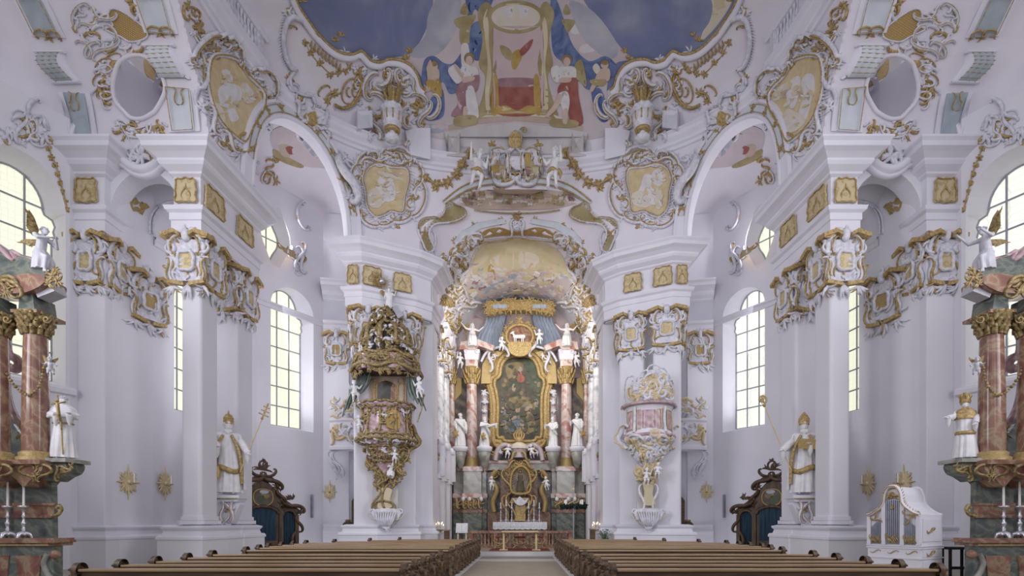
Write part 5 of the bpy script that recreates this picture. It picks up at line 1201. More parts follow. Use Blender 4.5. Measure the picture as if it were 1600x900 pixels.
def confessional(label):
    t = thing('confessional', label, 'confessional', (-11.95, 23.9, 0))
    o = V((-11.9, 23.95, 0)); u = V((.50, -.866, 0)).normalized() * -1; u = V((.80, .60, 0)); n = V((.60, -.80, 0))
    mp = frame(o, u, (0, 0, 1))
    W = .78
    b = MB('darkwood')
    b.slab([(-W, 0), (-W, 3.0), (-.5, 3.2), (0, 3.75), (.5, 3.2), (W, 3.0), (W, 0)], mp, -.9, 0)
    b.slab([(W, 0), (W, 2.45), (1.0, 2.7), (1.5, 2.35), (1.72, 2.15), (1.72, 2.05), (1.5, 2.0), (1.5, 0)], mp, -.9, -.12)
    b.slab([(-W, 0), (-W, 2.45), (-1.0, 2.7), (-1.5, 2.35), (-1.72, 2.15), (-1.72, 2.05), (-1.5, 2.0), (-1.5, 0)][::-1], mp, -.9, -.12); b.build('cabinet', t)
    c = MB('darkwood')
    for s in (-1, 1):
        for x0, x1, z in ((.68, .86, 2.2), (1.4, 1.56, 1.95)): c.slab([(s * x0, .5), (s * x1, .5), (s * x1, z), (s * x0, z)][::s], mp, 0, .1)
        for p, q, k, w_ in (((0, 3.95), (s * .7, 3.2), 'S', .22), ((s * .7, 3.2), (s * .85, 2.5), 'S', .18), ((s * .9, 2.75), (s * 1.7, 2.1), 'S', .2), ((s * 1.55, 1.95), (s * 1.6, 1.2), 'S', .16), ((s * 1.6, 1.1), (s * 1.5, .5), 'C', .14), ((s * .1, 3.9), (s * .45, 4.1), 'C', .16)):
            c.stroke(scroll(p, q, k, s, 5), w_, mp, w_ * 1.3, lift=.6)
        c.leafy((s * .62, 3.3), .28, mp, 7, 0, 2 * PI, .1); c.leafy((s * 1.2, 2.7), .35, mp, 8, .3, 2.8, .12); c.leafy((s * 1.68, 2.15), .22, mp, 7, 0, 2 * PI, .09); c.leafy((s * .8, 2.5), .24, mp, 7, 0, 2 * PI, .09)
        c.stroke(arc((s * 1.13, 1.95), .28, 0, PI, 12, .24), .14, mp, .18, taper='none')
    c.stroke(arc((0, 2.02), .66, 0, PI, 14, .34), .18, mp, .22, taper='none'); c.stroke(arc((0, 3.15), .66, .2, PI - .2, 14, .62), .16, mp, .22, taper='none')
    c.stroke(arc((0, 4.28), .17, 0, 2 * PI, 16, .2), .10, mp, .12, taper='none'); c.leafy((0, 4.05), .45, mp, 10, .2, PI - .2, .13); c.leafy((0, 4.5), .14, mp, 5, 0, PI, .07); c.build('carved_cornice', t)
    c = MB('oil_brown'); pic = [(.42 * cos(a), 2.78 + .44 * sin(a) * (1 + .12 * cos(2 * a))) for a in [2 * PI * i / 20 for i in range(20)]]; c.slab(pic, mp, 0, .03)
    for m_, x, z, a, b_ in (('oil_green', -.1, 2.7, .2, .2), ('oil_ochre', .14, 2.85, .14, .12), ('oil_skin', -.04, 2.86, .06, .1), ('cloud_grey', .05, 3.05, .2, .1)): c.mat(m_).slab([(x + a * cos(q), z + b_ * sin(q)) for q in [2 * PI * i / 10 for i in range(10)]], mp, .03, .034)
    c.build('painting', t); c = MB('goldmatte'); c.stroke(pic + pic[:1], .06, mp, taper='none', lift=.8); c.build('picture_frame', t)
    for x, w_, z0, z1 in ((0, .55, .72, 2.28), (1.13, .26, .3, 2.12), (-1.13, .26, .3, 2.12)):
        c = MB('bluecloth'); h = 0.04 if abs(x) < .1 else -.07
        c.grid([[mp(x - w_ + 2 * w_ * k / 30, lerp(z0, z1 - .12 * abs(k / 15 - 1) ** 2, j / 3), h + .035 * sin(k * 1.35 + .3 * j) * (1 - .2 * j)) for k in range(31)] for j in range(4)], True, flip=True); c.build('curtain', t)
    c = MB('darkwood'); c.slab([(-.62, 0), (.62, 0), (.62, .75), (-.62, .75)], mp, 0, .1); c.build('kneeling_door', t)
def fittings():
    S = SIDE()
    sconce((-14.28, 18.85, 3.1), (.33, 1, 0), .53, 'gilt star sconce %s on the transept wall side, nearest the side altar' % S)
    sconce((-13.88, 20.2, 3.15), (.12, 1, 0), .55, 'gilt star sconce on the %s below the narrow window' % S)
    sconce((-10.32, 28.05, 3.3), (1, .1, 0), .52, 'gilt star sconce on the %s aisle pilaster near the dark door' % S)
    for x, y, z0, z1, u in ((-15.62, 18.0, 1.75, 3.0, 0), (-11.0, 27.4, 1.85, 3.1, 1)):
        b = MB('leadgrey'); b.box(x - .07, x + .07, y - .12, y - .02, z0, z1); b.mat('pipe').box(x - .05, x + .05, y - .13, y - .12, z0 + .05, z1 - .05)
        tag(b.build('column_speaker', bevel=.01), 'slim grey column loudspeaker %s' % ('on the %s front pier' % S if not u else 'on the %s aisle wall beside the pilaster' % S), 'loudspeaker')
    confessional('dark carved confessional with blue curtains standing half behind the %s column pair' % S)
    b = MB('plaster'); b.lathe([(.2, 0), (.22, .04), (.1, .08)], (-11.72, 26.6, 2.4), 16, axis=V((.8, -.6, 0))); tag(b.build('wall_disc'), 'small round white plaque on the %s aisle wall below the tall window' % S, 'plaque')
    # dark door beside the chancel pier
    d = MB('walnut'); o = [(0, 0), (.9, 0), (.9, 3.0), (.75, 3.2), (.55, 3.3), (.3, 3.15), (.1, 2.95), (0, 2.8)]
    mp = frame((-9.2, 28.3, 0), (.9, .25, 0), (0, 0, 1)); d.slab(o, mp, 0, .08)
    r = d.build('door_%d' % (1 if MIR[0] > 0 else 2), kind='structure', label='dark wooden aisle door on the %s' % S)
    k = MB('darkwood'); k.stroke(o + o[:1], .1, mp, .2, taper='none'); k.stroke(scroll((.1, 1.9), (.8, 1.0), 'S', 1, 4), .06, mp); k.build('door_frame', r)
    d = MB('darkwood'); bb = V((-8.95, 27.0, 0)); d.lathe([(.12, 0), (.14, .1), (.09, .3), (.07, 1.1), (.1, 1.25), (.26, 1.38), (.3, 1.5), (.2, 1.62), (.12, 1.66)], bb, 14); d.mat('goldbronze').lathe([(.14, 1.66), (.17, 1.7), (.12, 1.76)], bb, 12)
    tag(d.build('holy_water_stand'), 'dark turned stand with a basin by the %s aisle door' % S, 'stand')
    # small white gallery behind the chancel pier
    t = thing('side_gallery', 'small white curved gallery with gilt scrollwork behind the %s chancel pier' % S, 'gallery', (-9.0, 27.5, 5))
    cyl = lambda x, y, h: V((-9.05 + x, 27.35 - .35 * cos(x * 1.1) - h, y))
    b = MB('arch_white'); b.grid([[cyl(-.95 + 2.2 * k / 16, z, d_) for k in range(17)] for z, d_ in ((5.4, -.3), (5.45, .1), (5.6, .12), (5.7, 0), (6.9, 0), (7.0, .08), (7.1, .08), (7.15, -.3))], False, flip=False); b.build('parapet', t)
    w_ = MB('stucco'); g = MB('goldpale'); rocaille(w_, g, cyl, [(-.9, 5.7), (1.1, 5.7), (1.1, 6.9), (-.9, 6.9)], 22, .3, .8, .09, .4, 5); rocaille(w_, g, cyl, [(-.9, 7.1), (1.1, 7.1), (1.1, 7.6), (.6, 7.9), (-.2, 8.3), (-.9, 8.1)], 34, .25, .6, .09, .35, 6)
    q = w_.build('openwork_crest', t); g.build('gilding', q)
    c = MB('stucco'); mp = frame((-9.75, 27.3, 4.1), (1, 0, 0), (0, 0, 1)); c.stroke([(-.12, 1.25), (-.2, .8), (.05, .3), (.2, 0)], .3, mp, .5, lift=.4); c.stroke(scroll((-.2, 1.25), (.1, .2), 'S', 1, 5), .14, mp, .3, lift=1.2); c.stroke(scroll((.1, 1.25), (.3, .0), 'S', 1, 5), .14, mp, .3, lift=1.2); c.leafy((.15, .05), .3, mp, 7, 0, 2 * PI, .1); c.build('console', t)
fittings(); MIR[0] = -1; fittings(); MIR[0] = 1
# ---------------------------------------------------------------- chest organ on the right
def organ():
    t = thing('chest_organ', 'white and gilt chest organ with grey pipes against the right wall', 'organ', (10.4, 14.8, 0))
    o = V((10.31, 14.93, 0)); u = V((.5, -.866, 0)).normalized(); mp = frame(o, u, (0, 0, 1)); n = u.cross(V((0, 0, 1))); W = 1.3; D = 1.3
    b = MB('plaster'); b.slab([(0, 0), (W, 0), (W, .98), (0, .98)], mp, -D, 0); b.build('base_cabinet', t, bevel=.01)
    top = [(0, .98), (W, .98), (W, 1.84), (W - .12, 1.88), (W - .32, 2.04), (W - .42, 2.2), (W - .45, 2.42), (W / 2 + .12, 2.6), (W / 2, 2.64), (W / 2 - .12, 2.6), (.45, 2.42), (.42, 2.2), (.32, 2.04), (.12, 1.88), (0, 1.84)]
    b = MB('plaster'); b.slab(top, mp, -D, -.02); b.build('pipe_case', t)
    b = MB('arch_white'); hd = crom(top[2:], 3)
    b.stroke(hd, .09, mp, .14, taper='none', n=6, lift=.4)
    mb2 = lambda x, y, h: mp(x, y, -D - h); b.stroke(hd, .08, mb2, .1, taper='none', n=6)
    for x in (.04, .42, W - .42, W - .04): b.slab([(x - .05, 1.0), (x + .05, 1.0), (x + .05, 2.2 if .3 < x < 1 else 1.8), (x - .05, 2.2 if .3 < x < 1 else 1.8)], mp, -.02, .04)
    for z in (.96, .9, .62): b.slab([(-.03, z), (W + .03, z), (W + .03, z + .035), (-.03, z + .035)], mp, -D - .03, .03)
    b.build('mouldings', t)
    mb3 = lambda x, y, h: mp(x, y + .03, -D - h); g = MB('gold'); fringe(g, hd, .09, .045, mp, 1, -1); g.stroke(hd, .03, mp, taper='none', lift=3.4); g.stroke(hd, .03, mb3, taper='none', lift=1)
    for p, q in (((.1, 1.8), (.36, 1.62)), ((W - .1, 1.8), (W - .36, 1.62)), ((.46, 2.3), (W / 2, 2.45)), ((W - .46, 2.3), (W / 2, 2.45)), ((.12, 1.72), (.36, 1.95)), ((W - .12, 1.72), (W - .36, 1.95))): g.stroke(scroll(p, q, 'S', 1, 5), .05, mp, lift=1.2)
    g.leafy((W / 2, 2.36), .17, mp, 9, 0, 2 * PI, .06); g.leafy((W / 2, 2.58), .14, mp, 7, 0, PI, .05)
    for x in (.04, .42, W - .42, W - .04): g.leafy((x, 1.02), .08, mp, 6, 0, 2 * PI, .035); g.stroke([(x, 1.5), (x, 1.7)], .025, mp, lift=2)
    for x in (.22, W / 2, W - .22):
        for i in range(7): g.stroke(scroll((x - .13 + .04 * i, 1.04), (x - .12 + .04 * i, 1.2 + .04 * abs(3 - i) * (1 if x == W / 2 else .6)), 'S', 1, 4), .025, mp, lift=2.5)
    for z in (.8, .3): [g.stroke(scroll((x - .12, z), (x + .12, z), 'S', 1, 5), .03, mp, lift=.6) for x in (.2, W / 2, W - .2)]
    g.build('gilded_carving', t)
    for x0, x1, z0, f in ((.1, .37, 1.0, lambda q: 1.5 + .28 * q), (.48, W - .48, 1.0, lambda q: 2.26 - .06 * abs(q - .5)), (W - .37, W - .1, 1.0, lambda q: 1.78 - .28 * q)):
        nn = 7 if x1 - x0 < .35 else 9
        for i in range(nn):
            q = (i + .5) / nn; x = lerp(x0, x1, q); c = MB('pipe'); c.lathe([(.006, z0 + .02), (.019, z0 + .16), (.019, f(q))], mp(x, 0, .015), 8); c.build('organ_pipe', t)
    s_ = MB('gold'); s_.slab([(W / 2 + .06 * (1 if i % 2 == 0 else .4) * cos(PI * i / 5), 2.05 + .09 * (1 if i % 2 == 0 else .4) * sin(PI * i / 5)) for i in range(10)], mp, .04, .06); s_.build('gilt_star', t)
    ms2 = lambda x, y, h: mp(W + h, y, -x)
    for z0, z1 in ((1.1, 1.72), (.68, .88), (.1, .56)):
        c = MB('arch_white'); c.slab([(.12, z0), (D - .12, z0), (D - .12, z1), (.12, z1)], ms2, 0, .02); c.mat('goldmatte').stroke(scroll((.34, (z0 + z1) / 2), (.72, (z0 + z1) / 2), 'S', 1, 5), .05, ms2, lift=1.4); c.leafy((D / 2, (z0 + z1) / 2), .09, ms2, 6, 0, 2 * PI, .04); c.build('side_panel', t)
organ()
b = MB('black'); b0 = V((12.6, 14.6, 0))
t = thing('organ_bench', 'dark wooden organ bench between the white organ and the right side altar', 'bench', b0)
b.box(12.25, 12.95, 14.4, 14.8, .86, .93); b.build('bench_top', t)
for x, y in ((12.3, 14.45), (12.86, 14.45), (12.3, 14.72), (12.86, 14.72)):
    b = MB('black'); b.box(x, x + .06, y, y + .05, 0, .86); b.build('leg', t)
b = MB('black'); b.box(12.36, 12.86, 14.46, 14.5, .3, .38); b.build('stretcher', t)
# ---------------------------------------------------------------- chancel: galleries and high altar
def chancel_side():
    S = SIDE(); mp = frame((-4.36, 0, 0), (0, 1, 0), (0, 0, 1))
    b = MB('plaster'); b.box(-5.6, -5.4, 27.6, 36.4, 0, 13.3); b.build('wall_chancel_' + S, kind='structure', label='plain white wall behind the %s choir columns' % S)
    t = thing('choir_gallery', 'white and rose marble choir gallery with blue marbled columns, %s of the high altar' % S, 'gallery', (-4.7, 30, 0))
    b = MB('plaster'); b.box(-5.4, -4.5, 27.6, 34.6, 0, 4.2); b.build('stall_wall', t)
    for y in (27.75, 29.9, 32.0): b = MB('plaster'); b.box(-4.62, -4.3, y, y + .85, 0, 4.0); b.mat('arch_white').box(-4.7, -4.22, y - .08, y + .93, 4.0, 4.25); b.mat('gold').stroke([(y + .05, 3.6), (y + .05, 2.4)], .12, mp, .2, lift=1); b.build('pedestal', t)
    b = MB('marble_pinkgrey'); b.box(-4.9, -4.5, 27.6, 34.6, 4.2, 6.1); b.build('parapet', t)
    for y in (28.1, 30.3, 32.4):
        b = MB('arch_white'); g = MB('gold'); b.stroke([(y - .1, 6.1), (y + .15, 5.4), (y - .05, 4.7), (y + .1, 4.2)], .42, mp, .6, taper='none', lift=.2); b.stroke(spiral((y, 6.0), .3, 0, 1.4), .16, mp, .4, lift=.8)
        g.leafy((y, 5.2), .4, mp, 8, 0, 2 * PI, .12); g.stroke(scroll((y + .3, 6.0), (y + .2, 4.4), 'S', 1, 4), .12, mp, .2, lift=1.4); b.build('scroll_pilaster', t); g.build('gilding', t)
    b = MB('arch_white'); b.box(-5.0, -4.3, 27.6, 34.6, 6.1, 6.4); b.build('handrail', t)
    for y in (28.0, 30.35, 32.6):
        c = MB('marble_blue'); c.lathe([(.40, 6.4), (.40, 6.55), (.33, 6.65), (.32, 8.5), (.29, 11.0)], (-4.72, y, 0), 18); c.build('marbled_column', t)
        capital(t, (-4.40, y, 11.0), (0, 1, 0), .8, 1.25, int(y * 3), True); capital(t, (-4.72, y - .34, 11.0), (1, 0, 0), .8, 1.25, int(y * 5), True)
        e = MB('arch_white'); e.mould([(-5.2, y - .42), (-4.36, y - .42), (-4.36, y + .42), (-5.2, y + .42)], [(0, 12.2), (.05, 12.3), (.05, 12.6), (.16, 12.8), (.26, 13.0), (.28, 13.2), (-.4, 13.25)]); e.build('entablature_block', t)
    # votive candle rack by the gallery
    for nm in (1,):
        b0 = V((xat(687, 26.6), 26.55, .0)); q = thing('candle_rack', 'votive candle stand with burning candles on the %s below the choir gallery' % S, 'candle stand', b0)
        m = MB('goldbronze'); m.lathe([(.2, 0), (.2, .03), (.03, .08), (.025, 1.15), (.28, 1.18), (.30, 1.24), (.27, 1.25)], b0, 14); m.build('stand', q)
        for k in range(7):
            a = 2 * PI * k / 7; c = b0 + V((.2 * cos(a), .2 * sin(a), 1.25)); m = MB('wax'); h = .18 + .12 * ((k * 3) % 4) / 3; m.lathe([(.022, 0), (.022, h)], c, 7); ck = m.build('candle', q)
            m = MB('flame'); m.lathe([(.004, h), (.02, h + .04), (.003, h + .10)], c, 7); m.build('flame', ck)
chancel_side(); MIR[0] = -1; chancel_side(); MIR[0] = 1
YA = 34.0; UA = YA / FL
def pl(Y): return lambda x, y, h: at(x, y, Y) + V((0, -h * Y / FL, 0))
def lath(mb, px, y0, prof, Y, n=18, **k):
    """lathe whose profile is (half width px, py)"""
    u = Y / FL; mb.lathe([(r * u, zat(y, Y)) for r, y in sorted(prof, key=lambda q: -q[1])], (xat(px, Y), Y, 0), n, **k); return mb
A = thing('high_altar', 'high altar of red and grey marble with gilt frame around a dark painting', 'altar', at(811, 845, YA))
AX = 811
def sy(x, s): return AX + s * (AX - x) if s > 0 else x
def both(f):
    for s in (-1, 1): f(s, lambda x: x if s < 0 else 2 * AX - x)
mpA = pl(YA); mpB = pl(YA + .9)
m = MB('marble_pinkgrey'); m.slab([(700, 845), (700, 560), (720, 500), (760, 480), (862, 480), (902, 500), (922, 560), (922, 845)], pl(YA + 1.6), -6, 0); m.build('back_wall', A)
def al(s, X):
    c = MB('marble_dark'); c.slab([(X(712), 730), (X(712), 592), (X(730), 592), (X(730), 730)][::-s], mpB, -8, 6); c.mat('goldmatte').slab([(X(712), 590), (X(722), 594), (X(722), 616), (X(712), 628)][::-s], mpB, 6, 8); c.build('side_niche', A)
    for x, w in ((737, 8.6), (706, 4.6)):
        c = MB('marble_red'); Y = YA - .2 if w > 5 else YA + .2
        c.mat('goldmatte'); lath(c, X(x), 0, [(w * 1.55, 733), (w * 1.55, 728), (w * 1.3, 726), (w * 1.35, 722), (w * 1.1, 719), (w * 1.12, 716)], Y); c.mat('marble_red'); lath(c, X(x), 0, [(w, 716), (w * 1.02, 680), (w * .92, 600)], Y); c.build('column', A)
        g = MB('gold'); lath(g, X(x), 0, [(w * 1.1, 601), (w * 1.15, 590), (w * 1.3, 578), (w * 1.5, 575)], Y); cz = lambda a_, y_, h: V((xat(X(x), Y), Y, zat(y_, Y))) + V((sin(a_), -cos(a_), 0)) * ((w * 1.1 + (598 - y_) * .02 * w + h) * Y / FL)
        for r_ in range(3):
            for k in range(10): a0 = 2 * PI * (k + .5 * r_) / 10; g.tube([cz(a0, 600 - 7 * r_, 0), cz(a0, 595 - 7 * r_, 1.0), cz(a0, 592 - 7 * r_, 2.0)], [1.7 * UA, 1.8 * UA, .5 * UA], 5)
        g.build('gilt_capital', A)
        c = MB('marble_red'); c.slab([(X(x - w * 1.1), 575), (X(x + w * 1.1), 575), (X(x + w * 1.1), 562), (X(x - w * 1.1), 562)][::-1], pl(Y - w * UA), -w * 2, 0)
        c.mat('arch_white').slab([(X(x - w * 1.2), 562), (X(x + w * 1.2), 562), (X(x + w * 1.45), 546), (X(x - w * 1.45), 546)][::-1], pl(Y - w * UA), -w * 2, 1)
        for q in (-1, 1): c.stroke(spiral((X(x + q * w), 549), 4, 0, 1.3), 2.2, pl(Y - w * UA), lift=1)
        c.build('impost', A)
    c = MB('marble_red'); c.slab([(X(718), 546), (X(720), 534), (X(748), 530), (X(772), 540), (X(770), 548), (X(748), 540), (X(744), 546)], pl(YA - .7), -22, 0); c.slab([(X(700), 546), (X(700), 538), (X(714), 538), (X(714), 546)], pl(YA - .1), -14, 0); c.build('cornice', A)
    # pedestals
    c = MB('marble_grey')
    for x0, x1, dy in ((724, 752, -.85), (709, 724, -.45), (752, 760, -.3)):
        Y = YA + dy; M_ = pl(Y); W_ = lambda a, b_: [(X(x0 - b_), a), (X(x1 + b_), a)]
        for m_, y0, y1, o_ in (('marble_red', 729, 736, 2), ('marble_grey', 736, 771, 0), ('marble_red', 771, 778, 1.6), ('marble_dark', 778, 796, .5), ('marble_brown', 796, 801, 1.5), ('marble_green', 801, 848, .2)):
            c.mat(m_).slab([(X(x0 - o_), y1), (X(x1 + o_), y1), (X(x1 + o_), y0), (X(x0 - o_), y0)], M_, -24, o_)
    c.build('pedestal', A)
    g = MB('gold'); M_ = pl(YA - .9)
    for x in (714, 724, 732, 740, 748): g.leafy((X(x), 787), 9, M_, 9, 0, 2 * PI, 3); g.stroke(scroll((X(x - 4), 780), (X(x + 4), 793), 'S', 1, 5), 3, M_, lift=1.4)
    for x in (724, 734, 752): g.mat('statue').ball(M_(X(x), 780, 3), (3 * UA, 3 * UA, 3.6 * UA), 10, 7); g.mat('gold')
    g.build('gilt_frieze', A)
    # inner columns and scrolls beside the painting
    c = MB('marble_pinkgrey'); lath(c, X(757), 0, [(5.5, 716), (5.5, 680), (5, 622)], YA + .5, 14); c.mat('stucco'); M_ = pl(YA + .2)
    c.leafy((X(757), 614), 7, M_, 13, 0, 2 * PI, 3.6); c.leafy((X(758), 628), 6.5, M_, 12, 0, 2 * PI, 3.4); c.leafy((X(757), 642), 5, M_, 11, 0, 2 * PI, 3); c.build('inner_column', A)
    c = MB('stucco'); M_ = pl(YA - .1); arcp = crom([(X(752), 566), (X(760), 552), (X(774), 545), (X(786), 542)], 6); c.stroke(arcp, 4, M_, 5, taper='none', lift=.6); c.stroke(scroll((X(764), 580), (X(770), 552), 'S', s, 5), 5, M_, 5, lift=.8); c.leafy((X(766), 562), 8, M_, 7, 0, 2 * PI, 3); c.leafy((X(774), 556), 6, M_, 7, 0, 2 * PI, 2.4); c.stroke(scroll((X(788), 535), (X(792), 556), 'S', s, 6), 6, M_, 7, lift=.8)
    c.mat('goldmatte').slab([(X(752), 600), (X(754), 570), (X(762), 556), (X(776), 549), (X(786), 552), (X(776), 562), (X(768), 576), (X(766), 600)][::-s], pl(YA + .3), 0, 3); c.build('upper_scroll', A)
    # lower gilt buttress scrolls, marble of the tabernacle
    c = MB('goldmatte'); M_ = pl(YA - .7); bt = crom([(X(776), 736), (X(768), 748), (X(776), 766), (X(770), 784), (X(772), 800)], 6); c.stroke(bt, 8, M_, 12, taper='none', n=8, lift=.4); c.mat('gold').stroke(bt, 3, M_, 4, taper='none', lift=2.6); c.stroke(spiral((X(772), 742), 6, 0, 1.4), 3, M_, lift=2); c.leafy((X(775), 738), 9, M_, 8, 0, 2 * PI, 3); c.build('scroll_buttress', A)
    c = MB('marble_brown'); c.slab([(X(782), 830), (X(782), 735), (X(796), 735), (X(796), 830)], pl(YA - .3), -14, 0); c.mat('marble_grey').slab([(X(762), 735), (X(762), 720), (X(796), 720), (X(796), 735)], pl(YA - .4), -14, 2); c.mat('marble_red').slab([(X(760), 724), (X(760), 720), (X(797), 720), (X(797), 724)], pl(YA - .4), 0, 4); c.mat('marble_dark').slab([(X(756), 840), (X(756), 735), (X(784), 735), (X(784), 840)], pl(YA + .1), -14, 0); c.mat('marble_brown').slab([(X(762), 840), (X(762), 800), (X(786), 800), (X(786), 840)], pl(YA - .1), -12, 4); c.build('tabernacle_wing', A)
    c = MB('marble_pinkgrey'); c.stroke(crom([(X(774), 720), (X(778), 704), (X(788), 696), (X(798), 700)], 5), 9, pl(YA - .5), 10, taper='none', lift=.4); c.mat('stucco').leafy((X(782), 706), 7, pl(YA - .7), 8, 0, 2 * PI, 2.6); c.mat('gold').leafy((X(772), 712), 9, pl(YA - .6), 9, 0, 2 * PI, 3); c.build('upper_volute', A)
    # curtain
    c = MB('bluedrape'); M_ = pl(YA + 1.3); n = 26
    rows = [[M_(X(lerp(x0, x1, k / n)), lerp(y0, y1, k / n) , 2 + 2.2 * sin(k * 1.5)) for k in range(n + 1)] for (x0, y0), (x1, y1) in (((762, 486), (792, 486)), ((758, 505), (790, 500)), ((745, 528), (786, 516)), ((738, 552), (782, 545)))]
    c.grid(rows, True, flip=s > 0); c.build('curtain', A, 'blue grey gathered curtain')
    c = MB('goldmatte')
    c.slab(crom([(X(718), 640), (X(720), 600), (X(730), 560), (X(716), 540), (X(708), 560), (X(706), 600)], 4), pl(YA + 1.5), 0, 3) if False else c.leafy((X(726), 512), 10, pl(YA), 9, 0, 2 * PI, 4); c.build('gilt_leaf', A)
both(al)
# painting with frame
pic = crom([(777, 682), (778, 640), (776, 616), (773, 604), (774, 594), (781, 588), (783, 574), (790, 562), (802, 557), (812, 556), (822, 557), (833, 562), (840, 574), (843, 588), (849, 594), (850, 604), (847, 616), (846, 640), (846, 682), (838, 684), (832, 690), (791, 690), (786, 684)], 3, True)
M_ = pl(YA + .5); m = MB('oil_dark'); m.slab(pic, M_, 0, 1)
OP = [('oil_green', [(820, 560), (834, 562), (846, 600), (846, 650), (832, 620), (826, 590)]), ('oil_ochre', [(790, 572), (806, 566), (818, 570), (812, 590), (796, 596)]), ('oil_red', [(803, 580), (812, 582), (820, 592), (814, 598), (804, 592)]), ('oil_skin', [(810, 574), (815, 574), (816, 584), (810, 583)]), ('oil_skin', [(800, 600), (806, 602), (804, 612), (799, 608)]), ('oil_brown', [(784, 590), (800, 598), (796, 620), (784, 610)]),
      ('oil_brown', [(814, 605), (820, 605), (820, 650), (814, 650)]), ('oil_blue', [(788, 640), (796, 645), (798, 672), (788, 675), (786, 655)]), ('oil_blue', [(802, 650), (812, 652), (820, 664), (806, 670), (800, 662)]), ('oil_ochre', [(822, 645), (832, 648), (838, 672), (826, 672)]), ('oil_skin', [(790, 630), (795, 630), (795, 638), (790, 638)]), ('oil_skin', [(806, 634), (812, 634), (812, 644), (806, 644)]), ('oil_skin', [(824, 636), (829, 636), (829, 645), (824, 645)]), ('oil_skin', [(836, 624), (841, 626), (840, 636), (835, 634)]), ('oil_ochre', [(796, 622), (828, 622), (836, 640), (818, 636), (800, 640)]), ('oil_ochre', [(800, 670), (824, 670), (828, 678), (798, 678)])]
rg = random.Random(14)
for k in range(120):
    x, y = (rg.uniform(784, 840), rg.uniform(624, 676)) if k > 45 else (rg.uniform(784, 842), rg.uniform(568, 624)); a = rg.uniform(1.6, 5); b_ = rg.uniform(1.2, 3.4); th = rg.uniform(0, 3)
    OP.append((rg.choice(['oil_skin', 'oil_ochre', 'oil_blue', 'oil_brown', 'oil_green', 'oil_dark', 'oil_brown', 'oil_dark'] if k > 45 else ['oil_dark', 'oil_brown', 'oil_green', 'oil_ochre', 'oil_dark']), [(x + a * cos(q) * cos(th) - b_ * sin(q) * sin(th), y + a * cos(q) * sin(th) + b_ * sin(q) * cos(th)) for q in [2 * PI * i / 8 for i in range(8)]]))
for k, (mm, po) in enumerate(OP): m.mat(mm).slab(crom(po, 3, True), M_, 1, 1.1 + .015 * k)
m.build('altar_painting', A)
g = MB('gold'); cl = pic + pic[:1]; g.slab([(811 + (x - 811) * 1.3, 624 + (y - 624) * 1.13) for x, y in pic], pl(YA + .6), 0, 2.4); g.stroke(cl, 6, M_, 6, taper='none', n=7, lift=.5)
for k, (r_, w_) in enumerate(((1.10, 9), (1.2, 7))): g.stroke([(811 + (x - 811) * (r_ + .08), 622 + (y - 622) * (r_ - .02)) for x, y in cl], w_, M_, 6 - k, taper='none', n=7, lift=.2)
fringe(g, [(811 + (x - 811) * 1.22, 622 + (y - 622) * 1.14) for x, y in cl], 9, 4, M_, 1, -1)
rg = random.Random(3)
for i in range(0, len(cl), 1): x, y = cl[i]; g.leafy((811 + (x - 811) * 1.2, 622 + (y - 622) * 1.09), 5, M_, 6, 0, 2 * PI, 2.2, .6, rg)
for s in (-1, 1): g.stroke(scroll((811 + s * 36, 684), (811 + s * 12, 696), 'C', s, 5), 7, M_, 6, lift=.8); g.leafy((811 + s * 30, 690), 9, M_, 8, 0, 2 * PI, 3); g.leafy((811 + s * 44, 600), 10, M_, 8, 0, 2 * PI, 3)
g.build('gilt_frame', A)
# lamb medallion, gilt desk and canopy
M_ = pl(YA - .3); c = MB('marble_brown'); c.slab([(812 + 20 * cos(a), 526 + 17 * sin(a)) for a in [2 * PI * i / 24 for i in range(24)]], M_, -4, 0); c.build('medallion', A)
g = MB('gold'); el = [(812 + 21 * cos(a), 526 + 18 * sin(a)) for a in [2 * PI * i / 26 for i in range(27)]]; g.stroke(el, 5, M_, 5, taper='none', lift=.5); fringe(g, el, 8, 3, M_, 1, -1)
for a in range(12): q = 2 * PI * a / 12; g.leafy((812 + 25 * cos(q), 524 + 22 * sin(q)), 7, M_, 6, 0, 2 * PI, 2.4)
g.slab(crom([(794, 538), (812, 536), (830, 538), (827, 552), (818, 558), (806, 558), (797, 552)], 4, True), M_, 0, 6)
for k in range(7): g.stroke([(798 + 4.6 * k, 540), (799 + 4.2 * k, 554)], 2.4, M_, lift=3.2)
g.leafy((812, 500), 9, M_, 8, 0, 2 * PI, 3); g.build('gilt_surround', A)
c = MB('statue'); f = pl(YA - .5); c.cap(f(804, 526, 0), f(818, 526, 0), 3 * UA, 3.4 * UA, 9); c.cap(f(804, 525, 0), f(801, 520, 0), 1.8 * UA, 1.6 * UA, 8); c.cap(f(801, 519.5, 0), f(798, 521, 0), 1.9 * UA, 1.1 * UA, 8); c.cap(f(802.5, 518, .8), f(805, 519.5, 1.2), .6 * UA, .4 * UA, 6)
lb = remesh(c, .02)
for x in (804, 806.5, 815.5, 818): lb.tube([f(x, 527, 0), f(x - .4, 532, 0), f(x, 536.5, 0)], [1.1 * UA, .8 * UA, .7 * UA], 6)
lb.tube([f(818.5, 525, 0), f(821, 528, 0)], [.8 * UA, .4 * UA], 6); tag(lb.build('lamb_figure'), 'small white carved lamb standing in the round gilt medallion above the altar painting', 'lamb')
g = MB('gold'); M_ = pl(YA - .4); top = crom([(760, 478), (766, 472), (784, 472), (796, 468), (812, 470), (828, 468), (840, 472), (858, 472), (864, 478), (862, 490), (842, 486), (812, 484), (782, 486), (762, 490)], 4, True)
M_ = pl(YA - .2); g.slab(top, M_, -16, 0)
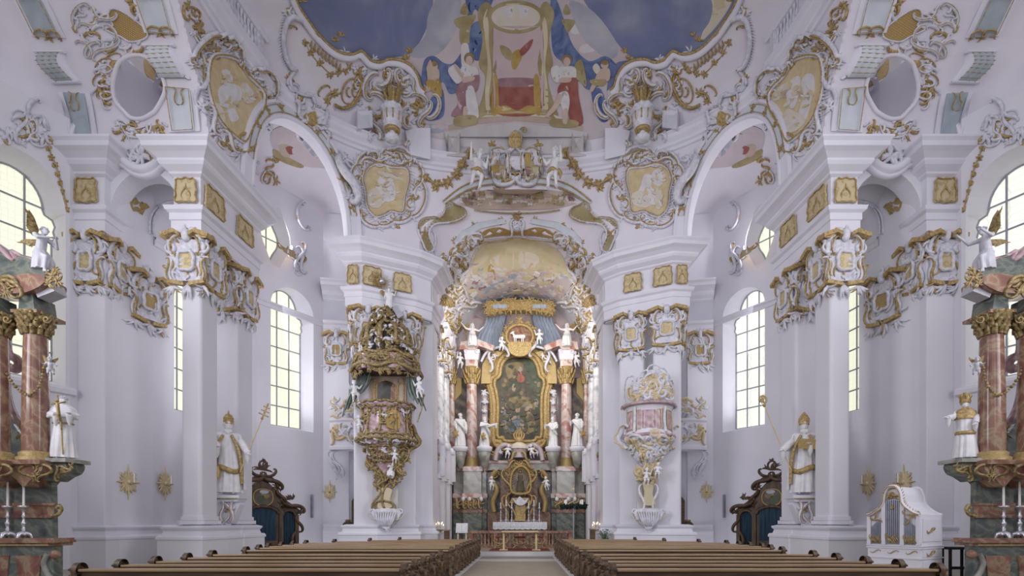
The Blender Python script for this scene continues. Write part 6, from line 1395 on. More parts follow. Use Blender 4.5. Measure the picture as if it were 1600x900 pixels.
for i in range(0, len(top), 2): g.leafy(top[i], 6.5, M_, 6, 0, 2 * PI, 2.4)
for x in range(766, 862, 8): g.stroke([(x, 484), (x + .5, 492)], 4.5, M_, 4, lift=.5)
g.mat('bluedrape'); [g.slab([(x0, 482), (x0, 476), (x1, 476), (x1, 482)], M_, 0, 1.2) for x0, x1 in ((770, 792), (832, 854))]; g.build('canopy', A, 'gilt canopy with blue panels')
# tabernacle with niche
M_ = pl(YA - 1.0); c = MB('marble_dark'); nic = crom([(801, 770), (798, 752), (801, 738), (808, 731), (814, 729), (820, 731), (826, 738), (829, 752), (826, 770)], 4, True); c.slab(nic, M_, -4, 0); c.build('niche', A)
g = MB('gold'); g.stroke(nic + nic[:1], 4, M_, 5, taper='none', lift=.8); fringe(g, nic + nic[:1], 6, 2.4, M_, 1, -1); fringe(g, nic + nic[:1], 6, 2.4, M_, 1, 1)
for a in range(10): q = PI * a / 9; g.leafy((813 + 20 * cos(q), 742 - 18 * sin(q)), 6, M_, 6, 0, 2 * PI, 2.2)
for s in (-1, 1):
    for p, q in (((811 + s * 22, 736), (811 + s * 18, 770)), ((811 + s * 6, 722), (811 + s * 22, 730)), ((811 + s * 14, 774), (811 + s * 12, 812)), ((811 + s * 20, 776), (811 + s * 24, 812)), ((811 + s * 4, 708), (811 + s * 16, 718))): g.stroke(scroll(p, q, 'S', s, 5), 4, M_, 5, lift=.8)
g.slab([(805, 814), (805, 790), (808, 786), (818, 786), (821, 790), (821, 814)][::-1], M_, 0, 4); g.stroke([(813, 790), (813, 814)], 1.2, M_, lift=4); g.slab([(796, 786), (830, 786), (826, 778), (800, 778)], M_, 0, 3); g.leafy((813, 772), 9, M_, 8, PI, 2 * PI, 3); g.leafy((811, 728), 9, M_, 8, 0, 2 * PI, 3); g.build('gilt_tabernacle', A)
c = MB('stucco'); c.slab(crom([(801, 778), (806, 782), (812, 776), (820, 782), (825, 778), (822, 786), (814, 790), (806, 787)], 4, True), pl(YA - 1.2), 0, 3); c.leafy((813, 784), 7, pl(YA - 1.2), 7, 0, 2 * PI, 2.4); c.build('exposition_stand', A)
c = MB('paint_cream2'); u = UA; lath(c, 811, 0, [(15, 702), (14, 698), (10, 694), (4, 691), (2, 690)], YA - .5, 22, wob=lambda a, i: 1 + .06 * cos(11 * a)); c.mat('marble_pinkgrey'); lath(c, 811, 0, [(13, 716), (12, 708), (14, 702)], YA - .5, 20); c.build('shell_dome', A)
g = MB('gold'); lath(g, 811, 0, [(6, 691), (7, 686), (3, 683)], YA - .5, 12); [g.tube([at(811 + x, 686, YA - .5), at(811 + x * 1.4, 679, YA - .5), at(811 + x * .4, 672, YA - .5)], [2 * u, 1.6 * u, .5 * u], 5) for x in (-6, -3, 0, 3, 6)]; g.build('gilt_crown', A)
# altar table
T = thing('altar_table', 'marble altar table under a white lace cloth before the gilt tabernacle', 'altar table', at(812, 845, YA - 1.7))
YT = YA - 1.7; x0, x1 = xat(772, YT), xat(853, YT); zt = zat(816, YT)
m = MB('marble_green'); m.box(x0 + .15, x1 - .15, YT - .35, YT + .6, .22, zt - .03); m.mat('marble_brown').box(x0 + .05, x1 - .05, YT - .42, YT + .6, zt - .12, zt - .02); m.build('table_body', T)
m = MB('lace'); n = 40; prof = [(YT + .6, zt), (YT - .45, zt + .01), (YT - .47, zt - .02), (YT - .48, zt - .42)]
rows = [[(lerp(x0 - .05, x1 + .05, k / n), y + (.012 * sin(k * 2.1) if j == 3 else 0), z - (.04 * abs(sin(k * PI / 4)) if j == 3 else 0)) for k in range(n + 1)] for j, (y, z) in enumerate(prof)]
m.grid(rows, False, flip=True)
for k in range(20): xm = lerp(x0, x1, (k + .5) / 20); m.mat('stucco').tube([(xm - .07, YT - .49, zt - .34), (xm, YT - .49, zt - .2), (xm + .07, YT - .49, zt - .34)], .012, 4)
for s, x in ((-1, x0 - .05), (1, x1 + .05)): m.mat('lace').add([(x, YT + .55, zt), (x, YT - .45, zt), (x + s * .03, YT - .47, zt - .42), (x + s * .03, YT + .5, zt - .42)], [(0, 1, 2, 3)])
m.build('lace_cloth', T)
def candlestick(b, H, hc, label, grp, m='silver', k=1.0):
    t = thing('candlestick', label, 'candlestick', b, grp); c = MB(m); s = H
    for i in range(3):
        a = 2 * PI * i / 3 + .5; c.tube([V(b) + V((0, 0, .16 * s)), V(b) + V((.12 * s * k * cos(a), .12 * s * k * sin(a), .12 * s)), V(b) + V((.15 * s * k * cos(a), .15 * s * k * sin(a), .02 * s))], [.075 * s * k, .06 * s * k, .03 * s * k], 7); c.ball(V(b) + V((.15 * s * k * cos(a), .15 * s * k * sin(a), .025 * s)), .035 * s * k, 7, 5)
    c.lathe([(r * s * k, z * s) for r, z in ((.08, .08), (.1, .14), (.06, .2), (.035, .24), (.05, .28), (.03, .33), (.045, .42), (.06, .47), (.03, .52), (.028, .62), (.05, .68), (.03, .73), (.028, .85), (.05, .9), (.11, .95), (.12, 1.0), (.04, 1.0))], b, 12); c.build('stick', t)
    c = MB('wax'); c.lathe([(.032 * s, s), (.03 * s, s + hc), (.006 * s, s + hc + .01)], b, 9); c.build('candle', t)
ORDN = ['first', 'second', 'third', 'fourth', 'fifth', 'sixth']
for i, (x, hh) in enumerate(((782, 0), (790.5, 4), (799.5, 0), (826, 0), (834.5, 4), (843, 0))):
    candlestick((xat(x, YT), YT + .35, zt), (23 + hh) * YT / FL, 8 * YT / FL, 'silver candlestick on the lace covered altar table, %s from the left' % ORDN[i], 'silver candlesticks on the high altar')
# communion rail
R_ = thing('communion_rail', 'dark red marble communion rail with balusters in front of the high altar', 'rail', at(812, 855, 28.2))
YR = 28.2; xa, xb = xat(733, YR), xat(894, YR)
m = MB('marble_brown'); m.box(xa, xb, YR - .17, YR + .17, 1.0, 1.14); m.build('handrail', R_, bevel=.02); m = MB('marble_brown'); m.box(xa, xb, YR - .17, YR + .17, .2, .36); m.build('plinth', R_)
for k in range(29):
    x = lerp(xa + .1, xb - .1, k / 28)
    if k % 7 == 0: m = MB('marble_brown'); m.box(x - .11, x + .11, YR - .14, YR + .14, .36, 1.0); m.build('post', R_)
    else: m = MB('marble_brown'); m.lathe([(.08, .36), (.08, .4), (.05, .44), (.085, .6), (.05, .82), (.06, .9), (.08, .96), (.08, 1.0)], (x, YR, 0), 10); m.build('baluster', R_)
# people's altar, stools, carpet
YP = 25.4; G = .22
t = thing('communion_table', 'slender pale table standing on the red carpet before the communion rail', 'table', (xat(812, YP), YP, G))
xa, xb = xat(784, YP), xat(841, YP); m = MB('goldpale'); m.box(xa, xb, YP - .4, YP + .4, 1.13, 1.19); m.build('tabletop', t, bevel=.01)
for x in (xa + .1, xb - .1): m = MB('goldpale'); m.box(x - .045, x + .045, YP - .08, YP + .08, G + .05, 1.13); m.box(x - .2, x + .2, YP - .25, YP + .25, G + .016, G + .06); m.build('leg', t)
m = MB('red'); m.box(xat(766, 26), xat(858, 26), 24.9, 27.3, G, G + .015); tag(m.build('carpet'), 'dark red carpet under the three gilt stools', 'carpet')
STW = ['left', 'middle', 'right']
for i, x in enumerate((783, 812, 840)):
    b0 = V((xat(x, 26.6), 26.6, G + .015)); t = thing('gilt_stool', 'carved gilt stool with a dark red seat, %s one of three' % STW[i], 'stool', b0, 'gilt stools')
    m = MB('red'); m.box(b0.x - .3, b0.x + .3, 26.4, 26.8, b0.z + .56, b0.z + .66); m.build('seat', t, bevel=.03)
    m = MB('gold'); M2 = frame((b0.x, 26.36, b0.z), (1, 0, 0), (0, 0, 1)); m.stroke(scroll((-.32, .56), (.32, .56), 'C', 1, 3), .07, M2, .06); m.leafy((0, .5), .12, M2, 7, 0, 2 * PI, .05); m.stroke(scroll((-.25, .25), (.25, .25), 'S', 1, 4), .06, M2, .06); m.build('apron', t)
    for sx in (-1, 1):
        for y in (26.42, 26.78): m = MB('gold'); m.tube([(b0.x + sx * q, y, b0.z + z) for q, z in ((.28, .57), (.36, .45), (.26, .28), (.22, .16), (.32, .05), (.34, .02))], [.05, .06, .045, .035, .045, .03], 7); m.build('leg', t)
# lectern, wreath, plant, box
b0 = V((xat(722, 25.2), 25.2, G)); t = thing('lectern', 'white lectern with an open book left of the communion rail', 'lectern', b0)
for x in (-.2, .2): m = MB('goldpale'); m.box(b0.x + x - .035, b0.x + x + .035, 25.17, 25.23, G, 1.15); m.build('leg', t)
m = MB('lace'); M2 = frame((b0.x, 25.0, 1.1), (1, 0, 0), (0, .35, 1)); m.slab([(-.29, 0), (.29, 0), (.29, .5), (-.29, .5)], M2, -.03, 0); m.build('desk', t)
for s in (-1, 1): m = MB('paint_white'); m.slab([(s * .005, .06), (s * .25, .04), (s * .25, .44), (s * .005, .46)][::s], M2, 0, .035); tag(m.build('page_block', t))
b0 = V((xat(896, 26.4), 26.4, G)); t = thing('advent_wreath', 'dark green wreath with white candles hung on a slim pole right of the altar', 'wreath', b0)
m = MB('leadgrey'); m.tube([b0, b0 + V((0, 0, 3.05))], .022, 8); m.lathe([(.22, 0), (.22, .03), (.03, .06)], b0, 12); m.mat('goldpale').ball(b0 + V((0, 0, 3.1)), .07, 8, 6); m.build('pole', t)
zw = zat(791, 26.4); m = MB('evergreen'); rg = random.Random(8)
for k in range(420): a = rg.uniform(0, 2 * PI); c = b0 + V((.58 * cos(a), .58 * sin(a), zw - G)) + V((rg.gauss(0, .05), rg.gauss(0, .05), rg.gauss(0, .055))); d = V((rg.uniform(-1, 1), rg.uniform(-1, 1), rg.uniform(-1, 1))).normalized() * .11; m.tube([c - d * .3, c, c + d], [.03, .035, .004], 4, cap=False)
m.build('fir_ring', t)
m = MB('bluecloth'); m.box(b0.x - .05, b0.x + .05, b0.y - .66, b0.y - .6, zw - .15, zw + .1); m.build('blue_bow', t)
for k in range(4): a = PI / 4 + PI / 2 * k; c = b0 + V((.58 * cos(a), .58 * sin(a), zw - G)); m = MB('wax'); m.lathe([(.05, .05), (.05, .32), (.01, .34)], c, 9); m.build('candle', t)
for k in range(3): a = 2 * PI * k / 3; m = MB('leadgrey'); m.tube([b0 + V((.58 * cos(a), .58 * sin(a), zw - G)), b0 + V((0, 0, 3.0))], .008, 4); m.build('cord', t)
b0 = V((xat(945, 25.2), 25.2, .22)); t = thing('potted_plant', 'small green leafy plant beside the right choir gallery', 'plant', (b0.x, b0.y, 0))
m = MB('plaster'); m.lathe([(.14, 0), (.2, .5), (.18, .5)], (b0.x, b0.y, 0), 14); m.build('pot', t); m = MB('leafgreen')
for k in range(70): a = rg.uniform(0, 6.28); r = rg.uniform(.02, .3); h = .5 + rg.uniform(.1, .75); c = V((b0.x + r * cos(a), b0.y + r * sin(a), h)); m.tube([V((b0.x, b0.y, .48)), V((b0.x + r * .5 * cos(a), b0.y + r * .5 * sin(a), h * .8)), c], [.008, .007, .005], 4, cap=False); m.tube([c, c + V((.05 * cos(a), .05 * sin(a), .03)), c + V((.12 * cos(a), .12 * sin(a), .0))], [.01, .04, .004], 5, V((0, 0, 1)), .3)
m.build('foliage', t)
m = MB('walnut'); x = xat(698, 25.3); m.box(x - .12, x + .12, 25.2, 25.5, 0, 1.2); m.mat('pewwood').box(x - .16, x + .16, 25.15, 25.55, 1.2, 1.26); tag(m.build('offering_box'), 'wooden offering box left of the lectern by the choir gallery', 'box')
m = MB('walnut'); x = xat(926, 25.3); m.box(x - .12, x + .12, 25.2, 25.5, 0, 1.25); m.mat('pewwood').box(x - .16, x + .16, 25.15, 25.55, 1.25, 1.3); tag(m.build('offering_box'), 'wooden offering box beside the green plant on the right', 'box')
# ---------------------------------------------------------------- side altars
def side_altar():
    S = SIDE(); Y = 14.0; U = Y / FL; mp = pl(Y)
    t = thing('side_altar', 'brown and green marble side altar with gilt capitals at the far %s edge' % S, 'altar', (-13.8, 14, 0))
    m = MB('marble_green'); mf = pl(Y - .5)
    m.slab([(-60, 912), (-60, 852), (84, 852), (84, 912)], mf, -16, 0); m.mat('marble_brown')
    for x0, x1 in ((-30, 16), (26, 66)): m.slab([(x0 + 3, 905), (x0, 868), (x1, 868), (x1 - 4, 905)], mf, 0, 2)
    m.mat('marble_grey').stroke(crom([(76, 866), (70, 880), (76, 896), (84, 906)], 5), 10, mf, 8, taper='none'); m.mat('marble_brown').ball(mf(88, 866, 2), 7 * U, 10, 7); m.build('altar_block', t)
    m = MB('marble_brown')
    for y0, y1, o in ((848, 853, 4), (844, 848, 9), (841, 844, 6)): m.slab([(-60, y1), (-60, y0), (84 + o, y0), (84 + o, y1)], mf, -30, o)
    m.mat('goldmatte').stroke([(-40, 851), (92, 851)], 2, mf, taper='none', lift=9); m.build('mensa', t)
    m = MB('marble_green'); m.slab([(22, 845), (22, 722), (80, 722), (82, 845)], pl(Y + .2), -10, 0); m.slab([(-60, 845), (-60, 722), (16, 722), (16, 845)], pl(Y + .5), -10, 0)
    m.mat('marble_brown')
    for x1, yy in ((84, .2), (16, .5)): [m.slab([(x1 - 62 if x1 > 20 else -60, b), (x1 - 62 if x1 > 20 else -60, a), (x1 + o, a), (x1 + o, b)], pl(Y + yy), 0, o) for a, b, o in ((786, 790, 3), (790, 804, 1), (804, 809, 5))]
    m.build('altar_wall', t)
    g = MB('goldbronze'); g.stroke(crom([(82, 806), (92, 804), (97, 796), (94, 790), (90, 794)], 5), 6, pl(Y), 6, taper='none'); g.build('gilt_scroll', t)
    for x, dy, b in ((56, 0, 1), (-6, -.35, 0)):
        Yc = Y + dy; M_ = pl(Yc); u = Yc / FL
        m = MB('marble_brown'); m.mat('goldmatte'); lath(m, x, 0, [(24, 722), (24, 716), (20, 714), (21, 709), (17, 706)], Yc, 20); m.mat('marble_brown'); lath(m, x, 0, [(16.5, 707), (17, 690), (16.5, 620), (14.5, 522)], Yc, 24); m.build('column', t)
        m = MB('marble_brown'); m.slab([(x - 30, 728), (x - 30, 721), (x + 30, 721), (x + 30, 728)], M_, -34, 26); m.slab(crom([(x - 26, 728), (x + 26, 728), (x + 24, 742), (x + 10, 752), (x, 762), (x - 12, 750), (x - 24, 740)], 3, True), M_, -30, 20); m.build('column_bracket', t)
        g = MB('goldbronze'); mg = pl(Yc - 20 * u)
        for s in (-1, 1): g.stroke(scroll((x + 4 * s, 733), (x + 22 * s, 738), 'C', s, 5), 5, mg, 5); g.stroke(scroll((x + 22 * s, 732), (x + 6 * s, 752), 'S', s, 5), 4, mg, 4)
        g.leafy((x, 742), 10, mg, 9, 0, 2 * PI, 4); g.build('gilt_carving', t)
        g = MB('goldbronze'); lath(g, x, 0, [(14.5, 526), (15, 512), (20, 500), (24, 496), (24, 492)], Yc, 16); rg = random.Random(2)
        for r_ in range(3):
            for k in range(12):
                a = 2 * PI * (k + .5 * r_) / 12; d = V((sin(a), -cos(a), 0)); y0 = 525 - 10 * r_; c = V((xat(x, Yc), Yc, 0)); q = lambda rr, yy: c + d * (rr * u) + V((0, 0, zat(yy, Yc)))
                g.tube([q(14.5 + r_ * 1.5, y0), q(17 + r_ * 2, y0 - 8), q(22 + r_ * 2, y0 - 11), q(22 + r_ * 2, y0 - 8)], [4 * u, 4 * u, 2.6 * u, .6 * u], 5)
        for s in (-1, 1): g.stroke(spiral((x + 19 * s, 500), 6, 0, 1.4), 3, pl(Yc - 16 * u), lift=1)
        g.build('gilt_capital', t)
        m = MB('marble_green'); m.slab([(x - 14, 494), (x - 12, 466), (x + 8, 466), (x + 12, 494)][::-1], M_, -24, 14); m.mat('marble_brown').slab([(x - 20, 496), (x - 20, 491), (x + 20, 491), (x + 20, 496)], M_, -30, 20); m.build('impost', t)
    m = MB('marble_brown'); m.slab(crom([(-60, 470), (-60, 440), (-20, 436), (30, 442), (60, 438), (86, 440), (90, 448), (84, 456), (62, 466), (30, 468), (0, 464)], 3, True), mp, -16, 22)
    m.mat('marble_green').slab(crom([(-60, 440), (-60, 390), (-10, 384), (14, 402), (30, 412), (44, 404), (62, 412), (80, 430), (84, 440), (50, 438), (20, 442), (-20, 436)], 3, True), mp, -10, 12)
    m.mat('marble_rose').stroke(crom([(-60, 378), (-20, 376), (6, 390), (24, 408), (34, 412), (28, 400)], 5), 9, mp, 26, taper='none'); m.stroke(crom([(26, 396), (40, 404), (60, 410), (80, 424)], 5), 7, mp, 24, taper='none'); m.mat('statuegrey').slab([(64, 456), (92, 446), (96, 460), (70, 470)], mp, -10, 12); m.build('entablature', t)
    g = MB('goldbronze'); mg = pl(Y - 22 * U); rg = random.Random(6)
    for p, r in (((84, 432), 16), ((92, 440), 12), ((78, 444), 12), ((88, 424), 10)): g.leafy(p, r, mg, 9, 0, 2 * PI, r * .38, .7, rg)
    for p, q in (((0, 448), (28, 462)), ((-24, 446), (4, 458)), ((4, 440), (24, 446))): g.stroke(scroll(p, q, 'C', 1, 5), 7, mg, 7); g.stroke(scroll(q, p, 'S', 1, 5), 5, mg, 5)
    g.leafy((10, 456), 12, mg, 9, 0, 2 * PI, 4); g.build('gilt_acanthus', t)
    m = MB('marble_rose'); m.stroke(crom([(12, 530), (14, 552), (26, 560), (33, 570), (26, 578), (16, 574)], 6), 14, pl(Y + .3), 14, taper='none'); m.stroke(crom([(10, 576), (14, 620), (24, 650), (42, 676), (40, 700)], 6), 11, pl(Y + .3), 12, taper='none'); m.mat('marble_green').slab(crom([(4, 720), (8, 640), (20, 662), (38, 690), (42, 720)], 3, True), pl(Y + .4), -8, 0); m.build('side_volute', t)
    g = MB('goldbronze'); mg = pl(Y)
    for p in ((34, 664), (38, 676), (32, 682)): g.leafy(p, 8, mg, 7, 0, 2 * PI, 3)
    g.build('gilt_leaf', t)
    # bead garland between the columns
    q = thing('gilt_garland', 'gilt bud garland slung round the %s side altar column' % S, 'garland', at(40, 618, Y - .3)); g = MB('goldbronze'); M_ = pl(Y - .35)
    for i, p in enumerate(crom([(6, 570), (14, 590), (28, 608), (44, 617), (58, 608), (66, 590), (69, 572)], 4)): g.ball(M_(p[0], p[1], 0), (2.6 if i % 2 else 1.8) * U, 7, 5)
    g.build('bud_chain', q)
    # corbel for the saint
    b = thing('saint_corbel', 'gilt carved corbel under the statue at the %s side altar' % S, 'corbel', at(98, 750, Y + .2)); m = MB('marble_grey'); M_ = pl(Y + .2)
    m.slab([(78, 724), (78, 718), (120, 718), (120, 724)], M_, -26, 20); m.mat('marble_green').slab(crom([(84, 724), (114, 724), (112, 738), (100, 744), (84, 752)], 3, True), M_, -20, 14); m.build('shelf', b)
    g = MB('goldbronze'); M_ = pl(Y - .05)
    for p, k in (((92, 732), (110, 730)), ((110, 730), (94, 746)), ((86, 728), (92, 750))): g.stroke(scroll(p, k, 'S', 1, 5), 5, M_, 5)
    g.leafy((100, 734), 9, M_, 8, 0, 2 * PI, 3); g.leafy((112, 728), 7, M_, 6, 0, 2 * PI, 3); g.build('gilt_carving', b)
    for i, x in enumerate((37, 12, -12)):
        if i == 2 and MIR[0] > 0: pass
        z = zat(841, Y - .2); candlestick((xat(x, Y - .2), Y - .2, z), 50 * U, 37 * U, 'silver candlestick on the %s side altar, %s from the aisle' % (S, ORDN[i]), 'silver candlesticks on the side altars', 'silver', 1.25)
side_altar(); MIR[0] = -1; side_altar(); MIR[0] = 1
# ---------------------------------------------------------------- pulpit and oratory
PC = 604.0; YQ = 24.3; UQ = YQ / FL
def rprof(P_): return lambda y: next((lerp(a[1], b[1], (y - a[0]) / (b[0] - a[0])) for a, b in zip(P_, P_[1:]) if a[0] <= y <= b[0]), P_[-1][1] if y > P_[-1][0] else P_[0][1])
def cmap(P_, c=PC):
    r = rprof(P_); X = xat(c, YQ)
    return lambda x, y, h: V((X + (r(y) + h) * UQ * sin((x - c) / 36), YQ - (r(y) + h) * UQ * cos((x - c) / 36), zat(y, YQ)))
def turned(mb, P_, c=PC, n=24, wob=None): return lath(mb, c, 0, [(r, y) for y, r in P_], YQ, n, wob=wob)
def base_shell(t):
    M_ = pl(YQ - .45); w_ = MB('stucco'); g = MB('goldpale')
    w_.slab(crom([(582, 798), (604, 794), (626, 798), (622, 812), (612, 822), (604, 827), (596, 822), (586, 812)], 4, True), M_, -12, 2, bulge=4)
    for k in range(9): x = 588 + 4 * k; w_.stroke([(x, 799), (604 + (x - 604) * .8, 812), (604 + (x - 604) * .4, 822)], 4, M_, 4, lift=2); g.stroke([(x + 2, 800), (604 + (x - 602) * .8, 812)], 1.2, M_, lift=6)
    for s in (-1, 1): w_.stroke(spiral((604 + 22 * s, 800), 6, PI / 2, 1.4, 20, s), 3, M_, 4); g.stroke(scroll((604 + 26 * s, 802), (604 + 12 * s, 822), 'S', s, 4), 1.6, M_, lift=3)
    w_.leafy((604, 824), 8, M_, 7, 0, PI, 3); q = w_.build('shell_base', t); g.build('gilding', q)
def pulpit():
    t = thing('pulpit', 'gilded pulpit with rose panels and tall scrolled canopy on the left chancel pier', 'pulpit', at(PC, 826, YQ))
    P_ = [(634, 40), (637, 43), (641, 38), (646, 36), (676, 37), (682, 40), (688, 44), (694, 42), (700, 32), (708, 27), (716, 26), (722, 20), (728, 17), (748, 10), (760, 6)]
    c = cmap(P_); b = MB('marble_rose'); turned(b, P_); b.build('pulpit_body', t)
    g = MB('goldbronze'); wq = MB('stucco')
    for y, w_ in ((635, 4), (642, 2.4), (683, 4), (690, 5), (701, 3), (722, 4)): g.stroke([(x, y + 1.2 * sin(x * .5)) for x in range(524, 686, 4)], w_, c, w_, taper='none', lift=.5)
    for x in (548, 566, 584, 604, 626, 646, 662): g.stroke([(x, 644), (x + 1, 660), (x, 680)], 4, c, 4, taper='none'); g.leafy((x, 646), 6, c, 7, 0, 2 * PI, 2.4); g.leafy((x, 678), 6, c, 7, 0, 2 * PI, 2.4)
    for x0, x1, y0, y1, n_ in ((540, 668, 636, 644, 14), (610, 636, 648, 676, 12), (570, 590, 648, 676, 6), (540, 668, 684, 700, 80), (560, 648, 700, 724, 60), (540, 668, 640, 684, 30)): rocaille(wq, g, c, [(x0, y0), (x1, y0), (x1, y1), (x0, y1)], n_, 5, 13, 2.3, .72, int(x0), .45)
    for s in (-1, 1): g.stroke(scroll((604 + 50 * s, 668), (604 + 48 * s, 700), 'C', s, 5), 7, c, 8, lift=1)
    g.build('gilt_carving', t); wq.build('white_carving', t)
    b = MB('paint_gold'); b.slab(crom([(616, 650), (630, 650), (632, 674), (614, 674)], 3, True), c, .5, 3, bulge=2); b.build('gilt_relief', t)
    # stem of rocaille down to the shell
    M_ = pl(YQ - .35); b = MB('gallery'); b.slab([(583, 800), (583, 735), (622, 735), (622, 800)], pl(YQ - .2), -3, 0); b.build('stem_back', t)
    b = MB('paint_cream'); b.slab(crom([(592, 766), (604, 762), (613, 766), (610, 780), (613, 792), (600, 795), (590, 792), (594, 780)], 4, True), M_, -6, 3); b.build('stem_panel', t)
    g = MB('goldbronze'); rocaille(g, g, M_, [(572, 706), (638, 706), (634, 745), (618, 766), (592, 768), (578, 745)], 110, 5, 14, 2.8, 1, 9, .5)
    for p, q, k, s in (((590, 762), (588, 796), 'S', 1), ((616, 760), (614, 795), 'C', -1), ((632, 700), (620, 755), 'S', 1), ((636, 706), (634, 738), 'C', -1), ((580, 710), (592, 756), 'S', -1), ((588, 794), (614, 797), 'C', 1), ((606, 740), (594, 766), 'S', 1)): g.stroke(scroll(p, q, k, s, 5), 4, M_, 6, lift=.8)
    g.build('gilt_stem', t); base_shell(t)
    # back with niche
    M_ = pl(YQ - .1); b = MB('paint_stone'); b.slab([(578, 636), (578, 584), (634, 584), (634, 636)], M_, -10, 0); b.build('back_panel', t)
    n_ = crom([(589, 634), (589, 604), (594, 597), (604, 594), (614, 598), (619, 606), (619, 634)], 4); b = MB('mirrorglass'); b.slab(n_, M_, 0, 1); b.mat('marble_brown').slab([(610, 634), (611, 606), (614, 600), (619, 606), (619, 634)], M_, 1, 1.4); b.build('niche', t)
    g = MB('gold'); g.stroke(n_, 2.4, M_, 2.4, taper='none'); [g.stroke([(x, 635), (x, 592)], 2.6, M_, 3, taper='none') for x in (581, 586, 622, 631)]; g.stroke(arc((627, 604), 5, PI, 2 * PI, 8), 2.4, M_, taper='none'); g.build('niche_frame', t)
    # canopy
    Q = [(562, 40), (566, 47), (573, 49), (580, 47), (584, 51), (588, 48)]; c = cmap(Q); b = MB('marble_rose'); turned(b, Q, PC, 28, lambda a, i: 1 + .06 * cos(6 * a)); b.mat('darkwood'); lath(b, PC, 0, [(47, 589), (20, 586), (4, 584)], YQ, 24); b.build('canopy', t)
    g = MB('goldbronze'); wv = lambda x: 3.5 * cos((x - 604) / 6)
    for y, w_ in ((562, 5), (568, 2.5), (583, 6)): g.stroke([(x, y + wv(x)) for x in range(520, 690, 3)], w_, c, w_, taper='none', lift=.7)
    rocaille(g, g, c, [(530, 560), (680, 560), (680, 596), (530, 596)], 120, 5, 12, 2.6, 1, 4, .6)
    for k in range(10): g.leafy((540 + 14 * k, 590), 8, c, 6, 0, PI, 2.6)
    g.build('gilt_rim', t)
    b = MB('marble_dark'); lath(b, PC, 0, [(20, 562), (22, 540), (18, 512), (10, 496)], YQ, 16); b.build('canopy_core', t)
    g = MB('goldbronze'); cc = V((xat(PC, YQ), YQ, 0)); rg = random.Random(3)
    for k in range(10):
        a = 2 * PI * k / 10; d = V((sin(a), -cos(a), 0)); n_ = d.cross(V((0, 0, 1))); mr = lambda x, y, h, d=d, n_=n_: cc + d * (x * UQ) + n_ * (h * UQ) + V((0, 0, zat(y, YQ)))
        g.stroke(scroll((44, 562), (26, 522), 'S', 1, 4.5), 7, mr, 8, lift=0); g.stroke(scroll((32, 532), (12, 488), 'S', -1, 4.5), 6, mr, 7, lift=0)
        for x, y, r in ((42, 548, 9), (30, 524, 9), (20, 500, 8), (12, 488, 7)): p = mr(x, y, 0); [g.tube([p, p + V((rg.uniform(-1, 1), rg.uniform(-1, 1), rg.uniform(-.4, 1))).normalized() * r * UQ * .5, p + V((rg.uniform(-1, 1), rg.uniform(-1, 1), rg.uniform(-.6, 1))).normalized() * r * UQ], [2.2 * UQ, 2.4 * UQ, .4 * UQ], 5) for _ in range(5)]
    g.build('gilt_scroll_crown', t)
    wq = MB('stucco'); g = MB('goldbronze')
    for k in range(7):
        a = -1.4 + 2.8 * k / 6; d = V((sin(a), -cos(a), 0)); n_ = V((cos(a), sin(a), 0)); pf = lambda x, y, h, d=d, n_=n_: cc + n_ * ((x - 604) * UQ) + d * ((lerp(14, 44, max(0, min(1, (y - 488) / 74))) + h) * UQ) + V((0, 0, zat(y, YQ)))
        rocaille(wq, g, pf, [(598, 486), (610, 486), (618, 562), (590, 562)], 26, 5, 13, 2.6, .65, 70 + k, .5)
    wq.build('white_scrolls', t); g.build('gilt_scrolls', t)
    b = MB('silver')
    for x, y in ((594, 516), (600, 556), (628, 516), (582, 500), (626, 540)): b.ball(at(x, y, YQ - .7), (2.2 * UQ, 2 * UQ, 3 * UQ), 8, 6)
    b.build('silvered_ornament', t)
    # drapes
    for s in (-1, 1):
        b = MB('greencloth'); n = 24
        rows = [[at(604 + s * lerp(x0, x1, k / n), lerp(y0, y1, k / n) + 3 * sin(k * .9), YQ - .5 - .10 * sin(k * 1.7 + j)) for k in range(n + 1)] for j, ((x0, y0), (x1, y1)) in enumerate((((22, 585), (46, 585)), ((28, 600), (50, 598)), ((34, 608), (62, 622)), ((40, 610), (70, 650))) if s < 0 else (((30, 585), (46, 585)), ((32, 606), (48, 602)), ((36, 618), (54, 616)), ((40, 622), (62, 640))))]
        b.grid(rows, True); rows2 = [[p + V((0, .05, 0)) for p in r] for r in rows]; b.grid(rows2, True, flip=True); b.build('drape', t, 'grey green gilt edged drape')
    for (x0, y0), (x1, y1) in (((555, 626), (572, 656)), ((662, 618), (652, 660)), ((664, 512), (652, 566))): b = MB('goldbronze'); b.tube([at(x0, y0, YQ - .5), at(lerp(x0, x1, .5) + 2, lerp(y0, y1, .5), YQ - .55), at(x1, y1, YQ - .5)], .03, 6); b.ball(at(x0, y0, YQ - .5), .07, 7, 5); b.build('cord', t)
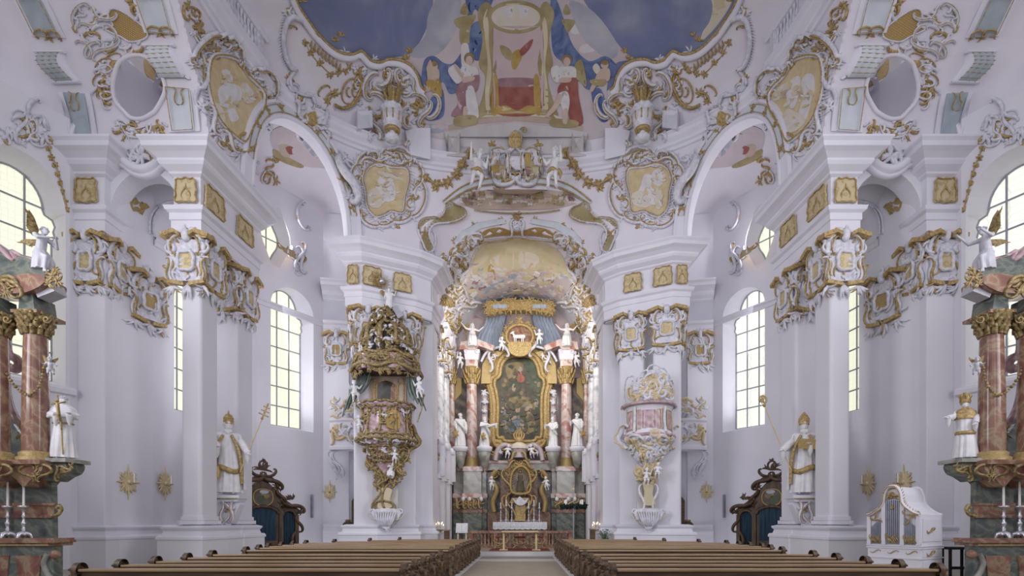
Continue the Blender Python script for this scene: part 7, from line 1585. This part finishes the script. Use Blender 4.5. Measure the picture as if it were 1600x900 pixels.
def oratory():
    t = thing('oratory_box', 'white and gilt oratory box with rose curtains on the right chancel pier', 'oratory', (6.1, YQ, 1.3)); MIR[0] = -1
    P_ = [(634, 38), (637, 40), (641, 36), (646, 33), (676, 34), (682, 38), (690, 38), (696, 30), (706, 26), (716, 24), (724, 16), (730, 10)]; c = cmap(P_); b = MB('arch_white'); turned(b, P_); b.build('box_body', t)
    b = MB('marble_rose')
    for y in (637, 684): b.stroke([(x, y) for x in range(540, 670, 4)], 5, c, 5, taper='none')
    b.build('marble_moulding', t)
    for x0, x1 in ((562, 580), (592, 630), (638, 654)):
        b = MB('marble_rose'); b.grid([[c(lerp(x0, x1, k / 16), y, .8 + .8 * sin(k * 1.3)) for k in range(17)] for y in (647, 660, 674)], True); b.build('curtain', t, 'rose curtain')
        g = MB('goldpale'); g.stroke([(x0, 646), (x1, 646), (x1, 675), (x0, 675), (x0, 646)], 1.8, c, 2.4, taper='none', lift=1); g.build('curtain_frame', t)
    w_ = MB('stucco'); g = MB('goldpale'); M_ = pl(YQ - .95)
    cr = [(568, 632), (568, 608), (580, 606), (586, 596), (598, 590), (604, 584), (612, 592), (622, 600), (628, 612), (634, 606), (640, 596), (642, 632)]
    rocaille(w_, g, c, [(x, y) for x, y in cr], 90, 7, 18, 3, .5, 8, .35)
    for a, b_ in zip(cr[1:-1], cr[2:]): w_.stroke(scroll(a, b_, 'C', 1, 3), 3, c, 3)
    w_.build('openwork_crest', t); g.build('gilt_crest', t)
    w_ = MB('stucco'); g = MB('goldpale')
    for x in (552, 586, 634, 658): w_.stroke([(x, 642), (x + 1, 660), (x, 680)], 5, c, 5, taper='none'); g.leafy((x, 645), 5, c, 6, 0, 2 * PI, 2); g.leafy((x, 678), 5, c, 6, 0, 2 * PI, 2); g.stroke([(x + 2, 650), (x + 2, 672)], 1.4, c, lift=4)
    for s in (-1, 1): w_.stroke(scroll((604 + 44 * s, 670), (604 + 46 * s, 698), 'C', s, 5), 8, c, 9, lift=1); g.stroke(scroll((604 + 44 * s, 670), (604 + 46 * s, 698), 'C', s, 5), 3, c, 3, lift=5)
    rocaille(w_, g, c, [(550, 686), (660, 686), (660, 712), (550, 712)], 60, 7, 18, 3.4, .4, 19, .3); rocaille(w_, g, c, [(570, 706), (640, 706), (640, 728), (570, 728)], 30, 6, 14, 3, .4, 20, .3)
    el = [(604 + 7 * cos(a), 683 + 6 * sin(a)) for a in [2 * PI * i / 16 for i in range(17)]]; w_.stroke(el, 4, c, 5, taper='none'); g.slab(el[:-1], c, 0, 4, bulge=2)
    el = [(604 + 9 * cos(a), 706 + 8 * sin(a)) for a in [2 * PI * i / 16 for i in range(17)]]; w_.stroke(el, 4, c, 5, taper='none'); w_.build('scroll_carving', t); g.build('gilt_carving', t)
    b = MB('paleblue'); b.slab(el[:-1], c, .5, 2); b.build('blue_panel', t)
    M_ = pl(YQ - .4); g = MB('goldpale'); rocaille(g, g, M_, [(584, 722), (626, 722), (622, 756), (592, 756)], 40, 6, 14, 3.4, 1, 12, .5); g.build('gilt_leaves', t)
    b = MB('gallery'); b.slab([(588, 800), (588, 735), (622, 735), (622, 800)], pl(YQ - .2), -3, 0); b.build('stem_back', t)
    b = MB('paint_cream'); b.slab(crom([(597, 758), (612, 758), (610, 770), (612, 788), (594, 788), (598, 772)], 4, True), M_, -6, 3); b.build('stem_panel', t); w_ = MB('stucco'); [w_.stroke(scroll((604 + 8 * s, 758), (604 + 14 * s, 795), 'S', s, 4), 5, M_, 6) for s in (-1, 1)]; w_.build('stem_scroll', t); base_shell(t); MIR[0] = 1
pulpit(); oratory()
# gilt sunburst over the pulpit
o = V((-6.55, 24.42, zat(440, 24.3))); d = V((2.25, 1.14, 0)).normalized(); mp = frame(o + V((.03, -.12, 0)), d, (0, 0, 1)); t = thing('gilt_sunburst', 'gilt sunburst with a silver ball on the frieze above the pulpit', 'sunburst', o)
g = MB('gold'); rg = random.Random(1)
for k in range(34): a = 2 * PI * k / 34; r = rg.uniform(.38, .56); g.slab([(.1 * cos(a - .12), .1 * sin(a - .12)), (r * cos(a), r * sin(a)), (.1 * cos(a + .12), .1 * sin(a + .12))], mp, 0, .05)
g.build('rays', t); g = MB('silver'); g.ball(mp(.06, -.02, .12), .13, 14, 10); g.build('silver_ball', t)
# ---------------------------------------------------------------- statues
def staff(name, label, a, b, head):
    t = thing(name, label, 'staff', a); m = MB('goldpale'); m.tube([a, b], .022, 7); m.build('shaft', t); d = (V(b) - V(a)).normalized(); s = V((0, -1, 0)).cross(d).normalized(); b = V(b); h = MB('gold')
    if head == 'cross':
        for k, w_ in ((-.05, .2), (-.2, .26), (-.35, .32)): h.tube([b + d * k - s * w_ * .6, b + d * k + s * w_ * .6], .028, 6)
        h.tube([b - d * .5, b + d * .12], .03, 6); h.ball(b - d * .5, .05, 7, 5)
    else:
        f = lambda x, y, hh: b + s * x + d * y + V((0, -hh, 0)); h.stroke(spiral((0, .17), .19, -PI / 2, 1.3, 22, 1), .07, f, .07, taper='none'); h.ball(b - d * .08, .06, 8, 5); h.leafy((0, .17), .2, f, 9, 0, 2 * PI, .06)
    h.build('staff_head', t)
def bishop(px, label, kind, sg):
    """church father on a corbel; px is measured on its own side"""
    Y = 19.55; MIR[0] = 1 if sg < 0 else -1
    base = at(357, 772, Y); H = 2.78; S = SIDE()
    ro = std_robe(4 if sg < 0 else 9, 'statue', 1.08)
    ro.mat('goldmatte'); ro.mat('statue')
    cope = robe([(.83, .13, .085, 0, .02), (.76, .165, .12, 0, .02), (.6, .18, .13, 0, .02), (.40, .19, .14, 0, .03), (.12, .2, .15, 0, .04), (.06, .2, .15, 0, .04)], 'statue', 8, .12, 3, 44, (-.55, PI + .55))
    band = MB('gold'); band.tube([(.13 * cos(a), -.02 + .125 * sin(a), .33 + .03 * sin(2 * a)) for a in [PI * 1.02 + PI * .96 * k / 14 for k in range(15)]], [.024] * 15, 6, None, 1.6)
    orph = MB('gold')
    for s in (-1, 1): orph.tube([(s * .05, -.085, .80), (s * .10, -.10, .70), (s * .15, -.095, .56), (s * .17, -.07, .40), (s * .175, -.06, .14)], [.018, .022, .024, .024, .02], 6)
    pose = dict(le=(-.19, -.02, .63), lh=(-.11, -.16, .63), re=(.2, -.02, .62), rh=(.26, -.15, .56)) if sg < 0 else dict(le=(-.19, -.03, .62), lh=(-.05, -.17, .66), re=(.2, -.02, .62), rh=(.28, -.14, .60))
    hat = MB('gold')
    if kind == 'tiara':
        hat.lathe([(.056, .955), (.062, .98), (.064, 1.02), (.058, 1.06), (.042, 1.09), (.012, 1.105), (.01, 1.13)], (0, .005, 0), 14)
        for z in (.965, 1.0, 1.04): hat.lathe([(.062, z - .008), (.07, z), (.062, z + .008)], (0, .005, 0), 14)
        hat.tube([(-.014, .005, 1.13), (.014, .005, 1.13)], .005, 5); hat.tube([(0, .005, 1.11), (0, .005, 1.15)], .005, 5)
    else:
        hat.grid([[(.064 * cos(a) * k, .064 * sin(a) * j, z) for a in [2 * PI * q / 16 for q in range(16)]] for z, k, j in ((.95, 1, 1), (1.0, 1.12, .95), (1.04, 1.05, .75), (1.09, .6, .4), (1.13, .05, .05))], True, closed=True)
    ex = [('mitre' if kind != 'tiara' else 'tiara', hat), ('gilt_band', band), ('cope_edge', orph)]
    if sg > 0: bk = MB('goldmatte'); mb = frame((-.02, -.17, .60), (1, 0, .1), (0, -.3, 1)); bk.slab([(-.09, 0), (.12, 0), (.12, .13), (-.09, .13)], mb, -.02, .02); ex.append(('open_book', bk))
    else: tas = MB('goldmatte'); tas.tube([(-.10, -.17, .36), (-.09, -.18, .28), (-.10, -.17, .2)], [.02, .035, .03], 7); ex.append(('tassel', tas)); li = MB('goldmatte'); li.ball((-.125, -.12, .60), (.045, .03, .075), 9, 6); ex.append(('gilt_lining', li))
    figure('bishop_statue', label, base, H, .35, pose, 'statue', 'statue', [('robe', ro), ('cope', cope), ('sleeve', sleeve((-.15, 0, .72), pose['lh'], .05, .045)), ('sleeve', sleeve((.15, 0, .72), pose['rh'], .05, .045))], 'beard', None, False, None, 0, 0, .12, .1, ex)
    R = Matrix.Rotation(.35, 3, 'Z'); hnd = base + R @ (V(pose['rh']) * H)
    b = hnd + V((.75, -.05, 1.75)); a = hnd - (b - hnd) * .42
    staff('crozier_staff' if kind != 'tiara' else 'cross_staff', ('thin gilt crozier held by the mitred bishop statue on the right' if kind != 'tiara' else 'thin gilt triple cross staff held by the statue with the tiara'), a, b, 'cross' if kind == 'tiara' else 'crozier')
    q = thing('statue_corbel', 'white and gilt corbel under the %s bishop statue' % S, 'corbel', at(357, 828, Y + .1)); M_ = pl(Y - .1); w_ = MB('arch_white')
    w_.slab([(337, 779), (336, 774), (378, 774), (377, 779)], M_, -24, 8); w_.slab([(340, 784), (338, 779), (375, 779), (373, 784)], M_, -20, 4); w_.slab(crom([(342, 784), (372, 784), (368, 800), (362, 812), (356, 818), (348, 808), (343, 796)], 3, True), M_, -18, -2, bulge=4); w_.build('shelf', q)
    w_ = MB('stucco'); g = MB('gold')
    for p, k, s in (((345, 784), (352, 812), 1), ((370, 784), (358, 814), -1), ((350, 790), (366, 792), 1), ((356, 800), (352, 826), 1)): w_.stroke(scroll(p, k, 'S', s, 5), 5, M_, 6, lift=.8); g.stroke(scroll(p, k, 'S', s, 5), 2, M_, lift=3)
    w_.leafy((356, 816), 10, M_, 7, .2, PI - .2, 4); w_.leafy((358, 790), 8, M_, 7, 0, 2 * PI, 3); g.leafy((358, 797), 8, M_, 7, 0, 2 * PI, 2.6); g.stroke([(338, 779), (376, 779)], 1.6, M_, lift=5, taper='none'); e = w_.build('stucco_carving', q); g.build('gilding', e); MIR[0] = 1
bishop(357, 'white bishop statue with a tall gilt tiara on a corbel, left of the nave', 'tiara', -1)
bishop(357, 'white bishop statue with pointed mitre and open book, right of the nave', 'mitre', 1)
# saints of the side altars
Y = 14.25; base = at(99, 717, Y); ro = std_robe(21, 'statue', 1.1)
hood = robe([(.90, .05, .06, 0, .02), (.86, .10, .08, 0, .015), (.80, .16, .105, 0, .01), (.70, .185, .12, 0, .01), (.66, .18, .118, 0, .01)], 'statue', 6, .08, 2)
ck = MB('goldmatte'); ck.tube([(.0, -.14, .62), (.01, -.15, .35), (.02, -.14, .06)], .012, 6); ck.tube([(.13 * cos(a), .11 * sin(a), .57) for a in [2 * PI * k / 16 for k in range(17)]], .012, 6)
figure('monk_statue', 'white robed monk statue holding a crucifix at the left side altar', base, 1.72, .55, dict(le=(-.18, -.04, .66), lh=(-.05, -.2, .68), re=(.18, -.05, .66), rh=(.12, -.22, .70)), 'statue', 'statue', [('habit', ro), ('hooded_cape', hood), ('sleeve', sleeve((-.16, -.01, .7), (-.06, -.18, .67), .055, .05)), ('sleeve', sleeve((.16, -.01, .7), (.11, -.2, .69), .055, .05))], 'curly', 'statuegrey', False, None, 0, 0, .35, .2, [('rope_girdle', ck)])
c0 = base + V((.33, -.42, .72)); t = thing('crucifix', 'gilt bronze crucifix held by the monk statue on the left', 'crucifix', c0); m = MB('goldbronze'); m.tube([c0, c0 + V((-.10, -.02, .95))], .022, 7); m.tube([c0 + V((-.26, -.02, .70)), c0 + V((.12, -.02, .76))], .02, 7); m.build('cross', t)
m = MB('gold'); o = c0 + V((-.08, -.05, .72)); m.cap(o, o + V((.02, 0, -.22)), .035, .028, 8); m.cap(o + V((.02, 0, -.22)), o + V((.03, -.02, -.46)), .03, .015, 8); m.ball(o + V((-.005, -.01, .06)), .035, 8, 6); [m.cap(o + V((0, 0, -.01)), o + V((s * .17, 0, .04)), .02, .012, 7) for s in (-1, 1)]; m.build('corpus', t)
MIR[0] = -1; base = at(98, 717, Y); ro = std_robe(27, 'statue', 1.05)
cp = robe([(.86, .09, .07, 0, .01), (.80, .15, .10, 0, .01), (.72, .165, .11, 0, .01), (.68, .16, .11, 0, .01)], 'gold', 7, .08, 2); bd = MB('goldmatte'); bd.tube([(.125 * cos(a), .115 * sin(a), .44) for a in [2 * PI * k / 16 for k in range(17)]], .022, 6, None, 1.6)
ht = MB('gold'); ht.lathe([(.06, .95), (.075, .98), (.068, 1.02), (.08, 1.05), (.05, 1.1), (.02, 1.14)], (0, 0, 0), 12, wob=lambda a, i: 1 + .1 * cos(6 * a)); [ht.tube([(.06 * cos(a), .06 * sin(a), 1.02), (.085 * cos(a), .085 * sin(a), 1.07), (.06 * cos(a), .06 * sin(a), 1.12)], [.014, .016, .004], 5) for a in [2 * PI * k / 8 for k in range(8)]]
figure('saint_statue', 'white robed statue with gilt crown, cape and outstretched arm at the right side altar', base, 1.62, .5, dict(le=(-.17, -.03, .63), lh=(-.10, -.14, .58), re=(.2, -.1, .68), rh=(.30, -.26, .69)), 'statue', 'statue', [('robe', ro), ('gilt_cape', cp), ('sleeve', sleeve((.15, 0, .74), (.27, -.22, .69), .05, .045)), ('sleeve', sleeve((-.15, 0, .72), (-.11, -.12, .6), .05, .045))], 'beard', 'goldmatte', False, None, 0, 0, .1, .2, [('gilt_belt', bd), ('gilt_crown', ht)]); MIR[0] = 1
KN = dict(pel=(0, .02, .50), lhip=(-.06, .0, .48), rhip=(.06, .0, .48), lk=(-.07, -.20, .40), lf=(-.07, -.17, .16), rk=(.07, -.14, .24), rf=(.07, .10, .20), chest=(0, -.02, .70), neck=(0, -.05, .83), head=(0, -.08, .90), ls=(-.115, -.03, .79), rs=(.115, -.03, .79))
for s in (-1, 1):
    MIR[0] = -s; S = SIDE(); base = at(64, 440, 13.9); p = dict(KN)
    if s < 0: p.update(le=(-.18, -.16, .70), lh=(-.06, -.27, .74), re=(.16, -.15, .66), rh=(.05, -.27, .76))
    else: p.update(le=(-.2, -.14, .72), lh=(-.16, -.32, .84), re=(.2, -.14, .76), rh=(.22, -.34, .90))
    lo = robe([(.56, .10, .085, 0, 0), (.46, .13, .12, 0, -.04), (.34, .15, .17, 0, -.06), (.2, .14, .16, 0, -.03)], 'statuegrey', 8, .14, 5)
    figure('kneeling_angel', 'grey winged angel kneeling %s on top of the %s side altar' % ('with folded hands' if s < 0 else 'with an outstretched arm', S), base, 1.5, 1.4, p, 'statuegrey', 'statue', [('loincloth', lo)], 'curly', None, False, None, 0, 0, -.1, 0, (), ('goldbronze', [((.05, .06, .74), (.02, .48, .80)), ((-.06, .0, .76), (-.28, -.12, 1.12))], (-.6, -.78, .1)))
    MIR[0] = -s; figure('putto', 'small grey winged cherub beside the %s side altar column' % S, at(80, 590, 13.7), .55, .6, dict(lf=(-.1, .12, .1), rf=(.1, .16, .16)), 'statuegrey', 'statue', (), 'curly', None, True, None, .4, 0, 0, 0, (), ('goldbronze', [((-.06, .06, .66), (-.25, .2, 1.0)), ((.06, .06, .66), (.3, .2, .95))])); MIR[0] = 1
# high altar
def sash(m, seed): g = MB(m); rg = random.Random(seed); g.tube([(-.14, -.03, .78), (-.02, -.13, .66), (.10, -.13, .52), (.15, -.02, .42)], [.03, .04, .045, .03], 8); return g
for x, yb, hh, f, p, lb, it in ((719, 698, 52, .3, dict(le=(-.2, -.02, .66), lh=(-.14, -.14, .52), re=(.19, -.03, .64), rh=(.16, -.14, .5)), 'white evangelist statue on a corbel between the left outer altar columns', 0), (757, 702, 50, .7, dict(le=(-.2, -.06, .70), lh=(-.05, -.2, .72), re=(.2, -.1, .72), rh=(.28, -.24, .78)), 'white statue with raised arm beside the left edge of the altar painting', 1),
                      (864, 700, 48, -.5, dict(le=(-.2, -.06, .68), lh=(-.2, -.18, .72), re=(.18, -.05, .64), rh=(.1, -.16, .58)), 'white statue in heavy drapery beside the right edge of the altar painting', 2), (902, 698, 52, -.3, dict(le=(-.2, -.02, .68), lh=(-.17, -.16, .74), re=(.19, -.03, .64), rh=(.16, -.14, .56)), 'white evangelist statue with a gilt attribute between the right outer altar columns', 3)):
    Y = YA - 1.2; base = at(x, yb, Y); H = hh * Y / FL
    ex = [('gilt_attribute', MB('gold'))]; e = ex[0][1]; e.ball((-.16 if it != 3 else .2, -.14, .36), (.05, .05, .12), 9, 6); e.leafy((0, 0), .14, frame((-.16 if it != 3 else .2, -.17, .36), (1, 0, 0), (0, 0, 1)), 9, 0, 2 * PI, .05)
    figure('evangelist_statue', lb, base, H, f, p, 'statue', 'statue', [('robe', std_robe(30 + it, 'statue', 1.05)), ('mantle', sash('statue', it)), ('sleeve', sleeve((-.15, 0, .73), p['lh'], .05, .04)), ('sleeve', sleeve((.15, 0, .73), p['rh'], .05, .04))], 'beard', None, False, None, 0, 0, .15, .2 * (-1) ** it, ex)
    q = thing('statue_corbel', 'grey marble corbel under the %s' % lb.replace('white ', '', 1).split(' on a')[0].split(' beside')[0].split(' between')[0] + [' beside the left outer column', ' left of the painting', ' right of the painting', ' by the right outer column'][it], 'corbel', at(x, 730, Y)); c = MB('arch_white'); lath(c, x, 0, [(10, 706), (12, 703), (12.5, 699), (11, 698)], Y, 18); c.mat('marble_grey'); lath(c, x, 0, [(2, 732), (6, 726), (8, 716), (10, 708), (9, 706)], Y, 16); c.build('corbel_body', q)
SEAT = dict(pel=(0, .05, .42), lhip=(-.06, .04, .42), rhip=(.06, .04, .42), lk=(-.09, -.17, .42), rk=(.09, -.17, .40), lf=(-.09, -.18, .16), rf=(.1, -.14, .15), chest=(0, .03, .63), neck=(0, .02, .75), head=(0, 0, .83), ls=(-.115, .03, .71), rs=(.115, .03, .71))
for s in (-1, 1):
    p = dict(SEAT); p.update(le=(-.22, 0, .72), lh=(-.34, -.05, .84), re=(.22, -.02, .66), rh=(.32, -.08, .74)); x = 738 if s < 0 else 886; Y = YA - .7
    figure('seated_angel', 'white draped angel seated on the red cornice to the %s above the altar columns' % ('left' if s < 0 else 'right'), at(x, 547, Y), 46 * Y / FL, -.2 * s, p, 'statue', 'statue', [('drapery', robe([(.62, .11, .09, 0, .03), (.50, .13, .12, 0, .0), (.40, .15, .2, 0, -.06), (.2, .15, .15, 0, -.1), (.1, .15, .14, 0, -.08)], 'statue', 8, .16, 8))], 'long', None, False, None, 0, 0, .1, 0, (), ('goldmatte', [((.05 * s, .1, .68), (.28 * s, .25, .92))]))
PUT = [(783, 548, 22, YA - .9, 'climbing left of the lamb medallion', .4), (842, 538, 24, YA - .9, 'standing right of the lamb medallion', -.3), (718, 576, 26, YA - .5, 'hanging below the left altar cornice', .3), (902, 574, 26, YA - .5, 'hanging below the right altar cornice', -.3), (792, 716, 22, YA - 1.1, 'on the left shoulder of the tabernacle', .2), (832, 716, 22, YA - 1.1, 'on the right shoulder of the tabernacle', -.2), (768, 766, 22, YA - 1.3, 'on the left gilt scroll beside the tabernacle niche', .5), (855, 766, 22, YA - 1.3, 'on the right gilt scroll beside the tabernacle niche', -.5),
       (742, 292, 62, 25.0, 'supporting the coat of arms from the left', .5), (862, 294, 62, 25.0, 'supporting the coat of arms from the right', -.5), (616, 724, 22, 23.3, 'waving in the opening under the pulpit body', .1), (556, 628, 34, 23.5, 'pulling the left pulpit drape', .5), (656, 622, 34, 23.5, 'pulling the right pulpit drape', -.5), (563, 676, 28, 23.6, 'hovering at the left side of the pulpit body', .6), (1009, 758, 28, 23.5, 'left in the pair under the oratory box', .2), (1026, 748, 26, 23.6, 'right in the pair under the oratory box', -.3)]
for k, (x, y, h, Y, w_, f) in enumerate(PUT):
    rg = random.Random(k); p = dict(lh=(-.27 + rg.uniform(-.05, .1), -.12, .66 + rg.uniform(-.12, .28)), rh=(.27 + rg.uniform(-.1, .05), -.12, .66 + rg.uniform(-.1, .26)), lf=(-.1, rg.uniform(0, .14), .04), rk=(.11, -.10, .26 + rg.uniform(0, .08)))
    cl = MB('goldmatte' if k in (8, 9) else 'statue'); cl.tube([(.13 * cos(a), .10 * sin(a), .40 + .03 * sin(3 * a)) for a in [2 * PI * q / 14 for q in range(15)]], .045, 7); cl.tube([(.12, -.02, .42), (.2, .03, .34), (.18, .06, .22)], [.05, .05, .01], 6)
    figure('putto', 'white putto ' + w_, at(x, y, Y), h * Y / FL, f, p, 'statue', 'statue', [('loincloth', cl)], 'curly', None, True, None, 0, rg.uniform(-.15, .15), 0, 0, (), ('goldmatte', [((-.05, .1, .64), (-.26, .2, .86)), ((.05, .1, .64), (.26, .2, .86))]) if k in (10, 13, 14) else None, 1.0, .016)
figure('canopy_figure', 'white figure with gilt wings and a grey tablet crowning the pulpit canopy', at(608, 492, 24.2), 42 * 24.2 / FL, .2, dict(re=(.2, -.05, .7), rh=(.24, -.16, .78)), 'statue', 'statue', [('robe', std_robe(50))], 'curly', 'goldmatte', False, None, 0, 0, .1, 0, (), ('goldbronze', [((-.08, .08, .74), (-.38, .12, 1.0)), ((.06, .1, .74), (.3, .2, 1.0))]))
m = MB('leadgrey'); mp = frame(at(626, 496, 23.9), (1, 0, .55), (-.55, 0, 1)); m.slab([(-.13, 0), (.15, 0), (.15, .52), (0, .6), (-.13, .52)], mp, -.05, .05); tag(m.build('stone_tablet'), 'grey stone tablet held up beside the figure on the pulpit canopy', 'tablet')
figure('reclining_figure', 'white bearded reclining figure among the gilt scrolls under the pulpit', at(606, 752, 23.5), 1.1, .6, dict(SEAT, lh=(-.1, -.2, .60), rh=(.3, -.12, .8), re=(.22, 0, .68)), 'statue', 'statue', [('drapery', robe([(.5, .12, .1, 0, .02), (.40, .15, .2, 0, -.06), (.2, .14, .14, 0, -.1)], 'statue', 8, .16, 8))], 'beard', None, False, None, -.25, .35)
figure('niche_figure', 'dark robed figure with gilt halo standing in the tabernacle niche', at(813, 768, YA - 1.05), 32 * UA, 0, None, 'oil_skin', 'statue', [('robe', std_robe(61, 'oil_brown', 1.2))], 'long', 'darkwood', False, None, 0, 0, .2, .1, [('halo', MB('gold').lathe([(.09, 0), (.11, .01), (.09, .02)], (0, .03, .95), 12, axis=V((0, 1, 0))))])
# ---------------------------------------------------------------- camera, light
cd = bpy.data.cameras.new('camera'); cam = bpy.data.objects.new('camera', cd); COL.objects.link(cam)
cam.location = (CAMX, 0, CAMZ); cam.rotation_euler = (PI / 2, 0, 0)
cd.sensor_width = 36; cd.lens = 36 * FL / 1600; cd.shift_x = (800 - PX) / 1600; cd.shift_y = (PY - 450) / 1600
cd.clip_end = 200; sc.camera = cam
w = bpy.data.worlds.new('daylight'); sc.world = w; w.use_nodes = True
w.node_tree.nodes['Background'].inputs[0].default_value = (.95, .945, 1.06, 1); w.node_tree.nodes['Background'].inputs[1].default_value = .66
def area(name, loc, to, sx, sy, e, col=(.97, .96, 1.04)):
    l = bpy.data.lights.new(name, 'AREA'); l.shape = 'RECTANGLE'; l.size = sx; l.size_y = sy; l.energy = e; l.color = col
    o = bpy.data.objects.new(name, l); COL.objects.link(o); o.location = loc
    o.rotation_euler = (V(to) - V(loc)).to_track_quat('-Z', 'Y').to_euler(); return o
for s in (-1, 1):
    o = area('nave_window_light', (s * 15.5, 6, 10), (s * 2, 18, 7), 5, 8, 560 if s < 0 else 380); o.data.spread = 1.7
    o = area('rear_window_light', (s * 7, -7, 11), (s * 2, 22, 12), 4, 8, 150); o.data.spread = 1.3
    area('choir_fill_light', (s * 2.2, 27.7, 12.6), (s * .5, 34.5, 10.5), 2.4, 3, 250, (1, .95, .88))  # added fill lamps hanging inside the choir, no window there; brighten vault and altar
for s in (-1, 1):
    o = area('oval_window_light', (s * 12.1, 25.78, 16.05), (-s * 8, 18, 17), .95, 1.9, 150); o.data.shape = 'ELLIPSE'
    area('tall_window_light', (s * 11.75, 26.5, 10.2), (s * 3.3, 31.5, 12), 1.5, 6, 35)
for s, e in ((-1, 230), (1, 20)): area('aisle_window_light', (s * 13.25, 22.3, 9.5), (-s * 9, 17.5, 5), 1.6, 6, e)
area('organ_gallery_window_light', (0, -8, 15), (0, 24, 16), 8, 5, 200)
sc.view_settings.view_transform = 'Standard'; sc.view_settings.look = 'None'; sc.view_settings.gamma = 1; sc.view_settings.exposure = -.15
sc.view_settings.use_curve_mapping = False
